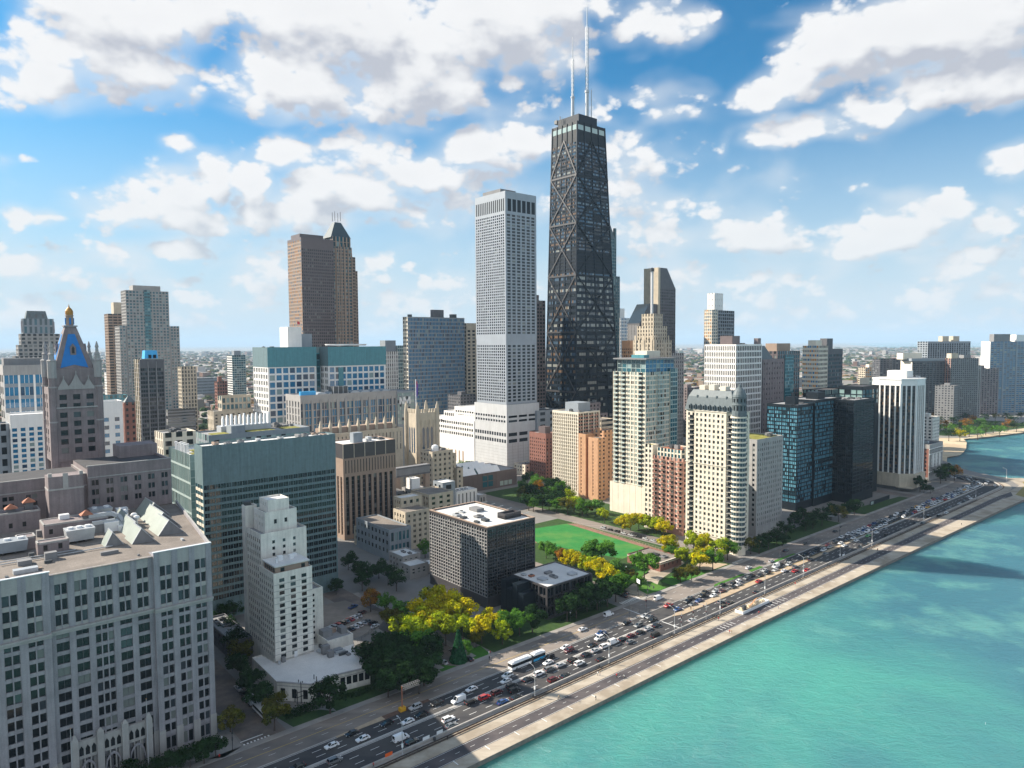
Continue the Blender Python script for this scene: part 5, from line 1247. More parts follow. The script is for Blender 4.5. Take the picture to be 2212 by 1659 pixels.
# ------------------------------------------------------------------ campus between the slab and the park
def dark_rib_block():
    b = Bd('ribbed_hospital_block', 'tall beige ribbed block with dark window strips and black top', 'hospital building', -111.6, 464.2, seed=61)
    be = W['beige']
    b.block(0, 40, 0, 24, 0, 64, W['tan'], FS(9, 13, pw=.44, sh=.18, zb=3, zt=22, mg=.8, d=.9, pal='dark2', pm=W['tan'], sm=W['bronze'], sd=.7), FS(5, 13, pw=.5, sh=.2, zb=3, zt=22, d=.9, pal='dark2', sd=.6), None, W['white_roof'], .8)
    tp = MB(); tp.box(-.15, 40.15, -.15, 0, 54.5, 64, W['bronze']); tp.box(-.15, 0, 0, 24, 54.5, 64, W['bronze'])
    for i in range(6): tp.box(i * 8 - .25 + (0 if i else .1), i * 8 + .25, -.35, -.15, 54.5, 64, be)
    b.add('crown', tp)
    sl = MB()
    for i in range(18): x = 1.6 + i * 2.2; sl.box(x, x + .55, -.04, 0, 44.5, 53, GL['dark'][0][0])
    b.add('slot_window', sl)
    b.boxpart('cooling_tower', 11, 18, 6, 11, 63.2, 70, W['bluegrey']); b.roofkit(20, 38, 3, 20, 63.2, 4); b.finish()
dark_rib_block()
def church_tower():
    b = Bd('gothic_tower', 'beige gothic campus tower with tall lancets and battlements', 'tower', -79.1, 590, seed=62)
    be = W['beige']; w_, d_ = 20, 17
    b.block(0, w_, 0, d_, 0, 72, be, None, None, None, W['grey_roof'], 1.2)
    lan = MB()
    def lancet(cx, y, w2, z0, z1, ax):
        pts = [(cx - w2, z0), (cx + w2, z0), (cx + w2, z1 - 2), (cx + w2 * .5, z1 - .6), (cx, z1), (cx - w2 * .5, z1 - .6), (cx - w2, z1 - 2)]
        lan.face([((a, -.05, z) if ax == 0 else (-.05, a, z)) for a, z in pts], GL['blue'][1][0])
    for c in (5.8, 10, 14.2): lancet(c, 0, 1.25, 34, 60, 0)
    for c in (5, 8.5, 12): lancet(c, 0, .9, 38, 60, 1)
    b.add('lancet_window', lan)
    bt = MB()
    for (x, y) in ((0, 0), (w_, 0), (0, d_), (w_, d_)):
        bt.lathe([(2.2, 0), (2.2, 40), (1.9, 41), (1.9, 72), (1.6, 75), (1.2, 78), (.3, 81)], 8, be, x, y, pi / 8)
    for c in (3.9, 7.9, 12.1, 16.1): bt.box(c - .4, c + .4, -.5, 0, 30, 66, be)
    for i in range(7): x = 1.5 + i * 2.6; bt.box(x, x + 1.5, -.3, .6, 72, 75.2, be)
    for i in range(6): y = 2 + i * 2.4; bt.box(-.3, .6, y, y + 1.4, 72, 75.2, be)
    b.add('buttress', bt)
    fp = MB(); fp.beam((4, 8, 71), (4, 8, 100), .4, .4, W['white_metal']); b.add('flagpole', fp); po = b.root.children[-1]
    fl = MB(); V = [(4.2, 8, 98), (6.4, 7.6, 95.5), (6.0, 7.8, 88), (5.2, 8, 84), (4.2, 8, 86)]; fl.face(V, mat('flag_purple', (.10, .06, .32), .8, 0)); fl.face([(4.2, 8.02, 98.5), (5.4, 7.7, 98), (5.2, 7.8, 93), (4.2, 8.02, 93)], mat('flag_red', (.5, .05, .06), .8, 0)); b.add('flag', fl, po)
    b.finish()
church_tower()
def campus(label, X, Y, blocks, name='campus_building', cat='campus building', seed=0, kit=None):
    b = Bd(name, label, cat, X, Y, seed=seed or int(X * 3 + Y))
    for (x0, x1, y0, y1, z0, z1, wall, e, s_, roof) in blocks: b.block(x0, x1, y0, y1, z0, z1, W[wall], e, s_, None, W[roof] if roof else None, .7)
    if kit:
        for k in kit: b.roofkit(*k)
    b.finish(); return b
g1 = lambda nb, nf, **k: FS(nb, nf, **{**dict(pw=.55, sh=.5, d=.4, pal='dark', mg=.6, zb=2, zt=2), **k})
b = campus('stepped beige campus block with a metal roof drum below the gothic tower', -63.6, 560, [(0, 20, 0, 18, 0, 44, 'beige', g1(4, 10), g1(4, 10), 'gravel'), (20, 26, 4, 16, 0, 40, 'beige', g1(1, 9), None, 'gravel'), (24, 30, 0, 10, 0, 28, 'beige', g1(1, 6), None, 'gravel')])
mb = MB(); mb.lathe([(3, 43.4), (3, 46), (2.6, 47.5), (1, 48.4)], 14, W['white_metal'], 8, 8); b.add('roof_drum', mb); b.roofkit(11, 19, 3, 15, 43.3, 2)
campus('small white campus block with blind arches left of the museum', -49.8, 500, [(0, 11, 0, 12, 0, 31, 'bluegrey', g1(1, 4, pw=.5), g1(2, 5), 'white_roof')])
b = Bd('connecting_bridge', 'enclosed grey footbridge between the ribbed block and the beige campus', 'footbridge', -86, 520); mb = MB(); mb.box(0, 30, 0, 5, 31, 38, W['mid_grey'], True); b.add('deck', mb); mb = MB(); mb.box(0, 30, -.1, 0, 31.2, 32.2, W['dark_grey']); mb.box(0, 30, -.1, 0, 36.8, 37.6, W['dark_grey']); b.add('band', mb)
for x in (0, 26): mb = MB(); mb.box(x, x + 4, .5, 4.5, 0, 31, W['tan']); b.add('pier', mb)
campus('beige stepped campus wing with arched dormers behind the grid tower', -56.0, 470, [(0, 20, 0, 22.5, 0, 29, 'beige', g1(3, 7), g1(6, 7), 'gravel'), (-3, 0, 6, 20, 0, 26, 'beige', None, g1(4, 6), 'gravel')], seed=64)
campus('beige campus wing with a lower sunlit south end, left of the grid tower', -67.4, 440, [(0, 18, 0, 14.5, 0, 24.4, 'beige', g1(4, 6, sub=2), g1(4, 5), 'gravel'), (6, 22, 14.5, 24, 0, 30, 'beige', g1(3, 6), g1(3, 6), 'white_roof')], seed=65)
campus('low white and grey lecture hall with tall blue windows below the ribbed block', -73.6, 418, [(0, 15, 0, 41, 0, 19, 'bluegrey', g1(5, 2, pal='teal', pw=.35, sh=.3), g1(9, 3, pw=.5), 'gravel'), (2, 12, 36, 48, 0, 12, 'beige', g1(3, 2), g1(3, 2), 'gravel')], seed=66)
campus('low stone campus annex with bright white roofs left of the grid tower', -56.8, 385, [(0, 12, 0, 11, 0, 7.5, 'pale_stone', g1(3, 2), g1(2, 2), 'white_roof'), (2, 14, 11, 26, 0, 10, 'pale_stone', g1(3, 2), g1(4, 2), 'white_roof'), (12, 22, 3, 12, 0, 5, 'pale_stone', None, None, 'white_roof')], seed=67, kit=[(3, 12, 13, 24, 9.3, 2, 1.0)])
campus('grey block with a white plant room right of the ribbed block', -96, 488, [(0, 24, 0, 12, 0, 25, 'mid_grey', g1(4, 5, pw=.4), g1(3, 5), 'dark_roof'), (2, 9, 2, 9, 24, 38, 'white', None, None, 'grey_roof')], seed=68)
campus('grey campus block with a white rooftop box beside the footbridge', -72, 497, [(0, 13, 0, 12, 0, 27, 'pale_stone', g1(3, 6), g1(3, 6), 'grey_roof'), (2, 9, 2, 9, 26, 34, 'white', None, None, 'white_roof')], seed=69)
campus('row of low white stone blocks in front of the museum', -43.2, 540, [(0, 20, 0, 12, 0, 16, 'white', g1(5, 1, pw=.7, sh=.3), g1(2, 2), 'white_roof'), (20, 27, -3, 8, 0, 11, 'pale_stone', g1(2, 1), None, 'white_roof')], seed=70, kit=[(2, 18, 2, 10, 15.3, 3, 1.2)])
def pinnacled():
    b = Bd('gothic_hall', 'long beige gothic hall with a row of roof pinnacles behind the ribbed block', 'campus building', -144, 530, seed=71)
    b.block(0, 72, 0, 16, 0, 62, W['beige'], FS(22, 3, pw=.7, sh=.1, zb=44, zt=3, d=.5, pal='sheer'), FS(5, 4, pw=.6, sh=.3, zb=44, zt=3), None, W['gravel'], .8)
    for i in range(9):
        mb = MB(); x = 4 + i * 8; mb.box(x - 1.1, x + 1.1, 7, 9.2, 61, 66.5, W['beige']); mb.frustum(rect(x - 1.1, x + 1.1, 7, 9.2), 66.5, rect(x - .2, x + .2, 7.9, 8.3), 71.5, W['beige']); b.add('pinnacle', mb)
    b.boxpart('roof_house', 3, 69, 8.3, 15, 61, 65.5, W['tan']); b.finish()
pinnacled()
def museum():
    b = Bd('museum_building', 'square dark brown museum with saw-tooth white glass roofs', 'museum', -44.7, 606.3, seed=72)
    dk = W['brown']
    b.block(0, 64, 0, 40, 0, 15, dk, FS(12, 1, pw=.97, sh=.9, d=.3), None, None, W['grey_roof'], .5)
    mb = MB()
    for x in (24, 30.4):
        for z in (2.5, 8): mb.box(x, x + 5.4, -.05, 0, z, z + 4.6, GL['teal'][0][0])
    for x in (44, 49, 54): mb.box(x, x + 4, -.05, 0, 1.5, 5.5, GL['glass'][1][0])
    b.add('window', mb)
    for r_ in range(4):
        mb = MB(); y0 = 2 + r_ * 9.5
        for k in range(2):
            x0 = -6 + k * 27; 
            mb.face([(x0, y0, 14.6), (x0 + 25, y0, 14.6), (x0 + 25, y0 + 5, 19.6), (x0, y0 + 5, 19.6)], W['white_metal']); mb.face([(x0, y0 + 5, 19.6), (x0 + 25, y0 + 5, 19.6), (x0 + 25, y0 + 9.4, 14.6), (x0, y0 + 9.4, 14.6)], GL['glass'][1][0])
            mb.face([(x0, y0, 14.6), (x0, y0 + 5, 19.6), (x0, y0 + 9.4, 14.6)], GL['glass'][0][0]); mb.face([(x0 + 25, y0, 14.6), (x0 + 25, y0 + 5, 19.6), (x0 + 25, y0 + 9.4, 14.6)], GL['glass'][0][0])
        b.add('glass_roof', mb)
    b.finish()
museum()
campus('low cream terrace block in front of the marble podium', 12.4, 690, [(0, 18, 0, 17, 0, 10.7, 'cream', g1(3, 2), g1(4, 2), 'grey_roof')], name='terrace_block', cat='building', kit=[(2, 16, 2, 15, 10, 4, 2.2)])
campus('blue-grey mechanical block between the marble tower and the white grid condo', 25.5, 720, [(0, 30, 0, 20, 0, 61, 'bluegrey', g1(2, 3, pw=.5, zb=40), None, 'dark_roof')], name='plant_block', cat='building')
campus('brown stepped rooftops at the foot of the braced tower', 72.5, 705, [(0, 34, 0, 20, 0, 58, 'brown_stone', g1(6, 14), None, 'dark_roof'), (4, 26, 3, 16, 57, 69, 'brown_stone', g1(4, 2), None, 'dark_roof')], name='brick_block', cat='building', kit=[(6, 24, 4, 14, 68.3, 3)])
campus('tan office block with window bands left of the cream glass condominium', 80.5, 640, [(0, 18, 0, 16, 0, 60, 'beige', FS(1, 14, pw=.02, sh=.5, pal='dark'), FS(1, 14, pw=.02, sh=.5), 'gravel')], name='tan_office', cat='building')

# ------------------------------------------------------------------ towers further back
f = FS
def steps(name, label, cat, X, Y, blocks, th=TH, seed=0, extra=None):
    b = Bd(name, label, cat, X, Y, th, seed=seed or int(X + Y * 3))
    for q in blocks: b.block(*q[:6], W[q[6]], q[7], q[8], None, W[q[9]] if q[9] else None, .9)
    if extra: extra(b)
    b.finish(); return b
# left edge
def _l1(b):
    mb = MB(); mb.frustum(rect(13, 36, 4, 18), 163, rect(15, 34, 6, 16), 173, W['slate']); b.add('crown', mb)
    for x in (17, 24, 31): mb = MB(); mb.box(x - 1, x + 1, 4.2, 5.5, 165, 169, W['dark_grey']); b.add('dormer', mb)
    for x in (8, 41): mb = MB(); mb.box(x, x + 1.6, 3, 5, 146, 160, W['grey_stone']); b.add('pinnacle', mb)
steps('stepped_tower', 'pale stepped tower with a blue-grey crown behind the pyramid roofed tower', 'skyscraper', -598, 855, [
  (0, 52, 0, 26, 0, 118, 'pale_stone', f(11, 26, pal='dark'), f(5, 26), 'grey_roof'), (4, 50, 1.5, 24, 117, 131.5, 'pale_stone', f(9, 3), f(4, 3), 'grey_roof'),
  (7, 48, 3, 22, 131, 145, 'pale_stone', f(7, 3, pw=.4), f(4, 3), 'grey_roof'), (10, 42, 4, 20, 144, 163.5, 'bluegrey', f(6, 2, pw=.5, sh=.2, pal='teal'), f(3, 2), 'grey_roof')], extra=_l1)
def _l2(b): b.boxpart('penthouse', 1, 30, 5, 18, 116, 122, W['mid_grey'])
steps('glass_band_block', 'blue glass block with white piers and blank concrete top at the left edge', 'office building', -329.8, 460, [
  (0, 34, 0, 22, 0, 117.6, 'pale_stone', f(4, 14, pw=.14, sh=.30, zt=6.5, pal='blue', pm=W['white'], sm=W['bluegrey'], sub=3, sp=.1), f(2, 14, zt=6.5), 'white_roof')], extra=_l2)
steps('white_pier_block', 'white office block with tall piers left of the pyramid roofed tower', 'office building', -297, 418, [
  (0, 30, 0, 20, 0, 89.3, 'white', f(7, 13, pw=.42, sh=.36, zb=40, zt=8, d=.7, pal='blue', sd=.5), f(4, 10), 'white_roof'), (-26, 0, 4, 20, 0, 84, 'bluegrey', f(5, 12, pw=.5), None, 'grey_roof')])
steps('white_office_block', 'narrow white office block right of the pyramid roofed tower', 'office building', -250, 430, [(0, 12, 0, 14, 0, 96, 'white', f(2, 7, pw=.55, sh=.5, zb=52, zt=10, pal='blue'), f(3, 8), 'white_roof')])
def _l5(b): b.boxpart('crown_glass', 26, 38, 4, 5.5, 190, 205.5, W['teal_dark'])
steps('beige_condominium_tower', 'tall pale condominium tower with shoulders and a central glass strip', 'skyscraper', -487.3, 885, [
  (0, 70, 0, 26, 0, 154.6, 'pale_stone', f(20, 40, pw=.34, sh=.38, pal='teal'), f(6, 40, pw=.34), 'grey_roof'), (8, 58, -1, 24, 0, 199, 'pale_stone', f(13, 52, pw=.34, sh=.38, zt=1, pal='teal'), f(6, 52), 'grey_roof'),
  (17, 49, 1, 20, 198, 205.5, 'pale_stone', None, None, 'grey_roof'), (29, 36, -1.6, 3, 0, 200, 'teal_dark', f(2, 52, pw=.1, sh=.25, pal='teal', d=.2), None, None)], extra=_l5)
steps('grey_condominium_tower', 'grey banded condominium tower half hidden behind the pale shouldered tower', 'skyscraper', -538, 950, [(0, 30, 0, 22, 0, 172.5, 'tan', f(5, 46, pw=.14, sh=.45, pal='dark'), f(4, 46), 'grey_roof'), (8, 30, 3, 18, 172, 188, 'beige', None, None, 'grey_roof')])
def _l7(b):
    mb = MB(); mb.frustum(rect(4, 12.6, 3, 11), 120, rect(4.6, 12, 3.6, 10.4), 126.5, W['blue_box']); b.add('roof_box', mb)
    for x in (6.5, 9.5): mb = MB(); mb.box(x, x + 1.8, 2.9, 3.2, 121.2, 123.5, W['black']); b.add('vent', mb)
    mb = MB(); mb.box(1, 15, .3, 2, 119.5, 121, W['skylight']); b.add('coping', mb)
    mb = MB(); mb.frustum(rect(-7, 22, -4, 20), 44, rect(-1, 16, -.5, 15), 52, W['mid_grey']); mb.prism(rect(-7, 22, -4, 20), 0, 44, W['dark_grey']); b.add('flared_base', mb)
    mb = MB()
    for x in (0, 5.2, 10.4, 15.2): mb.box(x - .25, x + .35, -.45, 0, 52, 119, W['mid_grey'])
    b.add('rib', mb)
steps('dark_tower', 'slim dark grey tower with a bright blue rooftop box', 'tower', -251.7, 480, [(0, 15.6, 0, 14.7, 44, 120.5, 'dark_grey', f(3, 24, pw=.12, sh=.36, zt=6, pal='dark2', sub=3), f(3, 24, pw=.3, sh=.2, pm=W['beige']), 'grey_roof')], extra=_l7)
def _l8(b): mb = MB(); hips(mb, 0, 9, 0, 8, 84, 90, W['slate']); b.add('pyramid_roof', mb)
steps('red_brick_tower', 'small red brick tower with a pyramid roof left of the dark tower', 'building', -307, 560, [(0, 9, 0, 8, 0, 85, 'red_brick', f(2, 18, pw=.6, sh=.5, pal='dark'), f(2, 18, pw=.6), None)], extra=_l8)
steps('beige_slab', 'plain beige ribbed slab right of the pale shouldered tower', 'apartment building', -382, 820, [(0, 17, 0, 14, 0, 105, 'beige', f(5, 24, pw=.45, sh=.3), f(3, 24), 'grey_roof')])
steps('green_glass_tower', 'distant green glass tower standing alone left of the white hospital', 'apartment tower', -512, 1300, [(0, 25, 0, 27, 0, 111, 'glass_frame', f(6, 26, pw=.08, sh=.24, pal='teal'), f(5, 26, pw=.05, sh=.5, sm=W['white'], pal='dark'), 'grey_roof'), (6, 18, 6, 18, 110, 119, 'bluegrey', None, None, 'grey_roof')])
steps('brown_brick_block', 'small brown brick block left of the distant green glass tower', 'building', -499, 1200, [(0, 17, 0, 14, 0, 68, 'red_brick', f(4, 12), f(3, 12), 'grey_roof'), (3, 9, 3, 9, 67, 76, 'red_brick', None, None, 'grey_roof')])
steps('long_loft_block', 'long blue-grey block in the distance right of the beige slab', 'building', -762, 1700, [(0, 56, 0, 30, 0, 51, 'bluegrey', f(20, 7, pw=.4), f(8, 7), 'white_roof')])
steps('beige_office_block', 'beige stepped office block with green glass top left of the white hospital', 'office building', -270.3, 640, [(0, 36, 0, 16, 0, 70, 'beige', f(7, 8, pw=.6, sh=.55, zb=42, zt=3), f(4, 9, pw=.6), 'grey_roof'), (9, 36, 4, 15, 69, 83, 'beige', f(7, 2, pw=.3, sh=.3, zt=2, pal='teal'), f(2, 2, pal='teal'), 'grey_roof')])
steps('grey_podium', 'grey banded podium at the foot of the pale shouldered tower', 'office building', -389.6, 800, [(0, 30, 0, 12, 0, 57, 'mid_grey', f(1, 8, pw=.02, sh=.5, zb=30), f(1, 8, pw=.02, sh=.5), 'dark_roof')])
steps('distant_white_tower', 'pale distant tower peeking left of the grey banded condominium', 'apartment tower', -640, 1120, [(0, 20, 0, 16, 0, 88, 'white', f(5, 20), f(4, 20), 'grey_roof')])
steps('distant_dark_block', 'dark glass block below the pale distant tower at the left', 'building', -442, 760, [(0, 26, 0, 16, 0, 76, 'teal_dark', f(6, 14, pal='teal'), f(4, 14), 'grey_roof')])
# centre
def _m1(b): b.boxpart('penthouse', 2, 34, 8, 34, 263, 270, W['brown'])
steps('brown_granite_slab', 'broad dark brown granite tower left of the dark pyramid top', 'skyscraper', -263.7, 900, [(0, 44.3, 0, 41, 0, 264.5, 'brown', f(16, 62, pw=.45, sh=.42, zt=14, pal='dark2'), f(12, 62, pw=.35, sh=.45, zt=3, pal='amber', pm=W['tan'], sm=W['tan']), 'dark_roof')], extra=_m1)
def _m1b(b):
    mb = MB(); mb.frustum(rect(0, 29, 2, 26), 270, rect(10, 19, 10, 18), 291, mat('pyramid_slate', (.035, .06, .075), .6, .1)); b.add('pyramid_roof', mb); pr = b.root.children[-1]
    for x in (10.5, 18.5):
        for y in (10.5, 17.5): mb = MB(); mb.beam((x, y, 293), (x, y, 305), .5, .5, W['dark_metal']); b.add('spire', mb, pr)
    rb = MB()
    for i in range(6): x = .8 + i * 5.5; rb.box(x - .6, x + .6, -.9, 0, 0, 250 + 14 * (1 - abs(i - 2.5) / 2.5), W['tan'])
    b.add('rib', rb)
steps('pyramid_top_tower', 'ribbed tan tower with a dark pyramid top beside the brown granite tower', 'skyscraper', -234, 935, [(0, 29, 0, 24, 0, 258, 'tan', f(6, 60, pw=.3, sh=.36, pal='teal', sub=2), f(4, 60), 'grey_roof'), (2, 28, 1.5, 24, 257, 271, 'tan', f(5, 2, pw=.35, sh=.1, pal='teal'), f(4, 2), None), (29, 35, 2, 22, 0, 246, 'tan', f(3, 58, pw=.3, sh=.4, pal='dark'), None, 'grey_roof'), (35, 39, 4, 20, 0, 228, 'tan', f(2, 54, pw=.3, sh=.4), None, 'grey_roof')], extra=_m1b)
def hospital():
    b = Bd('hospital_tower', 'white panelled hospital with blue windows, teal top band and helipad', 'hospital building', -219.9, 640, seed=81); b.root.scale = (1.143, 1.143, 1)
    wh = W['white']
    fe = lambda nb: f(nb, 10, pw=.22, sh=.26, zb=44, zt=19, d=.4, pal='blue', mg=.6); fs_ = lambda nb: f(nb, 11, pw=.28, sh=.34, zb=44, zt=19, d=.5, pal='sheer', sub=2)
    b.block(0, 40.7, 0, 31, 0, 127.5, wh, fe(7), fs_(6), None, W['grey_roof'], 1)
    b.block(47, 101, -9, 22, 0, 127.2, wh, fe(10), fs_(4), None, W['grey_roof'], 1)
    b.block(40.7, 47, 6, 24, 0, 127, W['teal_dark'], f(2, 20, pw=.1, sh=.2, pal='teal', d=.2), None, None, W['grey_roof'], 1)
    for (x0, x1, y0, y1) in ((0, 40.7, 0, 31), (47, 101, -9, 22)):
        mb = MB(); mb.box(x0 - .2, x1 + .2, y0 - .2, y0 - .0, 109.5, 127.6, W['teal_dark']); mb.box(x0 - .2, x0, y0, y1, 109.5, 127.6, W['teal'])
        for i in range(int((x1 - x0) / 1.6)): mb.box(x0 + i * 1.6, x0 + i * 1.6 + .12, y0 - .3, y0 - .2, 109.6, 127.5, W['teal_dark'])
        b.add('mechanical_band', mb)
    mb = MB(); mb.box(56, 60.5, -9.06, -8.7, 44, 108, W['teal_dark']); b.add('glass_strip', mb)
    b.boxpart('lift_house', 22, 34, 12, 28, 126.4, 146.5, wh); b.boxpart('lift_house', 34, 44, 14, 26, 126.4, 140, W['bluegrey'])
    mb = MB(); mb.lathe([(17, 128.5), (17.6, 129.5), (17.6, 130.1)], 24, W['white_metal'], 72, 8); mb.lathe([(4, 126), (4, 128.6)], 10, W['mid_grey'], 72, 8); b.add('helipad', mb)
    mb = MB(); mb.beam((31, 14, 146), (31, 14, 152), .25, .25, W['metal']); b.add('flagpole', mb); po = b.root.children[-1]
    mb = MB(); mb.face([(31, 14, 152), (33.4, 13.6, 151.2), (33.4, 13.6, 148.6), (31, 14, 149.6)], mat('flag_red', (.5, .05, .06), .8, 0)); b.add('flag', mb, po)
    b.roofkit(4, 20, 3, 28, 126.4, 3, 2); b.finish()
hospital()
def nm_block():
    b = Bd('glass_front_hospital', 'long hospital block with blue glass upper front and curved roof vents', 'hospital building', -179.4, 600, seed=82); b.root.scale = (1.277, 1.277, .902)
    b.block(0, 74, 0, 24, 0, 96, W['pale_stone'], f(13, 4, pw=.10, sh=.12, zb=60, zt=8, d=.6, pal='blue', sub=3, sp=.1), f(5, 8, pw=.6, sh=.2, zb=36, zt=6, d=.7, pal='sheer'), None, W['grey_roof'], 1)
    b.block(74, 89, -1, 22, 0, 95, W['bluegrey'], f(4, 9, pw=.08, sh=.2, zb=60, zt=2, d=.3, pal='glass', sub=2), None, None, W['grey_roof'], 1)
    lo = MB()
    pr = MB()
    for i in range(12): x = 2 + i * 6.2; pr.box(x - .7, x + .7, -.5, 0, 62, 91, W['pale_stone'])
    b.add('pier', pr)
    for i in range(8):
        x = 10 + i * 8.4; mb = MB(); P = [(x - 3.6 * cos(pi * k / 8), 95 + 2.6 * sin(pi * k / 8)) for k in range(9)]
        for p0, p1 in zip(P, P[1:]): mb.face([(p0[0], 6, p0[1]), (p1[0], 6, p1[1]), (p1[0], 14, p1[1]), (p0[0], 14, p0[1])], W['bluegrey'])
        mb.face([(px_, 6, pz_) for px_, pz_ in P], W['metal']); b.add('roof_vent', mb)
    mb = MB(); mb.box(26, 37, 4, 12, 95, 102.5, W['dark_metal'])
    for k in range(4): mb.box(25.8 + k * 3.6, 26.2 + k * 3.6, 3.8, 4, 95, 103, W['metal'])
    b.add('roof_house', mb)
    mb = MB(); mb.box(1, 12, 2, 4, 95, 99.5, W['blue_box']); b.add('glass_screen', mb)
    # the sign's mark: a bold slanted N joined to an M
    sg = MB(); y = -1.35; w = W['white_metal']; x, z = 76.0, 81.5; h = 7.4
    bar = lambda x0, z0, x1, z1: sg.beam((x0, y, z0), (x1, y, z1), 1.0, .3, w, (0, 1, 0))
    bar(x, z, x, z + h); bar(x + .2, z + h, x + 2.6, z); bar(x + 3.2, z + h, x + 3.2, z); bar(x + 3.6, z + h, x + 5.8, z + .4); bar(x + 5.8, z + .4, x + 8.0, z + h); bar(x + 8.3, z, x + 8.3, z + h)
    b.add('sign_mark', sg); b.finish()
nm_block()
steps('white_condominium_pair', 'white ribbed condominium with glass balconies between hospital and grey slab', 'apartment tower', -173, 968, [(0.0, 21.2, 0.0, 18.9, 0.0, 119.4, 'white', f(6, 22, pw=.5, sh=.2, pal='sheer'), f(3, 22), 'grey_roof'), (21.2, 35.4, 1.2, 16.5, 0.0, 127.6, 'glass_frame', f(4, 26, pw=.2, sh=.3, pal='teal'), None, 'grey_roof'), (2.4, 18.9, 2.4, 16.5, 119.4, 134.7, 'bluegrey', None, None, 'grey_roof')])
def _m5(b): b.boxpart('penthouse', 39, 55, 3, 9, 161, 172, W['dark_grey']); b.boxpart('penthouse', 68, 75, 3, 9, 161, 167, W['dark_metal']); b.boxpart('penthouse', 4, 8, 3, 7, 161, 165.5, W['dark_metal'])
steps('grey_office_slab', 'wide grey-blue office slab of fine vertical mullions left of the marble tower', 'office building', -125, 858, [(0.0, 85.2, 0.0, 11.3, 0.0, 162.5, 'bluegrey', f(40, 34, pw=.30, sh=.30, zt=1.5, pal='blue', d=.4, sd=.3), f(3, 34, pw=.12, sh=.3, pal='sheer', pm=W['cream'], sm=W['cream']), 'grey_roof')], extra=_m5)
steps('beige_condominium', 'slim beige condominium squeezed between the grey slab and marble tower', 'apartment tower', -58, 916, [(0.0, 23.4, 0.0, 15.6, 0.0, 156.0, 'beige', f(3, 32, pw=.4, sh=.4, zt=9), f(2, 32), 'grey_roof')])
steps('brown_slender_tower', 'slender brown tower showing along the right edge of the marble tower', 'skyscraper', 22, 800, [(0, 22, 0, 16, 0, 178, 'brown', f(5, 44, pw=.3, sh=.4), f(4, 44), 'grey_roof'), (0, 12, 0, 16, 177, 184, 'brown', None, None, 'grey_roof')])
steps('cream_infill_tower', 'cream tower glimpsed between the marble and braced towers', 'apartment building', 35, 900, [(0, 14, 0, 10, 0, 102, 'cream', f(4, 24), f(3, 24), 'grey_roof')])
def _m10(b):
    mb = MB(); mb.frustum(rect(0, 22, 0, 18), 262, rect(6, 16, 6, 12), 286, W['slate']); b.add('pyramid_roof', mb)
    for x in (0, 21): mb = MB(); mb.box(x, x + 3, 0, 3, 250, 276, W['teal']); b.add('corner_turret', mb)
steps('teal_crowned_tower', 'pale teal tower with corner turrets rising behind the braced tower', 'skyscraper', 117, 905, [(0, 31, 0, 22, 0, 215, 'teal', f(8, 54, pw=.3, sh=.3, pal='teal'), f(5, 54), 'grey_roof'), (0, 24, 0, 18, 214, 263, 'teal', f(6, 12, pw=.3, sh=.3, pal='teal'), f(4, 12), None)], extra=_m10)
steps('white_grid_block', 'small white grid tower right of the braced tower', 'apartment tower', 160, 1050, [(0, 28, 0, 18, 0, 166, 'white', f(8, 34, pw=.35, sh=.35, pal='blue'), f(4, 34), 'grey_roof'), (0, 12, 2, 12, 165, 180, 'white', None, None, 'grey_roof')])
def slant_tower():
    b = Bd('slant_top_tower', 'dark grey stone tower with two slanted glass tops', 'skyscraper', 178, 880, seed=83)
    g = W['dark_grey']; bs = (8, 28)
    b.block(8, 40, 0, 22, 0, 196, W['mid_grey'], f(9, 52, pw=.55, sh=.5, pal='dark2', pm=g, sm=g), f(4, 52, pw=.9, sh=.9), None, None, .5)
    b.block(-30, 8, 1, 20, 0, 152, W['mid_grey'], f(11, 42, pw=.55, sh=.5, pal='dark2', pm=g, sm=g), f(4, 42, pw=.9), None, None, .5)
    mb = MB()
    def wedge(x0, x1, y0, y1, z0, pts, m, ms):
        for y in (y0, y1): mb.face([(x, y, z) for x, z in pts], m)
        for p, q in zip(pts, pts[1:] + pts[:1]): mb.face([(p[0], y0, p[1]), (q[0], y0, q[1]), (q[0], y1, q[1]), (p[0], y1, p[1])], ms if p[1] != q[1] and p[0] != q[0] else m)
    wedge(8, 40, 0, 22, 196, [(8, 195.5), (40, 195.5), (40, 197), (22, 222), (8, 222)], g, GL['dark'][1][0])
    wedge(-30, 8, 1, 20, 152, [(-30, 151.5), (8, 151.5), (8, 177), (-12, 177), (-30, 153)], g, GL['dark'][1][0])
    b.add('slanted_top', mb); mb = MB(); mb.box(4, 8, -.5, 22, 150, 222, W['beige']); b.add('south_wall', mb); b.finish()
slant_tower()
def _m13(b):
    mb = MB(); mb.beam((14, 14, 160), (14, 14, 208), 2.2, 2.2, W['metal']); mb.lathe([(2.4, 205), (2.4, 208), (.4, 209)], 10, W['dark_metal'], 14, 14); b.add('beacon_mast', mb)
    mb = MB()
    for i in range(5): mb.box(-.5, 0, 2 + i * 5.4, 4 + i * 5.4, 60, 137 - (i % 2) * 9, W['beige'])
    for i in range(5): mb.box(1 + i * 5.6, 2.6 + i * 5.6, -.5, 0, 60, 137 - (i % 2) * 9, W['beige'])
    b.add('pier', mb)
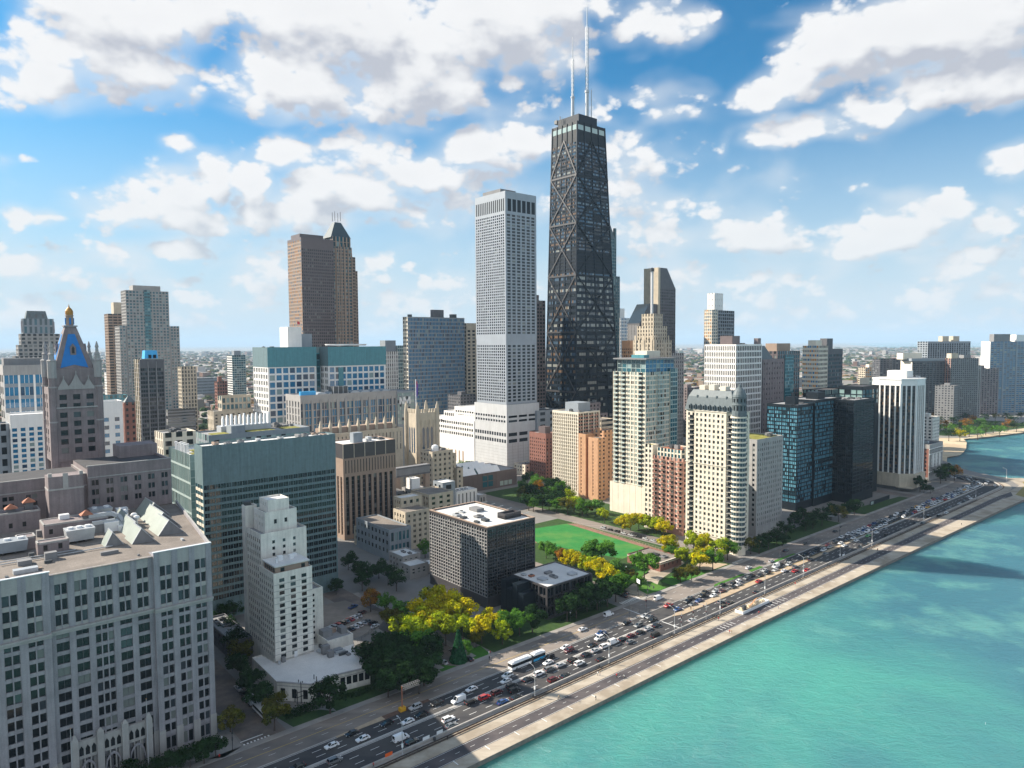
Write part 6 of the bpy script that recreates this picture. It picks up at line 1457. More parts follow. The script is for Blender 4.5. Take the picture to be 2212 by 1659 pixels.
steps('art_deco_tower', 'cream stepped tower with a slim beacon mast before the slant topped tower', 'office building', 148, 740, [(0, 30, 0, 28, 0, 132, 'beige', f(7, 30, pw=.6, sh=.4), f(7, 30, pw=.6, sh=.4), 'gravel'), (3, 26, 3, 25, 131, 147, 'beige', f(6, 4, pw=.6), f(6, 4, pw=.6), 'gravel'), (7, 22, 6, 22, 146, 160, 'beige', f(4, 3, pw=.6), f(4, 3, pw=.6), 'gravel'), (30, 52, 0, 22, 0, 118, 'pale_stone', f(6, 28, pw=.6), None, 'gravel')], extra=_m13)
steps('orange_brick_block', 'orange brick block between the braced tower and the art deco tower', 'building', 133, 800, [(0, 14, 0, 12, 0, 124, 'orange_brick', f(4, 30), f(4, 30), 'gravel'), (0, 8, 0, 12, 123, 132, 'orange_brick', None, None, 'gravel')])
steps('white_topped_tower', 'cream and dark glass tower with a tall white rooftop box', 'apartment tower', 239, 850, [(0, 12, 0, 11, 0, 168.5, 'cream', f(3, 44, pw=.3, sh=.4, pal='teal'), f(4, 44, pw=.35, sh=.45, pal='amber'), 'grey_roof'), (12, 50, 1, 16, 0, 168, 'bluegrey', f(9, 40, pw=.16, sh=.3, pal='dark', d=.8), None, 'grey_roof'), (8, 26, 2, 12, 167, 188.5, 'white', f(4, 3, pw=.8, sh=.8), f(2, 3, pw=.8, sh=.8), 'grey_roof')])
steps('white_lattice_block', 'broad white lattice front office block right of centre', 'office building', 189.3, 600, [(0, 41.3, 0, 31, 0, 127.7, 'white', f(15, 24, pw=.20, sh=.26, zt=1.5, d=.5, pal='dark', sd=.0), f(17, 24, pw=.4, sh=.28, zt=1.5, d=.6, pal='warm', sd=0), 'white_roof')], extra=lambda b: (b.boxpart('penthouse', 10, 22, 10, 22, 126.8, 135, W['brown']), b.roofkit(24, 40, 4, 26, 126.8, 4)))
def _m17(b): mb = MB(); hips(mb, 0, 22, 2, 18, 113, 126, W['slate'], 6); b.add('hipped_roof', mb); b.boxpart('chimney', 1, 6, 6, 10, 113, 133, W['brown_stone'])
steps('brown_brick_hotel', 'dark brown brick hotel with blue slate roof right of the white lattice block', 'hotel', 226.5, 640, [(0, 37, 0, 20, 0, 113.9, 'brown_stone', f(8, 24, pw=.7, sh=.6, zt=3, pal='home'), f(4, 24, pw=.7), None)], extra=_m17)
steps('brown_glass_tower', 'brown and teal glass apartment tower with a tan rooftop behind the brick hotel', 'apartment tower', 258, 690, [(0, 44, 0, 18, 0, 120.5, 'brown', f(10, 28, pw=.3, sh=.3, pal='teal'), f(4, 28, pw=.4), 'gravel'), (4, 30, 3, 15, 119, 128, 'tan', None, None, 'gravel'), (14, 30, -.8, 2, 30, 117, 'teal_dark', f(6, 26, pw=.1, sh=.25, pal='teal', d=.2), None, None)])
steps('orange_panel_tower', 'white tower with rows of orange panels on its sunny side', 'apartment tower', 336.7, 780, [(0, 22, 0, 18.3, 0, 125, 'cream', f(7, 26, pw=.25, sh=.45, pal='dark'), f(9, 26, pw=.12, sh=.52, pal='amber'), 'white_roof')], extra=lambda b: b.boxpart('penthouse', 4, 18, 5, 14, 124, 131, W['cream']))
steps('grey_fin_tower', 'grey finned apartment tower right of the orange panelled tower', 'apartment tower', 356.2, 800, [(0, 36, 0, 14, 0, 121, 'dark_grey', f(14, 26, pw=.3, sh=.4, zt=6, pal='teal'), f(4, 26), 'gravel'), (3, 17, 3, 11, 120, 133, 'dark_grey', None, None, 'gravel')])
steps('low_glass_block', 'low dark glass block with many columns behind the black towers', 'office building', 302.7, 690, [(0, 50, 0, 20, 0, 82, 'black', f(20, 4, pw=.2, sh=.2, zb=60, pal='glass'), f(5, 4, zb=60, pal='glass'), 'gravel')])
steps('yellow_wall_block', 'blank pale yellow wall block left of the striped tower', 'apartment building', 383, 760, [(0, 16, 0, 10, 0, 90, 'cream', f(3, 20), None, 'gravel')])
# right background, turned more to the viewer
A = radians(78)
steps('distant_fin_tower', 'distant dark finned tower with twin rooftop boxes on the horizon', 'apartment tower', 790, 1350, [(0, 96, 0, 26, 0, 128, 'bluegrey', f(18, 30, pw=.4, sh=.2, zt=4, pal='dark'), f(4, 30), 'grey_roof'), (38, 52, 6, 16, 127, 138, 'beige', None, None, 'gravel'), (62, 76, 6, 16, 127, 138, 'beige', None, None, 'gravel')], th=A)
steps('balcony_tower', 'wide dark balcony tower with a pale flank behind the striped tower', 'apartment tower', 649, 1150, [(0.0, 117.6, 0.0, 26.1, 0.0, 96.8, 'dark_grey', f(18, 28, pw=.22, sh=.42, zt=3, d=1.0, pal='dark'), f(4, 28, pw=.95, sh=.95, pm=W['cream'], sm=W['cream']), 'gravel'), (-2.6, 120.1, -0.8, 23.0, 96.8, 101.0, 'bluegrey', None, None, 'white_roof'), (-10.2, 25.6, 9.2, 23.0, 99.3, 109.6, 'cream', None, None, 'gravel')], th=A)
steps('brown_strip_tower', 'grey-brown apartment tower with a red-brown flank right of the balcony tower', 'apartment tower', 711, 1150, [(0.0, 53.5, 0.0, 31.3, 0.0, 100.6, 'mid_grey', f(14, 30, pw=.4, sh=.4, pal='dark'), f(6, 30, pw=.3, sh=.4, pm=W['pink_brick'], sm=W['brown_stone']), 'gravel'), (5.3, 18.7, 4.8, 14.4, 99.2, 108.6, 'beige', None, None, 'gravel'), (29.4, 42.8, 4.8, 14.4, 99.2, 105.9, 'mid_grey', None, None, 'gravel')], th=A)
steps('gothic_apartment_tower', 'pale grey gothic apartment tower between the grey-brown and white towers', 'apartment tower', 760, 1190, [(0.0, 31.7, 0.0, 21.2, 0.0, 87.7, 'pale_stone', f(7, 26, pw=.5, sh=.3), f(4, 26), 'gravel'), (6.6, 25.1, 3.2, 15.9, 86.4, 98.3, 'pale_stone', f(4, 2), None, 'gravel')], th=A)
steps('brown_apartment_block', 'dull brown apartment block left of the tall blue-white lake tower', 'apartment building', 805, 1230, [(0.0, 46.6, 0.0, 20.7, 0.0, 80.8, 'brown_stone', f(8, 24, pw=.45), f(4, 24), 'gravel'), (7.8, 20.7, 4.1, 12.4, 79.5, 86.0, 'brown_stone', None, None, 'gravel')], th=A)
steps('blue_white_tower', 'tall blue-white tower with long balconies near the beach', 'apartment tower', 842, 1250, [(0.0, 113.2, 0.0, 19.7, 0.0, 127.2, 'bluegrey', f(4, 36, pw=.10, sh=.45, pal='blue', d=1.0, sub=4), f(3, 36, pw=.92, sh=.95, pm=W['white'], sm=W['white'], sd=.1), 'gravel'), (10.5, 44.7, 3.9, 13.2, 126.1, 140.5, 'mid_grey', None, None, 'gravel'), (57.9, 86.8, 3.9, 13.2, 126.1, 139.2, 'white', None, None, 'gravel')], th=A)
steps('cream_edge_tower', 'cream balcony tower cut by the right edge of the frame', 'apartment tower', 1009, 1450, [(0.0, 75.7, 0.0, 18.2, 0.0, 127.5, 'cream', f(12, 34, pw=.3, sh=.4), f(4, 34), 'gravel'), (17.7, 50.4, 3.8, 13.6, 126.2, 140.1, 'cream', None, None, 'gravel')], th=A)
steps('red_brick_block', 'red-brown brick apartment block at the right edge below the cream tower', 'apartment building', 940, 1330, [(0.0, 106.4, 0.0, 17.6, 0.0, 63.5, 'brown_stone', f(14, 20, pw=.45, pm=W['red_brick']), f(4, 20), 'dark_roof')], th=A)
steps('beige_lowrise', 'beige mid rise standing alone in the trees left of the striped tower', 'apartment building', 747, 1500, [(0, 52, 0, 22, 0, 74, 'beige', f(10, 16, pal='amber'), f(4, 16), 'gravel'), (12, 34, 4, 14, 73, 80, 'cream', None, None, 'gravel')], th=A)
steps('dark_ribbed_block', 'dark ribbed block behind the balcony tower', 'apartment building', 700, 1350, [(0.0, 110.5, 0.0, 20.6, 0.0, 95.6, 'dark_grey', f(16, 26, pw=.3), f(5, 26), 'gravel')], th=A)
# low and mid-rise buildings filling the streets further back (each seen only as a roof and a wall or two)
def infill():
    R = random.Random(12); mats = ['red_brick', 'beige', 'mid_grey', 'brown_stone', 'cream', 'white_brick', 'tan', 'bluegrey', 'dark_grey']
    spots = [(-520, 640, 34), (-470, 560, 40), (-430, 690, 30), (-350, 700, 46), (-330, 880, 40), (-300, 980, 55), (-210, 720, 60), (-260, 760, 44), (-120, 900, 60), (-60, 820, 70), (10, 950, 50), (90, 960, 60), (170, 930, 55), (230, 930, 70), (215, 760, 60), (260, 1020, 50), (330, 900, 62), (300, 820, 55), (400, 900, 60), (390, 860, 48), (430, 820, 66), (455, 960, 50), (480, 1060, 46), (350, 1050, 44), (560, 1010, 50), (680, 1090, 60), (720, 1180, 52), (830, 1240, 40), (620, 1220, 44), (440, 1240, 40), (300, 1240, 36), (150, 1240, 44), (-20, 1240, 40), (-180, 1240, 52), (-400, 1240, 44), (-560, 1050, 40), (-620, 1240, 50), (-700, 1000, 36), (182, 585, 52), (246, 610, 50), (330, 720, 40), (420, 760, 58), (480, 840, 40), (470, 790, 44)]
    desc = dict(red_brick='red brick', beige='beige stone', mid_grey='grey concrete', brown_stone='brown brick', cream='cream', white_brick='pale brick', tan='tan stone', bluegrey='blue-grey', dark_grey='dark grey')
    used = {}
    for (x, y, h) in spots:
        m = R.choice(mats); LN, LW = R.uniform(18, 34), R.uniform(16, 30); q = proj((x, y, h))
        side = 'left edge' if q[0] < 250 else 'pyramid roofed tower' if q[0] < 480 else 'white hospital' if q[0] < 860 else 'marble tower' if q[0] < 1160 else 'braced tower' if q[0] < 1340 else 'art deco tower' if q[0] < 1500 else 'white lattice block' if q[0] < 1680 else 'orange panelled tower' if q[0] < 1830 else 'striped tower' if q[0] < 2000 else 'blue-white lake tower'
        key = (m, side); used[key] = used.get(key, 0) + 1
        od = ['', ', second from the front', ', third from the front', ', fourth from the front'][used[key] - 1]
        b = steps('midrise_block', f'{desc[m]} mid-rise block in the streets behind the {side}{od}', 'building', x, y, [(0, LN, 0, LW, 0, h, m, f(int(LN / 4), int(h / 3.6), pw=.5, sh=.5, d=.3), f(int(LW / 4), int(h / 3.6), pw=.5, sh=.5, d=.3), R.choice(['gravel', 'grey_roof', 'white_roof', 'dark_roof']))])
        b.root['group'] = 'mid-rise blocks between the towers'
        b.boxpart('penthouse', LN * .3, LN * .6, LW * .3, LW * .6, h - .9, h + 3.5, W[m])
infill()

# ------------------------------------------------------------------ vehicles
PAINT = dict(white=(.72, .73, .74), silver=(.42, .43, .44), grey=(.14, .15, .16), black=(.012, .012, .014), blue=(.02, .07, .22), red=(.38, .015, .018), maroon=(.09, .012, .018), green=(.12, .42, .12), yellow=(.75, .38, .02))
def paint(c):
    n = 'paint_' + c
    if n in MATS: return MATS[n]
    m = glass(n, PAINT[c], .28, .5); m.node_tree.nodes['Principled BSDF'].inputs['Coat Weight'].default_value = .5; return m
TYRE = mat('tyre', (.012, .012, .012), .9, 0); RIM = mat('rim', (.35, .36, .37), .35, 0, metal=.6); CARGL = glass('car_glass', (.012, .016, .02), .05)
LAMPW = mat('headlight', (.75, .76, .74), .2, 0); LAMPR = mat('tail_light', (.35, .01, .01), .3, 0)
SHAPE = {  # length, width, lower-body side profile, cabin (x0,x1 bottom; x0,x1 top; z)
 'sedan': (4.7, 1.82, [(-2.35, .32), (2.35, .32), (2.35, .62), (2.2, .80), (1.0, .93), (-1.55, .97), (-2.25, .90), (-2.35, .7)], (-1.85, 1.15, -1.15, .30, .93, 1.42)),
 'suv': (4.75, 1.92, [(-2.37, .38), (2.37, .38), (2.37, .75), (2.2, 1.0), (1.1, 1.10), (-2.2, 1.12), (-2.37, 1.0)], (-2.28, 1.2, -2.05, .45, 1.08, 1.74)),
 'van': (5.6, 2.05, [(-2.8, .40), (2.8, .40), (2.8, .9), (2.55, 1.15), (1.7, 1.30), (-2.75, 1.30), (-2.8, 1.2)], (-2.77, 1.75, -2.72, 1.0, 1.28, 2.30)),
 'pickup': (5.5, 1.95, [(-2.75, .45), (2.75, .45), (2.75, .85), (2.6, 1.05), (1.2, 1.12), (-2.7, 1.12), (-2.75, 1.0)], (-.75, 1.25, -.45, .55, 1.1, 1.80)),
}
def car_meshes(kind, col):
    L, Wd, prof, cab = SHAPE[kind]; pm = paint(col); h = Wd / 2
    body = MB(); n = len(prof)
    ins = lambda z: h - (.10 if z > .8 else .04 if z < .4 else 0)
    A = [(x, -ins(z), z) for x, z in prof]; B = [(x, ins(z), z) for x, z in prof]
    body.face(A, pm); body.face(B[::-1], pm)
    for i in range(n): j = (i + 1) % n; body.face([A[j], A[i], B[i], B[j]], pm)
    x0, x1, u0, u1, z0, z1 = cab; hi, ho = h - .26, h - .12
    body.box(u0 + .02, u1 - .02, -hi, hi, z1 - .02, z1 + .035, pm)                         # roof
    for (xb, xt) in ((x0, u0), (x1, u1)):
        for s in (-1, 1): body.beam((xb, s * ho, z0), (xt, s * hi, z1), .12, .10, pm)
    xm = (x0 + x1) / 2 - .1
    for s in (-1, 1): body.beam((xm, s * (ho + .01), z0), ((u0 + u1) / 2 - .05, s * (hi + .01), z1), .10, .06, pm)
    if kind == 'van':
        for s in (-1, 1): body.face([(x0, s * (ho + .015), z0), (1.0, s * (ho + .015), z0), (.7, s * (hi + .015), z1), (u0, s * (hi + .015), z1)], pm)
    if kind == 'pickup': body.box(-2.55, -.85, -.78, .78, 1.121, 1.125, MATS['dark_painted_metal'])
    g = MB(); a = [(x0, -ho), (x1, -ho), (x1, ho), (x0, ho)]; t = [(u0, -hi), (u1, -hi), (u1, hi), (u0, hi)]
    g.frustum(a, z0, t, z1 - .02, CARGL)
    w = MB()
    N = 12; r = .34 if kind in ('sedan',) else .38
    for y0, y1 in ((-.11, .11),):
        ring = [(r * cos(2 * pi * i / N), r * sin(2 * pi * i / N)) for i in range(N)]
        for i in range(N):
            p, q = ring[i], ring[(i + 1) % N]; w.face([(p[0], y0, p[1]), (q[0], y0, q[1]), (q[0], y1, q[1]), (p[0], y1, p[1])], TYRE)
        for y in (y0, y1): 
            w.face([(p[0], y, p[1]) for p in ring], TYRE); w.face([(p[0] * .6, y * 1.03, p[1] * .6) for p in ring], RIM)
    hl = MB(); hl.box(L / 2 - .12, L / 2 + .012, -.22, .22, .62, .78, LAMPW); tl = MB(); tl.box(-L / 2 - .012, -L / 2 + .1, -.2, .2, .68, .86, LAMPR)
    return dict(body=body.mesh('body'), cabin_glass=g.mesh('cabin_glass'), wheel=w.mesh('wheel'), headlight=hl.mesh('headlight'), tail_light=tl.mesh('tail_light'), r=r, L=L, W=Wd)
CARM = {}
def put_car(kind, col, x, y, ang, near):
    k = (kind, col)
    if k not in CARM: CARM[k] = car_meshes(kind, col)
    M = CARM[k]
    def ch(n, loc=(0, 0, 0)):
        o = bpy.data.objects.new(n, M[n]); COL.objects.link(o); o.parent = root; o.location = loc; return o
    if near:
        root = empty({'sedan': 'sedan', 'suv': 'sport_utility', 'van': 'van', 'pickup': 'pickup_truck'}[kind], (x, y, .02), ang)
        ch('body'); ch('cabin_glass')
        for sx in (-1, 1):
            for sy in (-1, 1): ch('wheel', (sx * M['L'] * .305, sy * (M['W'] / 2 - .10), M['r']))
        for sy in (-1, 1): ch('headlight', (0, sy * M['W'] * .34, .02 if kind == 'sedan' else .2)); ch('tail_light', (0, sy * M['W'] * .36, .05 if kind == 'sedan' else .2))
    else:
        fk = ('far',) + k
        if fk not in CARM:
            bm = bmesh.new(); ms = []
            def addm(me, off):
                mt = me.copy(); mt.transform(Matrix.Translation(off)); base = len(ms)
                for m in me.materials: ms.append(m)
                n0 = len(bm.faces); bm.from_mesh(mt); bm.faces.ensure_lookup_table()
                for f_ in bm.faces[n0:]: f_.material_index += base
                bpy.data.meshes.remove(mt)
            addm(M['body'], (0, 0, 0)); addm(M['cabin_glass'], (0, 0, 0))
            for sx in (-1, 1):
                for sy in (-1, 1): addm(M['wheel'], (sx * M['L'] * .305, sy * (M['W'] / 2 - .10), M['r']))
            me = bpy.data.meshes.new('car'); bm.to_mesh(me); bm.free()
            for m in ms: me.materials.append(m)
            CARM[fk] = me
        root = bpy.data.objects.new({'sedan': 'sedan', 'suv': 'sport_utility', 'van': 'van', 'pickup': 'pickup_truck'}[kind], CARM[fk]); COL.objects.link(root)
        root.location = (x, y, .02); root.rotation_euler = (0, 0, ang)
    return root
def to_st(x, y): return (x * ND[0] + y * ND[1], x * ED[0] + y * ED[1])
def zpt(ox, oy, sc, x, y, z=.7): return at((ox + x / sc) * .576, (oy + y / sc) * .576, z)
CARS = []                                                       # (s, t, kind, colour)
def zone(ox, oy, sc, rows):
    for (x, y, k, c) in rows:
        p = to_st(*zpt(ox, oy, sc, x, y)); CARS.append([p[0], p[1], k, c])
S_, U_, V_, K_ = 'sedan', 'suv', 'van', 'pickup'
zone(900, 2400, 2.765, [(940, 1080, S_, 'white'), (1160, 965, S_, 'black'), (1270, 1015, S_, 'white'), (1505, 850, S_, 'black'), (1880, 770, S_, 'black'), (1820, 695, U_, 'silver'), (2035, 645, S_, 'black'), (1765, 860, S_, 'white'), (1655, 1008, V_, 'white'), (1760, 1035, S_, 'black'), (1005, 1270, U_, 'grey'), (600, 1315, S_, 'black'), (2180, 835, U_, 'white'), (2200, 890, S_, 'grey')])
zone(1700, 2160, 2.765, [(190, 1170, S_, 'white'), (55, 1290, V_, 'white'), (180, 1305, U_, 'black'), (310, 1270, U_, 'red'), (450, 1210, U_, 'maroon'), (490, 1290, S_, 'blue'), (580, 1295, S_, 'black'), (605, 1140, U_, 'black'), (630, 1185, U_, 'black'), (580, 1040, U_, 'white'), (565, 1095, S_, 'white'), (770, 1070, S_, 'black'), (885, 1012, U_, 'white'), (985, 965, U_, 'grey'), (1020, 1065, U_, 'maroon'), (1180, 1050, S_, 'black'), (990, 840, U_, 'black'), (980, 892, S_, 'white'), (1110, 920, S_, 'silver'), (1240, 870, U_, 'black'), (1310, 905, U_, 'white'), (1530, 860, S_, 'black'), (1375, 810, S_, 'black'), (1210, 775, U_, 'maroon'), (1165, 735, S_, 'white'), (1470, 770, S_, 'silver'), (1560, 730, U_, 'white'), (1455, 725, S_, 'black'), (1645, 690, V_, 'white'), (1530, 650, U_, 'white'), (1545, 600, K_, 'blue'), (1745, 655, S_, 'black'), (1845, 615, S_, 'maroon'), (1920, 585, S_, 'black'), (1850, 685, S_, 'grey'), (2118, 625, V_, 'black'), (2020, 545, S_, 'silver'), (2110, 510, S_, 'black'), (1905, 505, U_, 'grey'), (1795, 485, S_, 'black'), (2078, 465, K_, 'black'), (2035, 420, S_, 'grey'), (1988, 410, S_, 'silver'), (1340, 550, S_, 'white'), (1610, 400, V_, 'white')])
zone(2400, 1900, 2.765, [(190, 950, V_, 'white'), (290, 1022, K_, 'red'), (385, 1060, S_, 'blue'), (493, 978, U_, 'black'), (517, 945, S_, 'grey'), (600, 970, S_, 'blue'), (562, 1012, S_, 'grey'), (640, 918, U_, 'black'), (668, 882, S_, 'black'), (785, 870, S_, 'silver'), (845, 870, S_, 'maroon'), (785, 925, S_, 'white'), (860, 810, S_, 'black'), (968, 802, U_, 'black'), (1005, 765, S_, 'white'), (1022, 806, S_, 'silver'), (1000, 842, S_, 'black'), (1120, 745, U_, 'grey'), (1137, 710, S_, 'black'), (1210, 765, S_, 'red'), (1230, 706, S_, 'black'), (1280, 655, S_, 'silver'), (1335, 690, U_, 'black'), (1425, 622, V_, 'white'), (1415, 656, S_, 'silver'), (1490, 660, S_, 'white'), (1630, 670, S_, 'red'), (1775, 665, S_, 'red'), (1560, 600, U_, 'silver'), (1608, 620, S_, 'grey'), (1540, 560, S_, 'black'), (1440, 590, S_, 'black'), (1125, 630, S_, 'white'), (1360, 565, S_, 'silver'), (1215, 885, S_, 'black'), (908, 985, S_, 'black'), (830, 985, S_, 'grey'), (870, 1035, U_, 'black'), (540, 1175, S_, 'silver'), (1510, 455, S_, 'black'), (1715, 380, S_, 'black'), (1718, 490, S_, 'black'), (1740, 540, S_, 'black'), (1800, 485, S_, 'grey'), (1830, 450, S_, 'black'), (1910, 450, U_, 'white'), (1925, 485, S_, 'grey'), (1950, 395, S_, 'maroon'), (1972, 415, S_, 'silver'), (2020, 370, U_, 'black'), (2105, 380, S_, 'white'), (2120, 402, S_, 'white'), (2095, 315, S_, 'white'), (2150, 340, S_, 'grey'), (2025, 255, S_, 'black')])
zone(3100, 1640, 2212 / 740, [(335, 1080, S_, 'white'), (325, 1130, S_, 'white'), (335, 1155, S_, 'white'), (235, 1145, S_, 'black'), (410, 1080, S_, 'black'), (465, 1100, S_, 'green'), (490, 1020, U_, 'black'), (555, 1040, S_, 'grey'), (565, 1065, S_, 'white'), (610, 990, S_, 'white'), (632, 1013, S_, 'black'), (662, 1026, S_, 'grey'), (410, 1190, S_, 'black'), (375, 1225, S_, 'black'), (508, 1180, S_, 'grey'), (680, 1100, U_, 'black'), (890, 1035, U_, 'grey'), (820, 1020, S_, 'black'), (1020, 960, S_, 'black'), (1080, 960, S_, 'black'), (1140, 885, U_, 'black'), (1190, 885, S_, 'grey'), (1260, 880, U_, 'black'), (1345, 845, S_, 'white'), (1350, 810, S_, 'black'), (1375, 785, S_, 'grey'), (1520, 745, S_, 'silver'), (1545, 715, S_, 'black'), (1655, 690, S_, 'white'), (1610, 667, S_, 'silver'), (1195, 680, S_, 'black'), (1425, 610, S_, 'maroon'), (1480, 572, S_, 'grey'), (1540, 547, S_, 'black')])
R = random.Random(21)
for lane in (-209.5, -206.6, -203.6):                             # the standing jam up to the bend
    s = 476 + R.uniform(0, 5)
    while s < 722:
        CARS.append([s, lane + R.uniform(-.2, .2), R.choice([S_, S_, S_, U_, U_]) if R.random() > .05 else V_, R.choice(['white', 'silver', 'silver', 'grey', 'black', 'black', 'blue', 'white']) if R.random() > .05 else R.choice(['red', 'yellow'])]); s += R.uniform(6.2, 9.5)
    a = .12
    while a < 1.6:
        CARS.append([(a, lane), 0, R.choice([S_, S_, U_]), R.choice(['white', 'silver', 'grey', 'black', 'black'])]); a += R.uniform(7, 10) / (lane - TC)
for a, t, c in ((.28, -193, 'white'), (.55, -197.5, 'silver'), (.75, -194, 'white'), (1.0, -197, 'black'), (1.25, -194, 'white'), (.45, -199, 'white')): CARS.append([(a, t), 0, S_, c])
def lane_of(t):
    for lo, hi, ph, c in ((-224, -211.6, 'on the tan inner drive', None), (-211.6, -208.1, 'in the inbound lane beside the inner drive', -209.6), (-208.1, -205.1, 'in the middle inbound lane', -206.6), (-205.1, -201.5, 'in the inbound lane beside the median', -203.6), (-201.5, -197.1, 'in the outbound lane beside the median', -199), (-197.1, -193.5, 'in the middle outbound lane', -195.4), (-193.5, -188, 'in the outbound lane by the lake barrier', -191.6)):
        if lo <= t < hi: return ph, c
    return 'on the city side', None
def place_of(s):
    for q, ph in ((118, 'below the stone podium'), (160, 'by the dark trees'), (196, 'near the long bus'), (232, 'before the grid tower'), (262, 'short of the park crossing'), (300, 'past the park crossing'), (350, 'beside the field house'), (410, 'below the mansard tower'), (480, 'below the plain stone block'), (545, 'before the curtained black tower'), (630, 'before the dark lawn'), (700, 'below the striped tower')):
        if s < q: return ph
    return 'at the far bend'
ORD = ['', 'nearest', 'second', 'third', 'fourth', 'fifth', 'sixth', 'seventh', 'eighth', 'ninth', 'tenth', 'eleventh', 'twelfth']
final = []
for c in CARS:
    if isinstance(c[0], tuple):
        a, t = c[0]; r = t - TC; s_, t_ = S1 + r * sin(a), TC + r * cos(a); head = -a
        ang = pi / 2 - TH + a; ph = ('in the jam on the outer bend' if t > -201 else 'in the jam rounding the bend'); pl = ''; s = 730 + a * 40
    else:
        s, t = c[0], c[1]; ph, ct = lane_of(t)
        if ct is not None: t = ct + max(-.35, min(.35, t - ct))
        s_, t_ = s, t; ang = pi / 2 - TH; pl = place_of(s)
        if t < -201.5 and t > -224 : pass
    final.append([s, s_, t_, ang, c[2], c[3], ph, pl, t])
# keep neighbours in one lane from running into each other
final.sort(key=lambda q: q[0]); kept = []
for q in final:
    clash = [k for k in kept if hypot(k[1] - q[1], (k[2] - q[2]) * 2.4) < 5.6]
    if clash:
        if len(kept) > 90: continue
        q[1] += 5.8 - abs(clash[-1][1] - q[1]); q[0] = q[1]
        if [k for k in kept if hypot(k[1] - q[1], (k[2] - q[2]) * 2.4) < 5.0]: continue
    kept.append(q)
cnt = {}; tot = {}
word = dict(sedan='sedan', suv='sport utility', van='van', pickup='pickup truck')
for q in kept: tot[(q[5], q[4], q[6], q[7])] = tot.get((q[5], q[4], q[6], q[7]), 0) + 1
for q in kept:
    s, s_, t_, ang, k, c, ph, pl, t = q
    key = (c, k, ph, pl); cnt[key] = cnt.get(key, 0) + 1
    inbound = t < -201.5 and ph != 'on the tan inner drive' or 'rounding' in ph
    x, y, _ = CT(s_, t_)
    o = put_car(k, c, x, y, ang + (pi if inbound else 0), s < 420)
    lab = f"{c} {word[k]} {ph} {pl}".strip()
    if tot[key] > 1: lab = f"{ORD[min(12, cnt[key])]} {lab}"
    tag(o, lab, 'car' if k in ('sedan', 'suv') else 'van' if k == 'van' else 'truck', 'vehicles on the lake drive')
NPARK = 0
def parked(rows, where, ang, near=True):
    """cars standing in the lot and side streets"""
    c2 = {}; t2 = {}
    for r in rows: t2[(r[2], r[3])] = t2.get((r[2], r[3]), 0) + 1
    for (s, t, k, c) in rows:
        c2[(k, c)] = c2.get((k, c), 0) + 1; x, y, _ = CT(s, t); o = put_car(k, c, x, y, pi / 2 - TH + ang, near)
        pre = ORD[min(12, c2[(k, c)])] + ' ' if t2[(k, c)] > 1 else ''
        tag(o, f'{pre}{c} {word[k]} {where}', 'car' if k in ('sedan', 'suv') else 'van' if k == 'van' else 'truck', 'parked cars')
R = random.Random(5)
parked([(142.6 + i * 2.55 if i < 8 else 145 + (i - 8) * 2.55, -294.5 - (i % 8) * .8 + (8 if i >= 8 else 0), R.choice([S_, S_, U_]), R.choice(['white', 'white', 'silver', 'grey', 'black', 'red'])) for i in range(15)], 'parked in the lot behind the stepped block', pi / 2 + .2)
parked([(164, -312, K_, 'blue'), (163.6, -302, U_, 'maroon'), (161, -287, U_, 'black'), (160, -283.6, S_, 'white')], 'on the far side of the lot', .3)
parked([(162.5, -238, S_, 'white'), (162.2, -232.5, S_, 'silver'), (162.4, -244, U_, 'white'), (171.2, -232, U_, 'silver'), (171.3, -238, S_, 'black'), (171.6, -227.8, S_, 'black')], 'parked in the street by the dark trees', pi / 2)
parked([(276.5, -239, S_, 'silver'), (279, -236, U_, 'black'), (275, -233.5, S_, 'black')], 'waiting in the street by the annex', pi / 2)
parked([(367.5, -262 - i * 6.2, R.choice([S_, U_]), R.choice(['white', 'silver', 'black', 'grey'])) for i in range(12)], 'parked along the running track', pi / 2)
parked([(91.4, -266, S_, 'silver'), (91.2, -260.2, S_, 'black')], 'parked in the shaded street by the stepped block', pi / 2)

def bus():
    x, y, _ = CT(187.5, -209.7)
    b = empty('articulated_bus', (x, y, .02), pi / 2 - TH); tag(b, 'long white articulated bus with blue rear half beside the inner drive', 'bus')
    wm_ = W['white_metal']; bl = mat('bus_blue', (.05, .36, .62), .4, 0)
    def half(x0, x1, base):
        mb = MB(); mb.box(x0, x1, -1.28, 1.28, .35, 1.35, base, True); mb.box(x0, x1, -1.28, 1.28, 2.62, 3.05, wm_); mb.box(x0 + .05, x1 - .05, -1.1, 1.1, 3.05, 3.28, wm_); mb.box(x0 + 1, x1 - 1.4, -.8, .8, 3.28, 3.55, wm_); mb.build('body', b)
        g = MB(); g.box(x0 + .03, x1 - .03, -1.25, 1.25, 1.35, 2.62, CARGL); g.build('window_band', b)
    half(-9.1, 1.4, wm_); half(2.6, 9.1, bl)
    mb = MB(); 
    for i in range(5): mb.box(1.4 + i * .24, 1.52 + i * .24, -1.2, 1.2, .5, 2.95, W['dark_metal']); mb.box(1.52 + i * .24, 1.64 + i * .24, -1.1, 1.1, .55, 2.9, W['dark_metal'])
    mb.build('bellows', b)
    me = CARM[('sedan', 'white')]['wheel']
    for xx in (-6.6, .2, 6.2):
        for sy in (-1, 1):
            o = bpy.data.objects.new('wheel', me); COL.objects.link(o); o.parent = b; o.location = (xx, sy * 1.2, .48); o.scale = (1.4, 1.4, 1.4)
bus()
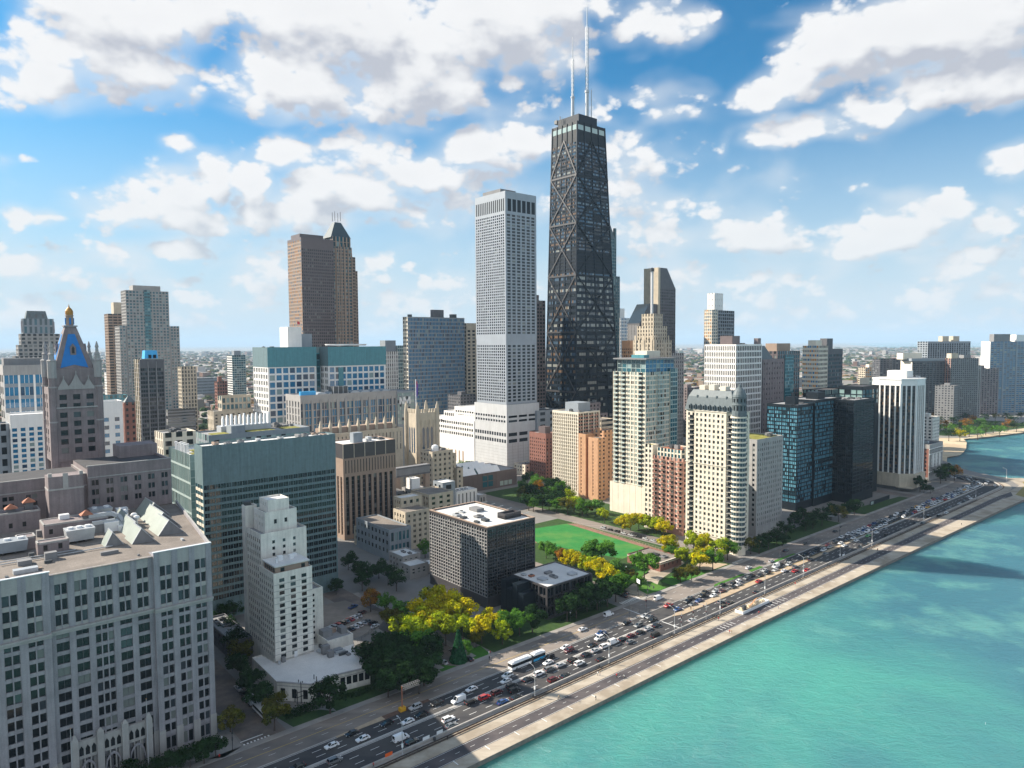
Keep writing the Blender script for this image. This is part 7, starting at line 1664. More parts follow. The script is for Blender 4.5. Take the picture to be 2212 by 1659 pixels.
def box_truck(s, t, label, coach):
    x, y, _ = CT(s, t); b = empty('coach_bus' if coach else 'box_truck', (x, y, .02), pi / 2 - TH + pi / 2); tag(b, label, 'bus' if coach else 'truck')
    L = 11.5 if coach else 6.5
    mb = MB(); mb.box(-L / 2, L / 2 - (0 if coach else 1.8), -1.25, 1.25, .8, 3.1, W['white_metal'] if coach else W['metal'], True); mb.build('body', b)
    mb = MB(); mb.box(L / 2 - 1.75, L / 2, -1.1, 1.1, .5, 2.1, W['white_metal'], True) if not coach else mb.box(-L / 2 + .4, L / 2 - .4, -1.27, 1.27, 1.7, 2.6, CARGL); mb.build('window_band' if coach else 'cab', b)
    for xx in (-L * .3, L * .32):
        for sy in (-1, 1): o = bpy.data.objects.new('wheel', CARM[('sedan', 'white')]['wheel']); COL.objects.link(o); o.parent = b; o.location = (xx, sy * 1.15, .45); o.scale = (1.3, 1.3, 1.3)
box_truck(90.9, -241.5, 'white coach parked in the shaded street beside the stepped block', True)
box_truck(91.0, -252.5, 'grey box truck parked behind the white coach', False)

# ------------------------------------------------------------------ trees
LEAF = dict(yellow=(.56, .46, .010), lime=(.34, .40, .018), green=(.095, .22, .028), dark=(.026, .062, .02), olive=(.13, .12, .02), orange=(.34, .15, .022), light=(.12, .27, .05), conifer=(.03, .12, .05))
def leafmat(c):
    n = 'leaves_' + c
    if n in MATS: return MATS[n]
    m = bpy.data.materials.new(n); m.use_nodes = True; MATS[n] = m; T = NT(m.node_tree); T.n.clear(); o = T.new('ShaderNodeOutputMaterial')
    g = T.new('ShaderNodeNewGeometry'); rgb = LEAF[c]
    v = T.mr(g.outputs['Random Per Island'], 0, 1, .6, 1.35)
    nz = T.mr(T.noise(T.new('ShaderNodeTexCoord').outputs['Object'], 3.2, 2), .35, .65, .72, 1.25)
    tint = {'yellow': (.28, .37, .015), 'lime': (.18, .28, .018), 'green': (.06, .16, .024), 'orange': (.20, .16, .02), 'olive': (.08, .11, .02)}.get(c, tuple(q * .8 for q in rgb))
    oi = T.new('ShaderNodeObjectInfo')
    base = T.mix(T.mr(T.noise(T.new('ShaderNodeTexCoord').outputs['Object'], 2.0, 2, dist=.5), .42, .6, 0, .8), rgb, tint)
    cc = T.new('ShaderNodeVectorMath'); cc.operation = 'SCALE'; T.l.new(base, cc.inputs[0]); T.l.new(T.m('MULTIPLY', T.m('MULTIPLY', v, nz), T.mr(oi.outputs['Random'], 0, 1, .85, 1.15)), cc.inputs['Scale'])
    d = T.new('ShaderNodeBsdfDiffuse'); t = T.new('ShaderNodeBsdfTranslucent'); mx = T.new('ShaderNodeMixShader'); mx.inputs[0].default_value = .35
    T.l.new(cc.outputs[0], d.inputs[0]); T.l.new(cc.outputs[0], t.inputs[0]); T.l.new(d.outputs[0], mx.inputs[1]); T.l.new(t.outputs[0], mx.inputs[2]); T.l.new(mx.outputs[0], o.inputs[0])
    return m
BARK = mat('bark', (.07, .05, .04), .95, .2, 3)
def crown_geo(seed, n, conifer=False):
    R = random.Random(seed); V = []; F = []
    blobs = []
    if conifer: pass
    else:
        for i in range(21):
            while True:
                p = Vector((R.uniform(-1, 1), R.uniform(-1, 1), R.uniform(-1, 1)))
                if .25 < p.length < 1: break
            blobs.append((Vector((p.x * .37, p.y * .37, .60 + p.z * .29)), R.uniform(.07, .15)))
        blobs.append((Vector((0, 0, .60)), .20))
    for i in range(n):
        if conifer:
            z = .08 + .92 * R.random() ** 1.3; r = .24 * (1 - z) * (.75 + .4 * R.random()) + .01; a = R.uniform(0, 2 * pi); c = Vector((r * cos(a), r * sin(a), z - r * .35)); nrm = Vector((cos(a), sin(a), .5)); q = .045
        else:
            b, r = R.choice(blobs); d = Vector((R.gauss(0, 1), R.gauss(0, 1), R.gauss(0, 1))).normalized(); c = b + d * r * R.uniform(.55, 1.08); nrm = d; q = R.uniform(.016, .036)
        nrm = (nrm + Vector((R.uniform(-.7, .7), R.uniform(-.7, .7), R.uniform(-.3, .8)))).normalized()
        u = nrm.cross(Vector((R.uniform(-1, 1), R.uniform(-1, 1), R.uniform(-1, 1)))).normalized(); w = nrm.cross(u)
        i0 = len(V); V += [tuple(c + u * q), tuple(c + w * q * .8), tuple(c - u * q), tuple(c - w * q * .8)]; F.append((i0, i0 + 1, i0 + 2, i0 + 3))
    return V, F, blobs
CG = {}
def crown_mesh(shape, col, lod):
    k = (shape, col, lod)
    if k not in CG:
        V, F, bl = crown_geo(100 + shape, (3200, 1800, 700)[lod], col == 'conifer'); me = bpy.data.meshes.new('crown'); me.from_pydata(V, [], F); me.materials.append(leafmat(col)); CG[k] = me
    return CG[k]
TRK = []
for i in range(3):
    R = random.Random(i); mb = MB(); mb.lathe([(.028, 0), (.020, .12), (.016, .34), (.010, .55), (.004, .75)], 7, BARK)
    for j in range(6):
        a = j * 1.05 + R.random(); z = .26 + .05 * j; mb.beam((0, 0, z), (.22 * cos(a), .22 * sin(a), z + .2), .011, .011, BARK)
    TRK.append(mb.mesh('trunk'))
NTREE = 0
def tree(x, y, h, col, label, group, wide=1.0, lod=1):
    global NTREE
    NTREE += 1; R = random.Random(NTREE * 17)
    o = empty('conifer_tree' if col == 'conifer' else 'tree', (x, y, 0), R.uniform(0, 6.28)); tag(o, label, 'tree', group)
    t = bpy.data.objects.new('trunk', TRK[NTREE % 3]); c = bpy.data.objects.new('crown', crown_mesh(NTREE % 5 if col != 'conifer' else 0, col, lod))
    for q in (t, c): COL.objects.link(q); q.parent = o
    k = h * wide; t.scale = (h, h, h); c.scale = (k, k * R.uniform(.9, 1.1), h); return o
def grove(where, h, pts, lod=1, wide=1.15, group=None):
    """pts: (photo-view x, y of the crown's middle, colour[, height])"""
    cn = {}; tt = {}
    nm = dict(yellow='golden yellow', lime='yellow-green', green='green', dark='dark green', olive='olive', orange='orange', light='bright green', conifer='conical green')
    pts = sorted(pts, key=lambda p: p[0])
    for p in pts: tt[p[2]] = tt.get(p[2], 0) + 1
    pos = {1: [''], 2: ['left ', 'right '], 3: ['left ', 'middle ', 'right ']}
    for p in pts:
        hh = p[3] if len(p) > 3 else h; x, y = at(p[0], p[1], hh * .6); cn[p[2]] = cn.get(p[2], 0) + 1; n = tt[p[2]]
        od = pos[n][cn[p[2]] - 1] if n <= 3 else (['first ', 'second ', 'third ', 'fourth ', 'fifth ', 'sixth ', 'seventh ', 'eighth ', 'ninth ', 'tenth ', 'eleventh ', 'twelfth ', 'thirteenth ', 'fourteenth ', 'fifteenth '][cn[p[2]] - 1])
        tail = '' if n <= 3 else ' counting from the left'
        tree(x, y, hh, p[2], f'{od}{nm[p[2]]} tree {where}{tail}', group or 'trees ' + where, wide, lod)
grove('at the left foot of the grid tower', 17, [(918, 1318, 'yellow'), (944, 1296, 'yellow', 19), (968, 1300, 'yellow', 19), (990, 1318, 'yellow'), (900, 1352, 'lime'), (930, 1345, 'yellow'), (962, 1345, 'lime'), (870, 1352, 'lime', 14), (1000, 1345, 'lime', 13), (862, 1318, 'light', 13), (845, 1330, 'olive', 12)], 0)
grove('at the right foot of the grid tower', 13, [(1040, 1352, 'yellow'), (1068, 1335, 'yellow'), (1095, 1340, 'green'), (1122, 1335, 'green'), (1150, 1330, 'dark'), (1085, 1360, 'lime', 11), (1028, 1372, 'olive', 9), (990, 1388, 'conifer', 13), (1004, 1398, 'green', 8)], 0)
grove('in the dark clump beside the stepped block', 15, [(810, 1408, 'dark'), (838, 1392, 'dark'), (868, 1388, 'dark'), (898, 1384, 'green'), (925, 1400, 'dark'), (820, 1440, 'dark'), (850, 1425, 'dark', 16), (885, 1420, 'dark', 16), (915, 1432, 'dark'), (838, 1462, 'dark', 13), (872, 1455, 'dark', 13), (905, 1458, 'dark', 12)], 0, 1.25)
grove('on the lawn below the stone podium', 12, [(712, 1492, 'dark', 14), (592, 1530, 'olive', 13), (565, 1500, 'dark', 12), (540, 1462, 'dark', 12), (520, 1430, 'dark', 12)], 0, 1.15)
grove('along the foot of the huge grey building', 9, [(497, 1548, 'olive', 9), (440, 1618, 'dark', 8), (465, 1605, 'dark', 8), (410, 1630, 'dark', 7), (375, 1640, 'dark', 7), (345, 1648, 'dark', 6), (285, 1652, 'dark', 6)], 0, 1.3)
grove('before the low annex', 15, [(1245, 1295, 'dark'), (1268, 1282, 'dark'), (1290, 1278, 'dark'), (1312, 1272, 'dark'), (1330, 1262, 'green'), (1225, 1308, 'dark', 13)], 0, 1.2)
grove('in the row behind the annex', 13, [(1212, 1198, 'orange', 10), (1232, 1204, 'yellow'), (1252, 1207, 'yellow'), (1272, 1214, 'lime'), (1290, 1222, 'yellow'), (1306, 1232, 'yellow'), (1320, 1244, 'yellow')], 0, 1.15)
grove('at the near edge of the turf', 14, [(1300, 1185, 'green', 17), (1278, 1192, 'green', 14), (1392, 1212, 'green', 17), (1180, 1183, 'green', 11), (1200, 1190, 'green', 10), (1332, 1225, 'light', 12), (1342, 1250, 'green', 9), (1378, 1256, 'green', 9), (1362, 1238, 'olive', 8)], 0, 1.25)
grove('right of the field house', 15, [(1498, 1166, 'lime'), (1524, 1172, 'yellow'), (1552, 1178, 'lime'), (1484, 1196, 'lime', 14), (1512, 1204, 'yellow', 14), (1540, 1202, 'green', 14), (1572, 1182, 'green', 13), (1470, 1238, 'olive', 9), (1494, 1232, 'olive', 9)], 0, 1.25)
grove('beyond the running track', 13, [(1345, 1128, 'yellow'), (1362, 1122, 'yellow'), (1380, 1120, 'yellow'), (1398, 1126, 'lime'), (1416, 1128, 'lime'), (1434, 1136, 'yellow'), (1444, 1172, 'yellow', 14), (1452, 1188, 'green', 10), (1306, 1108, 'lime', 12), (1288, 1090, 'light', 12), (1270, 1096, 'olive', 10)], 0, 1.2)
grove('in the woods behind the turf', 15, [(1240, 1082, 'lime'), (1226, 1086, 'olive'), (1206, 1070, 'dark'), (1140, 1028, 'dark'), (1160, 1036, 'green'), (1180, 1042, 'dark'), (1198, 1044, 'dark'), (1215, 1052, 'green'), (1150, 1058, 'dark'), (1142, 1078, 'dark'), (1164, 1052, 'orange', 16), (1172, 1078, 'dark'), (1258, 1092, 'green'), (1136, 1002, 'lime', 12)], 1, 1.2)
grove('in the thicket beside the white grid condo', 13, [(1128, 1046, 'dark'), (1150, 1044, 'green'), (1176, 1058, 'dark'), (1190, 1062, 'green'), (1208, 1058, 'dark'), (1130, 1062, 'olive'), (1186, 1080, 'dark'), (1202, 1086, 'green'), (1216, 1078, 'dark'), (1228, 1068, 'lime'), (1160, 1068, 'dark'), (1152, 1084, 'green')], 1, 1.2)
grove('below the marble podium', 13, [(985, 1006, 'dark'), (1000, 1003, 'green'), (1016, 1004, 'dark')], 1, 1.2)
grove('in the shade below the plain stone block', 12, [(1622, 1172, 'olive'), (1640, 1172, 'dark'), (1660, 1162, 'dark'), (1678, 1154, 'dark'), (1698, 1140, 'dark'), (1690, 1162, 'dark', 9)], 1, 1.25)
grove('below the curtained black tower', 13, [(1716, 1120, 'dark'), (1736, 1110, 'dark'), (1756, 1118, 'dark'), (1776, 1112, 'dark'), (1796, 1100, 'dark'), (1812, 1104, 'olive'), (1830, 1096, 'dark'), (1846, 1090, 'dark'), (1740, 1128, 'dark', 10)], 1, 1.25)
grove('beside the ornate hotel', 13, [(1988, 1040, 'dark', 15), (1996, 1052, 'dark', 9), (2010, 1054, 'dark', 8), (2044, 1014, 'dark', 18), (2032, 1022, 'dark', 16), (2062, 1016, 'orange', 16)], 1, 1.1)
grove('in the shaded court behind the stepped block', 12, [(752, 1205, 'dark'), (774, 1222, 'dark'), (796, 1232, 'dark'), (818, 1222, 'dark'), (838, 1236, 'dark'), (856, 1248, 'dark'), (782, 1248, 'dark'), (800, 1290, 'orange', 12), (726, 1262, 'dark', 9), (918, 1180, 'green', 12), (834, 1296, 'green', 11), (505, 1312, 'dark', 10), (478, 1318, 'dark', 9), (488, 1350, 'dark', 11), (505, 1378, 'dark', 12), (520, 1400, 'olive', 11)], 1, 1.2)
R = random.Random(9)
grove('on the lawn behind the beach', 19, [(2005, 918, 'dark'), (2022, 922, 'dark'), (2040, 916, 'orange'), (2056, 924, 'green'), (2072, 920, 'dark'), (2050, 934, 'dark'), (2074, 934, 'yellow'), (2088, 912, 'orange'), (2094, 926, 'green'), (2112, 918, 'dark'), (2112, 932, 'light'), (2130, 922, 'green'), (2146, 918, 'dark'), (2160, 926, 'green'), (2178, 914, 'orange'), (2196, 916, 'dark')], 2, 1.2)
grove('in the park along the far shore', 15, [(2010, 904, 'dark'), (2030, 906, 'dark'), (2060, 905, 'dark'), (2084, 898, 'dark'), (2105, 902, 'orange'), (2128, 900, 'dark'), (2150, 898, 'olive'), (2172, 898, 'dark'), (2190, 902, 'dark'), (2206, 894, 'dark'), (2118, 908, 'green')], 2, 1.3)
def hedge(s0, s1, t0, t1, h, label):
    R = random.Random(int(s0)); mb = MB(); m = leafmat('dark')
    for i in range(int((s1 - s0) * abs(t1 - t0) * 14)):
        s, t, z = R.uniform(s0, s1), R.uniform(t0, t1), R.uniform(.1, h); p = Vector(CT(s, t, z)); u = Vector((R.uniform(-1, 1), R.uniform(-1, 1), R.uniform(-1, 1))).normalized() * .28; w_ = u.cross(Vector((R.uniform(-1, 1), R.uniform(-1, 1), 1))).normalized() * .28
        mb.face([tuple(p + u), tuple(p + w_), tuple(p - u), tuple(p - w_)], m)
    o = mb.build('hedge'); tag(o, label, 'hedge')
hedge(40, 74, -236.5, -231, 2.2, 'dark hedge along the foot of the huge grey building')
hedge(96, 108, -238, -232, 1.4, 'low dark hedge below the stone podium')
hedge(226, 262, -233, -231.5, 1.3, 'pale trimmed hedge in front of the low annex')
hedge(120, 134, -234, -231, 1.3, 'low hedge at the right end of the stone podium')

# ------------------------------------------------------------------ street furniture
def dup(o):
    r = o.copy(); COL.objects.link(r)
    for ch in o.children:
        c = ch.copy(); COL.objects.link(c); c.parent = r
        for g in ch.children: d = g.copy(); COL.objects.link(d); d.parent = c
    return r
POLE = mat('lamp_pole', (.38, .39, .40), .45, .05)
def make_lamp(double):
    r = empty('street_lamp', (0, 0, 0)); mb = MB(); mb.lathe([(.28, 0), (.28, .8), (.15, .9), (.10, 11)], 8, POLE); mb.build('pole', r)
    for sg in ((1, -1) if double else (1,)):
        a = MB(); pts = [(0, 0, 10.8), (0, sg * 1.0, 11.6), (0, sg * 2.6, 12.0)]
        for p, q in zip(pts, pts[1:]): a.beam(p, q, .10, .10, POLE)
        a.build('arm', r); h = MB(); h.box(-.18, .18, sg * 2.6 - .45, sg * 2.6 + .45, 11.9, 12.12, W['metal'], True); h.build('lamp_head', r)
    b = MB(); b.box(-.25, .25, -.22, .22, 3.0, 4.2, W['white_metal'], True); b.build('control_box', r); return r
L1, L2 = make_lamp(False), make_lamp(True)
# (zoom origin, scale, base of the pole) on the photograph
lamps = [((900, 2400, 2.765), 1693, 1215, 0, 'nearest lamp post on the lake walk, with an orange sign beside it'), ((1700, 2160, 2.765), 868, 1270, 0, 'lamp post on the lake walk opposite the white sport utilities behind the bus'), ((1700, 2160, 2.765), 1650, 930, 0, 'lamp post on the lake walk near the white van, before the grid tower'), ((2400, 1900, 2.765), 358, 1318, 0, 'lamp post on the lake walk short of the stop line at the crossing'), ((2400, 1900, 2.765), 897, 1140, 0, 'lamp post just before the white construction barrier'), ((2400, 1900, 2.765), 1355, 928, 0, 'lamp post just past the white construction barrier'), ((2400, 1900, 2.765), 1745, 745, 1, 'double lamp post on the lake walk below the mansard tower'), ((2400, 1900, 2.765), 2107, 570, 0, 'lamp post on the lake walk below the plain stone block'), ((3100, 1640, 2.989), 508, 1222, 1, 'double lamp post on the lake walk before the curtained black tower'), ((3100, 1640, 2.989), 1100, 968, 0, 'lamp post by the lake wall before the dark lawn'), ((3100, 1640, 2.989), 1718, 712, 0, 'lamp post at the start of the far bend'), ((3100, 1640, 2.989), 2015, 492, 0, 'thin lamp post on the far bend by the water')]
u1 = u2 = False
for (zo, x, y, dbl, lab) in lamps:
    p = zpt(*zo, x, y, .12); s, t = to_st(*p); src = L2 if dbl else L1
    if dbl: o = src if not u2 else dup(src); u2 = True
    else: o = src if not u1 else dup(src); u1 = True
    if t > -187 and s < 690: t = -187.3
    q = CT(s, t, .12); o.location = q; o.rotation_euler = (0, 0, pi / 2 - TH); tag(o, lab, 'street lamp', 'lamp posts along the lake walk')
def park_lamp():
    r = empty('park_lamp', (0, 0, 0)); mb = MB(); mb.lathe([(.14, 0), (.12, .5), (.06, .6), (.05, 3.8)], 8, W['dark_metal']); mb.build('pole', r); g = MB(); g.lathe([(.1, 3.8), (.26, 3.95), (.3, 4.2), (.2, 4.45), (.03, 4.55)], 10, W['white_metal']); g.build('globe', r); return r
pl = park_lamp(); first = True
for (s, t, lab) in ((118, -231, 'on the lawn below the stone podium'), (73, -229, 'at the corner of the huge grey building'), (196, -231, 'left of the drive into the grid tower'), (212, -231, 'at the right foot of the grid tower'), (232, -229, 'before the left end of the annex'), (252, -229, 'before the right end of the annex'), (176, -262, 'in the street behind the dark trees'), (176, -286, 'in the street beyond the parking lot'), (296, -243, 'on the park lawn before the field house'), (304, -256, 'behind the park lawn'), (176, -240, 'by the yellow trees'), (335, -262, 'behind the field house')):
    o = pl if first else dup(pl); first = False; o.location = CT(s, t); tag(o, 'white globe lamp ' + lab, 'lamp', 'globe lamps')
def signal(s, t, z, arm, ang, lab, dark=True):
    x, y, _ = CT(s, t); r = empty('traffic_signal', (x, y, z), pi / 2 - TH + ang); tag(r, lab, 'traffic signal', 'traffic signals'); m = W['dark_metal'] if dark else POLE
    mb = MB(); mb.lathe([(.18, 0), (.12, 1), (.10, 8)], 8, m); mb.build('pole', r)
    if arm: mb = MB(); mb.beam((0, 0, 6.4), (0, arm, 6.6), .14, .14, m); mb.build('arm', r)
    for (yy, zz) in ((.0, 3.6), (.3 * arm, 5.9), (.95 * arm, 6.0)):
        mb = MB(); mb.box(-.2, .2, yy - .2, yy + .2, zz - .55, zz + .55, W['dark_metal'], True); mb.box(-.22, -.2, yy - .1, yy + .1, zz + .2, zz + .42, LAMPR); mb.build('signal_head', r)
signal(253.5, -211.6, .15, 6, pi / 2 + 1.57, 'dark signal mast with a long arm at the near side of the park crossing')
signal(266, -211.6, .15, 0, 0, 'dark signal post at the inner drive kerb of the park crossing')
signal(284, -225, .15, 4, -pi, 'dark signal mast on the park corner')
signal(281, -188.2, .12, 5, 0, 'pale signal mast with green sign on the lake walk at the crossing', False)
signal(271, -188.4, .12, 0, 0, 'short pale signal post with a camera by the stop line', False)
signal(262, -188.4, .12, 0, 0, 'pale signal post at the end of the stop line', False)
signal(75.5, -226.5, .14, 0, 0, 'dark signal post on the corner of the shaded side street')
signal(391, -211.5, .15, 3, -pi / 2, 'dark signal mast at the far park corner below the mansard tower')
signal(470, -212, .15, 3, -pi / 2, 'dark signal mast before the curtained black tower')
def billboard():
    x, y, _ = CT(281.5, -229); r = empty('street_sign', (x, y, 0), pi / 2 - TH + 1.2); tag(r, 'white rectangular sign with a dark picture on a tall post at the park corner', 'sign')
    mb = MB(); mb.lathe([(.1, 0), (.08, 8.2)], 8, W['dark_metal']); mb.build('post', r); mb = MB(); mb.box(-1.6, 1.6, -.1, .1, 6.8, 8.8, W['white_metal'], True); mb.build('board', r); mb = MB(); mb.box(-1.2, 1.2, -.13, -.1, 7.2, 8.0, W['dark_metal']); mb.box(-.6, .6, -.135, -.1, 8.0, 8.25, W['dark_metal']); mb.build('picture', r)
billboard()
def gantry():
    p = zpt(900, 2400, 2.765, 1682, 735, .1); x, y = p; r = empty('sign_gantry', (x, y, 0), pi / 2 - TH); tag(r, 'rusty sign gantry arm on a yellow base beside the inner drive', 'sign gantry')
    mb = MB(); mb.box(-1.1, 1.1, -.8, .8, 0, 1.5, mat('safety_yellow', (.62, .33, .02), .6, .1), True); mb.build('base', r)
    mb = MB(); mb.lathe([(.22, 1.5), (.18, 9.0)], 10, W['rust']); mb.build('post', r); mb = MB()
    for z in (7.6, 9.0):
        for yy in (-.5, .5): mb.beam((0, yy, z), (7.2, yy, z), .12, .12, W['mid_grey'])
    for i in range(8):
        for yy in (-.5, .5): mb.beam((i * .9, yy, 7.6), (i * .9 + .9, yy, 9.0), .08, .08, W['mid_grey'])
        mb.beam((i * .9, -.5, 9), (i * .9 + .9, .5, 9), .08, .08, W['mid_grey'])
    mb.build('truss_arm', r)
gantry()
for (s, t, h, lab) in ((32.5, -233.5, 20, 'tall pale flagpole before the entrance of the huge grey building, left one'), (52.5, -233.5, 22, 'tall pale flagpole before the entrance of the huge grey building, right one')):
    x, y, _ = CT(s, t); r = empty('flagpole', (x, y, 0)); tag(r, lab, 'flagpole', 'flagpoles'); mb = MB(); mb.lathe([(.16, 0), (.13, h * .6), (.08, h)], 8, POLE); mb.build('pole', r); mb = MB(); mb.lathe([(.02, h), (.18, h + .12), (.02, h + .3)], 8, W['gold']); mb.build('finial', r)

# barrier between road and walk, guard rails, railings
def curve_obj(name, t, prof_w, z0, z1, m, label, cat, s_to=None, posts=None):
    P = curve_pts(t)[:-3]
    if s_to: P = [(S0, t), (s_to, t)]
    r = empty(name, (0, 0, 0)); tag(r, label, cat); mb = MB()
    for a, b_ in zip(P, P[1:]): 
        n = max(1, int(hypot(b_[0] - a[0], b_[1] - a[1]) / 60))
        for i in range(n):
            p = tuple(a[k] + (b_[k] - a[k]) * i / n for k in (0, 1)); q = tuple(a[k] + (b_[k] - a[k]) * (i + 1) / n for k in (0, 1))
            mb.beam(CT(*p, (z0 + z1) / 2), CT(*q, (z0 + z1) / 2), prof_w, z1 - z0, m)
    mb.build('rail', r)
    if posts:
        st, pm = posts; mb = MB(); s = S0
        while s < (s_to or S1):
            x, y, _ = CT(s, t); mb.box(x - .09, x + .09, y - .09, y + .09, 0, z1 - .04, pm); s += st
        o = mb.build('post', r); o['kind'] = 'stuff'
    return r
CB = GM['kerb']
curve_obj('concrete_barrier', -189.25, .5, 0, .95, CB, 'long concrete barrier between the road and the lake walk', 'barrier')
curve_obj('guard_rail', -186.95, .14, .35, .75, mat('dark_timber', (.07, .055, .045), .8, .2), 'dark guard rail on the road side of the lake walk planting strip', 'railing', 660, (4, W['dark_metal']))
curve_obj('guard_rail', -185.8, .14, .35, .75, MATS['dark_timber'], 'dark guard rail on the path side of the lake walk planting strip', 'railing', 660, (4, W['dark_metal']))
def fence(name, pts, h, label, m, post):
    r = empty(name, CT(*pts[0])); o = Vector(CT(*pts[0])); tag(r, label, 'fence')
    rl = MB(); ps = MB(); n = 0
    for a, b_ in zip(pts, pts[1:]):
        A, B = Vector(CT(*a)) - o, Vector(CT(*b_)) - o
        for z in (h * .45, h): rl.beam(A + Vector((0, 0, z)), B + Vector((0, 0, z)), .07, .07, m)
        k = int((B - A).length / post)
        for i in range(k + 1):
            p = A.lerp(B, i / k); ps.box(p.x - .05, p.x + .05, p.y - .05, p.y + .05, 0, h, m)
    rl.build('rail', r); q = ps.build('post', r); q['kind'] = 'stuff'
fence('park_fence', [(283, -226.9), (283.2, -236), (284, -241)], 1.1, 'low pale fence at the park corner lawn', W['beige'], 2.2)
fence('track_fence', [(362, -355), (357.5, -300), (355.2, -268)], 1.5, 'pale fence between the running track and the street', W['beige'], 2.6)
fence('lot_fence', [(159, -300), (158.6, -281), (146, -274)], 1.4, 'dark fence along the street side of the parking lot', W['dark_metal'], 2.5)
# construction barrier on the lake walk
def works():
    x, y, _ = CT(311, -181.5); r = empty('construction_barrier', (x, y, .12), pi / 2 - TH); tag(r, 'white works hoarding holding sand and timber on the lake walk', 'barrier')
    mb = MB(); mb.box(-12, 12, -1.6, -1.4, 0, 1.35, W['white_metal']); mb.box(-12, 12, 2.6, 2.8, 0, 1.35, W['white_metal']); mb.box(-12, -11.8, -1.4, 2.6, 0, 1.35, W['white_metal']); mb.box(11.8, 12, -1.4, 2.6, 0, 1.35, W['white_metal']); mb.build('hoarding', r)
    mb = MB(); R = random.Random(2); n = 14
    for i in range(n):
        xx = -10 + i * 1.5; mb.frustum(rect(xx - 1.2, xx + 1.2, -1.1, 2.2), .05, rect(xx - .2, xx + .3, .3, .9), 1.5 + R.random() * .9, GM['sand'])
    mb.build('sand_heap', r); mb = MB()
    for i in range(6): mb.beam((-6 + i * .4, -1, 2.0 + i * .1), (4 + i * .5, 1.8, 2.6 + i * .05), .25, .15, W['orange_brick'])
    mb.build('timber', r); mb = MB(); mb.box(-9.5, -7, -.5, 1.2, .5, 3.0, W['dark_metal']); mb.build('generator', r)
works()
def small_box(name, s, t, z, dims, m, lab, cat, group=None, lid=True):
    x, y, _ = CT(s, t); r = empty(name, (x, y, z), pi / 2 - TH); tag(r, lab, cat, group); mb = MB(); a, b_, c = dims; mb.frustum(rect(-a * .42, a * .42, -b_ * .42, b_ * .42), 0, rect(-a / 2, a / 2, -b_ / 2, b_ / 2), c * .85, m); mb.build('body', r)
    if lid: mb = MB(); mb.lathe([(a * .55, c * .85), (a * .5, c * .95), (a * .1, c)], 10, m); mb.build('lid', r)
for (s, t, lab) in ((127.4, -188.2, 'between two white panels by the near barrier'), (170.5, -187.9, 'beside the lamp post opposite the bus'), (206.5, -188, 'on the walk before the annex'), (254, -188, 'by the stop line at the crossing'), (287, -188, 'before the works hoarding'), (402, -188, 'below the mansard tower')):
    small_box('litter_bin', s, t, .12, (.8, .8, 1.15), W['dark_metal'], 'dark litter bin ' + lab, 'bin', 'litter bins')
def panel(s, t, l, m, lab, name='road_sign'):
    x, y, _ = CT(s, t); r = empty(name, (x, y, 0), pi / 2 - TH); tag(r, lab, 'sign'); mb = MB(); mb.box(-l / 2, l / 2, -.06, .06, .95, 2.0, m, True); mb.build('panel', r); mb = MB()
    for k in (-l * .4, l * .4): mb = MB(); mb.box(k - .05, k + .05, -.05, .05, 0, .95, W['dark_metal']); mb.build('leg', r)
panel(124.8, -189.2, 2.6, W['white_metal'], 'left white panel on the near barrier beside the litter bin'); panel(130.2, -189.2, 2.4, W['white_metal'], 'right white panel on the near barrier beside the litter bin')
panel(110.8, -189.2, 2.6, mat('sign_orange', (.75, .12, .02), .6, 0), 'orange works sign on the barrier by the nearest lamp post')
panel(425, -189.2, 2.8, W['white_metal'], 'white panel on the barrier below the plain stone block')
def pillar_sculpture():
    x, y, _ = CT(103.5, -240.5); r = empty('iron_gateway', (x, y, 0), pi / 2 - TH); tag(r, 'black iron pole structure before the stone podium corner', 'sculpture'); R = random.Random(1)
    mb = MB()
    for i in range(6):
        for j in range(2): mb.beam((i * 1.5, j * 2, 0), (i * 1.5, j * 2, 5 + (i * 7 % 4)), .22, .22, W['black'])
    mb.build('post', r); r.children[-1]['kind'] = 'stuff'; mb = MB()
    for z in (2.5, 4.2): mb.beam((0, 0, z), (7.5, 0, z), .18, .18, W['black']); mb.beam((0, 2, z), (7.5, 2, z), .18, .18, W['black'])
    mb.build('bar', r)
pillar_sculpture()
def hydrant(s, t, m, lab, name, cat): 
    x, y, _ = CT(s, t); r = empty(name, (x, y, .14)); tag(r, lab, cat); mb = MB(); mb.lathe([(.2, 0), (.18, .1), (.16, .6), (.22, .65), (.16, .8), (.04, .95)], 10, m); mb.build('body', r); mb = MB(); mb.beam((-.32, 0, .5), (.32, 0, .5), .14, .14, m); mb.build('nozzle', r)
hydrant(182.5, -227.5, mat('hydrant_red', (.5, .03, .02), .5, 0), 'red hydrant at the edge of the lawn by the grid tower', 'fire_hydrant', 'hydrant')
hydrant(71, -225.5, MATS['hydrant_red'], 'dark red hydrant at the corner of the huge grey building', 'fire_hydrant', 'hydrant')
tent = MB(); x, y, _ = CT(508, -236); r = empty('entrance_canopy', (x, y, 0)); tag(r, 'round white entrance canopy at the foot of the curtained black tower', 'canopy'); tent.lathe([(3.0, 3.3), (3.1, 3.5), (.2, 3.9)], 16, W['white_metal']); tent.build('roof', r); tent = MB(); tent.lathe([(.3, 0), (.25, 3.3)], 10, W['dark_metal']); tent.build('post', r)

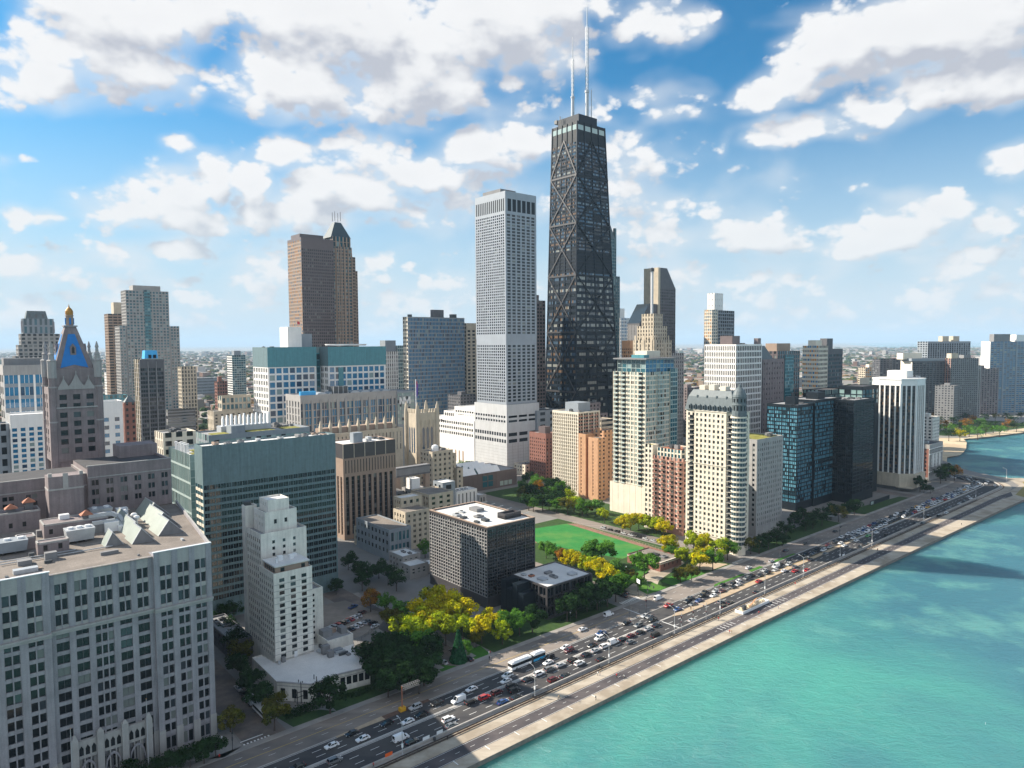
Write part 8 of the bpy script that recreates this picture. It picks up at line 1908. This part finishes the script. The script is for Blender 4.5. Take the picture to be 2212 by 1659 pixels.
# ------------------------------------------------------------------ people and bicycles on the lake walk
def skinned(name, J, E, rad, mats_by_z):
    me = bpy.data.meshes.new(name); me.from_pydata(J, E, []); o = bpy.data.objects.new(name, me); COL.objects.link(o)
    sk = o.modifiers.new('s', 'SKIN')
    for i, v in enumerate(me.skin_vertices[0].data): v.radius = (rad[i], rad[i]); v.use_root = (i == 0)
    ss = o.modifiers.new('d', 'SUBSURF'); ss.levels = 1; ss.render_levels = 1
    dg = bpy.context.evaluated_depsgraph_get(); m2 = bpy.data.meshes.new_from_object(o.evaluated_get(dg)); bpy.data.objects.remove(o)
    m2.name = name; return m2
SKIN = mat('skin', (.48, .28, .19), .6, 0); HAIR = mat('hair', (.03, .02, .015), .7, 0)
CLOTH = {c: mat('cloth_' + c, v, .9, 0) for c, v in dict(white=(.7, .7, .68), black=(.015, .015, .018), red=(.5, .03, .03), blue=(.04, .08, .25), grey=(.2, .2, .21), tan=(.4, .3, .2), orange=(.7, .18, .03), green=(.05, .22, .08)).items()}
def body_joints(pose):
    # pelvis, chest, neck, head, L/R: hip knee ankle toe, shoulder elbow wrist hand
    if pose == 'stand': st_ = 0.0
    if pose in ('stand', 'walk'):
        k = .30 if pose == 'walk' else .03
        return [(0, 0, .95), (0, 0, 1.25), (0, 0, 1.46), (.02, 0, 1.56), (.03, 0, 1.70), (.0, .10, .90), (k * .5, .10, .50), (k * .9, .10, .09), (k * .9 + .17, .10, .04), (0, -.10, .90), (-k * .25, -.10, .50), (-k * 1.0, -.10, .10), (-k + .17, -.10, .05),
                (0, .19, 1.40), (-.06, .23, 1.13), (.10 - k * .6, .22, .90), (.14 - k * .6, .22, .82), (0, -.19, 1.40), (-.04, -.23, 1.13), (.06 + k * .8, -.22, .92), (.10 + k * .8, -.22, .84)]
    return [(-.12, 0, .98), (.05, 0, 1.24), (.20, 0, 1.42), (.26, 0, 1.50), (.30, 0, 1.63), (-.10, .10, .95), (.26, .11, .74), (.10, .12, .34), (.26, .12, .28), (-.10, -.10, .95), (.24, -.11, .62), (.02, -.12, .20), (.18, -.12, .16),
            (.18, .19, 1.36), (.30, .24, 1.16), (.52, .20, 1.04), (.58, .20, 1.03), (.18, -.19, 1.36), (.30, -.24, 1.16), (.52, -.20, 1.04), (.58, -.20, 1.03)]
BE = [(0, 1), (1, 2), (2, 3), (3, 4), (0, 5), (5, 6), (6, 7), (7, 8), (0, 9), (9, 10), (10, 11), (11, 12), (2, 13), (13, 14), (14, 15), (15, 16), (2, 17), (17, 18), (18, 19), (19, 20)]
BR = [.15, .155, .11, .055, .105, .095, .065, .045, .035, .095, .065, .045, .035, .065, .045, .035, .04, .065, .045, .035, .04]
BASE = {p: skinned('person_' + p, body_joints(p), BE, BR, None) for p in ('stand', 'walk', 'ride')}
PM = {}
def person(pose, top, legs, s, t, ang, lab, z=.12, dz=0):
    k = (pose, top, legs)
    if k not in PM:
        me = BASE[pose].copy(); ms = [SKIN, HAIR, CLOTH[top], CLOTH[legs]]
        me.materials.clear()
        for m in ms: me.materials.append(m)
        J = body_joints(pose); hz = J[4][2]; pz = J[0][2]
        for f_ in me.polygons:
            c = f_.center; i = 2
            leg = c.z < pz - .02 and not (abs(c.y) > .16 and c.z > .7)
            if leg: i = 3
            if (Vector(c) - Vector(J[4])).length < .17: i = 1 if (c.z > hz + .02 or c.x < J[4][0] - .03) else 0
            for h_ in (16, 20):
                if (Vector(c) - Vector(J[h_])).length < .12: i = 0
            f_.material_index = i; f_.use_smooth = True
        PM[k] = me
    o = bpy.data.objects.new('person', PM[k]); COL.objects.link(o); o.location = CT(s, t, z + dz); o.rotation_euler = (0, 0, pi / 2 - TH + ang); tag(o, lab, 'person', 'people on the lake walk'); return o
def make_bike():
    r = empty('bicycle', (0, 0, 0)); m = W['dark_metal']
    for x in (-.52, .52):
        mb = MB(); N = 16
        for i in range(N):
            a, b_ = 2 * pi * i / N, 2 * pi * (i + 1) / N; mb.beam((x + .33 * cos(a), 0, .34 + .33 * sin(a)), (x + .33 * cos(b_), 0, .34 + .33 * sin(b_)), .04, .04, TYRE, (0, 1, 0))
        for i in range(4): a = pi * i / 4; mb.beam((x - .3 * cos(a), 0, .34 - .3 * sin(a)), (x + .3 * cos(a), 0, .34 + .3 * sin(a)), .01, .01, RIM, (0, 1, 0))
        mb.build('wheel', r)
    mb = MB()
    for p, q in (((-.52, 0, .34), (-.05, 0, .32)), ((-.05, 0, .32), (-.18, 0, .86)), ((-.18, 0, .80), (.36, 0, .86)), ((-.05, 0, .32), (.38, 0, .76)), ((.52, 0, .34), (.36, 0, .95)), ((-.52, 0, .34), (-.17, 0, .78))): mb.beam(p, q, .04, .04, m, (0, 1, 0))
    mb.build('frame', r); mb = MB(); mb.beam((.38, -.24, 1.0), (.38, .24, 1.0), .03, .03, m); mb.beam((.36, 0, .94), (.38, 0, 1.0), .03, .03, m); mb.build('handlebar', r); mb = MB(); mb.box(-.32, -.06, -.08, .08, .86, .92, m, True); mb.build('saddle', r); return r
bk = make_bike(); bfirst = True
def zst(zo, x, y): return to_st(*zpt(*zo, x, y, .2))
Z2, Z3, Z4 = (1700, 2160, 2.765), (2400, 1900, 2.765), (3100, 1640, 2.989)
for (zo, x, y, top, back, lab) in ((Z2, 1092, 1275, 'tan', 0, 'on the pale walk opposite the bus, in tan top'), (Z2, 1692, 1048, 'red', 0, 'in red top on the dark path before the annex'), (Z2, 1772, 1058, 'white', 1, 'in white top coming the other way on the dark path'), (Z3, 1232, 1112, 'red', 0, 'in red passing the works hoarding'), (Z4, 570, 1268, 'red', 0, 'in red on the far walk before the black towers')):
    s, t = zst(zo, x, y); o = bk if bfirst else dup(bk); bfirst = False; a = pi if back else 0
    o.location = CT(s, t, .12 if t < -180.6 or t > -174.5 else .03); o.rotation_euler = (0, 0, pi / 2 - TH + a); tag(o, 'dark bicycle ridden ' + lab, 'bicycle', 'bicycles'); person('ride', top, 'black', s, t, a, 'cyclist ' + lab, o.location.z)
for (zo, x, y, pose, top, legs, a, lab) in ((Z2, 1497, 1030, 'walk', 'white', 'black', 0, 'walker in white beside the guard rail, left of a pair'), (Z2, 1520, 1030, 'walk', 'tan', 'blue', 0, 'walker in tan beside the guard rail, right of a pair'), (Z2, 1478, 1285, 'walk', 'black', 'black', 0, 'walker in black on the promenade by the water'), (Z3, 930, 1312, 'walk', 'red', 'black', pi, 'walker in red on the promenade before the crossing'), (Z3, 950, 1312, 'walk', 'tan', 'tan', pi, 'walker in tan on the promenade before the crossing'), (Z3, 1436, 1058, 'walk', 'tan', 'blue', 0, 'walker in tan and blue on the promenade past the hoarding'), (Z3, 1452, 1062, 'walk', 'white', 'tan', 0, 'walker in white and tan on the promenade past the hoarding'), (Z3, 528, 1068, 'stand', 'black', 'black', 1, 'person in black standing on the tan median tip at the crossing'), (Z3, 815, 1178, 'walk', 'red', 'black', 0, 'walker in red by the pale signal mast'), (Z3, 1640, 762, 'walk', 'black', 'black', 0, 'walker in black near the double lamp post'), (Z3, 1610, 815, 'walk', 'red', 'grey', 0, 'walker in red and grey beside the guard rail below the mansard tower'), (Z4, 965, 1088, 'walk', 'white', 'grey', 0, 'walker in white on the far walk past the black towers'), (Z4, 1512, 985, 'walk', 'black', 'black', pi, 'walker in black on the far promenade'), (Z3, 1855, 355, 'stand', 'grey', 'black', 1, 'person in grey crossing the inner drive below the stone block'), (Z2, 370, 815, 'stand', 'white', 'white', 1, 'person in white on the lawn by the red hydrant'), (Z2, 375, 868, 'stand', 'black', 'black', 1, 'person in black at the kerb behind the bus'), ((900, 2400, 2.765), 2150, 1035, 'stand', 'black', 'black', 0, 'person in black on the walk beside the near guard rail'), ((900, 2400, 2.765), 1383, 1318, 'walk', 'red', 'black', 0, 'person in red by the barrier at the bottom of the frame'), (Z2, 2065, 760, 'walk', 'black', 'black', 0, 'walker in black beside the guard rail before the crossing'), (Z2, 980, 1175, 'walk', 'grey', 'black', 0, 'walker in grey beside the barrier opposite the maroon cars')):
    s, t = zst(zo, x, y); person(pose, top, legs, s, t, a, lab, .12)
bo = empty('small_boat', (*at(2128, 1569, -2.1), -2.2)); bo.scale = (.45, .45, .45); tag(bo, 'tiny white boat alone on the near water', 'boat'); mb = MB(); mb.prism([(-1.6, -.5), (1, -.5), (2, 0), (1, .5), (-1.6, .5)], -.2, .5, W['white_metal'], bottom=True); mb.build('hull', bo); mb = MB(); mb.beam((.2, 0, .5), (.2, 0, 3.4), .08, .08, W['white_metal']); mb.build('mast', bo)

# ------------------------------------------------------------------ the city plain out to the horizon
def plain():
    R = random.Random(77)
    def islm(name, cols, rough=.9):
        m = bpy.data.materials.new(name); m.use_nodes = True; T = NT(m.node_tree); b = T.n['Principled BSDF']; b.inputs['Roughness'].default_value = rough; b.inputs['Specular IOR Level'].default_value = .1
        g = T.new('ShaderNodeNewGeometry'); r = T.new('ShaderNodeValToRGB'); r.color_ramp.interpolation = 'CONSTANT'
        while len(r.color_ramp.elements) < len(cols): r.color_ramp.elements.new(.5)
        for i, c in enumerate(cols): r.color_ramp.elements[i].position = i / len(cols); r.color_ramp.elements[i].color = (*c, 1)
        T.l.new(g.outputs['Random Per Island'], r.inputs[0]); T.l.new(r.outputs[0], b.inputs['Base Color']); return m
    def ok(s, t): return t < -300 - max(0, (s - 1330)) * .0 and (s < 1040 and t < -420 or s >= 1040 and t < -430)
    mb = MB(); m = islm('plain_houses', [(.30, .28, .26), (.18, .17, .16), (.14, .085, .065), (.25, .20, .16), (.46, .44, .42), (.11, .105, .105), (.20, .13, .10), (.24, .235, .23)])
    n = 0
    while n < 7000:
        y = 850 * (12000 / 850) ** R.random() ** .8; x = y * R.uniform(-.80, .85); s, t = to_st(x, y)
        if not ok(s, t): continue
        big = R.random() < .12; k = 1 + y / 6000
        w_, l, h = R.uniform(8, 22) * k * (2.2 if big else 1), R.uniform(10, 30) * k * (2.2 if big else 1), R.uniform(6, 14) * (1 if not big else .8) + (R.random() < .04) * R.uniform(10, 40)
        c, q = ND; P = [(-w_ / 2, -l / 2), (w_ / 2, -l / 2), (w_ / 2, l / 2), (-w_ / 2, l / 2)]
        mb.prism([(x + a * ND[0] + b * ED[0], y + a * ND[1] + b * ED[1]) for a, b in P][::-1], 0, h, m); n += 1
    tag(mb.build('distant_city'), kind='stuff')
    mb = MB(); m = islm('plain_trees', [(.022, .045, .016), (.03, .055, .018), (.05, .07, .02), (.09, .08, .02), (.025, .05, .02), (.035, .06, .025), (.12, .07, .02), (.028, .05, .018)])
    n = 0
    while n < 9000:
        y = 750 * (14000 / 750) ** R.random() ** .75; x = y * R.uniform(-.80, .85); s, t = to_st(x, y)
        if not ok(s, t): continue
        r = R.uniform(5, 9) * (1 + y / 3500); h = R.uniform(9, 15); a0 = R.uniform(0, 6)
        mb.lathe([(r * .7, 1), (r, h * .45), (r * .75, h * .8), (r * .2, h)], 6, m, x + R.uniform(-3, 3), y, a0); n += 1
    tag(mb.build('distant_trees'), kind='stuff')
plain()

# ------------------------------------------------------------------ air between here and the horizon
def haze():
    mb = MB(); mb.box(-34000, 40000, -400, 60000, -6, 560, None, True)
    me = bpy.data.meshes.new('haze'); me.from_pydata(mb.v, [], mb.f); o = bpy.data.objects.new('haze', me); COL.objects.link(o); o['kind'] = 'stuff'
    m = bpy.data.materials.new('haze_air'); m.use_nodes = True; T = NT(m.node_tree); T.n.clear(); out = T.new('ShaderNodeOutputMaterial'); v = T.new('ShaderNodeVolumePrincipled')
    v.inputs['Color'].default_value = (.56, .78, 1.0, 1); v.inputs['Density'].default_value = HAZE; v.inputs['Anisotropy'].default_value = 0.0
    T.l.new(v.outputs[0], out.inputs['Volume']); me.materials.append(m)
    m.cycles.homogeneous_volume = True
HAZE = 4.2e-5
haze()
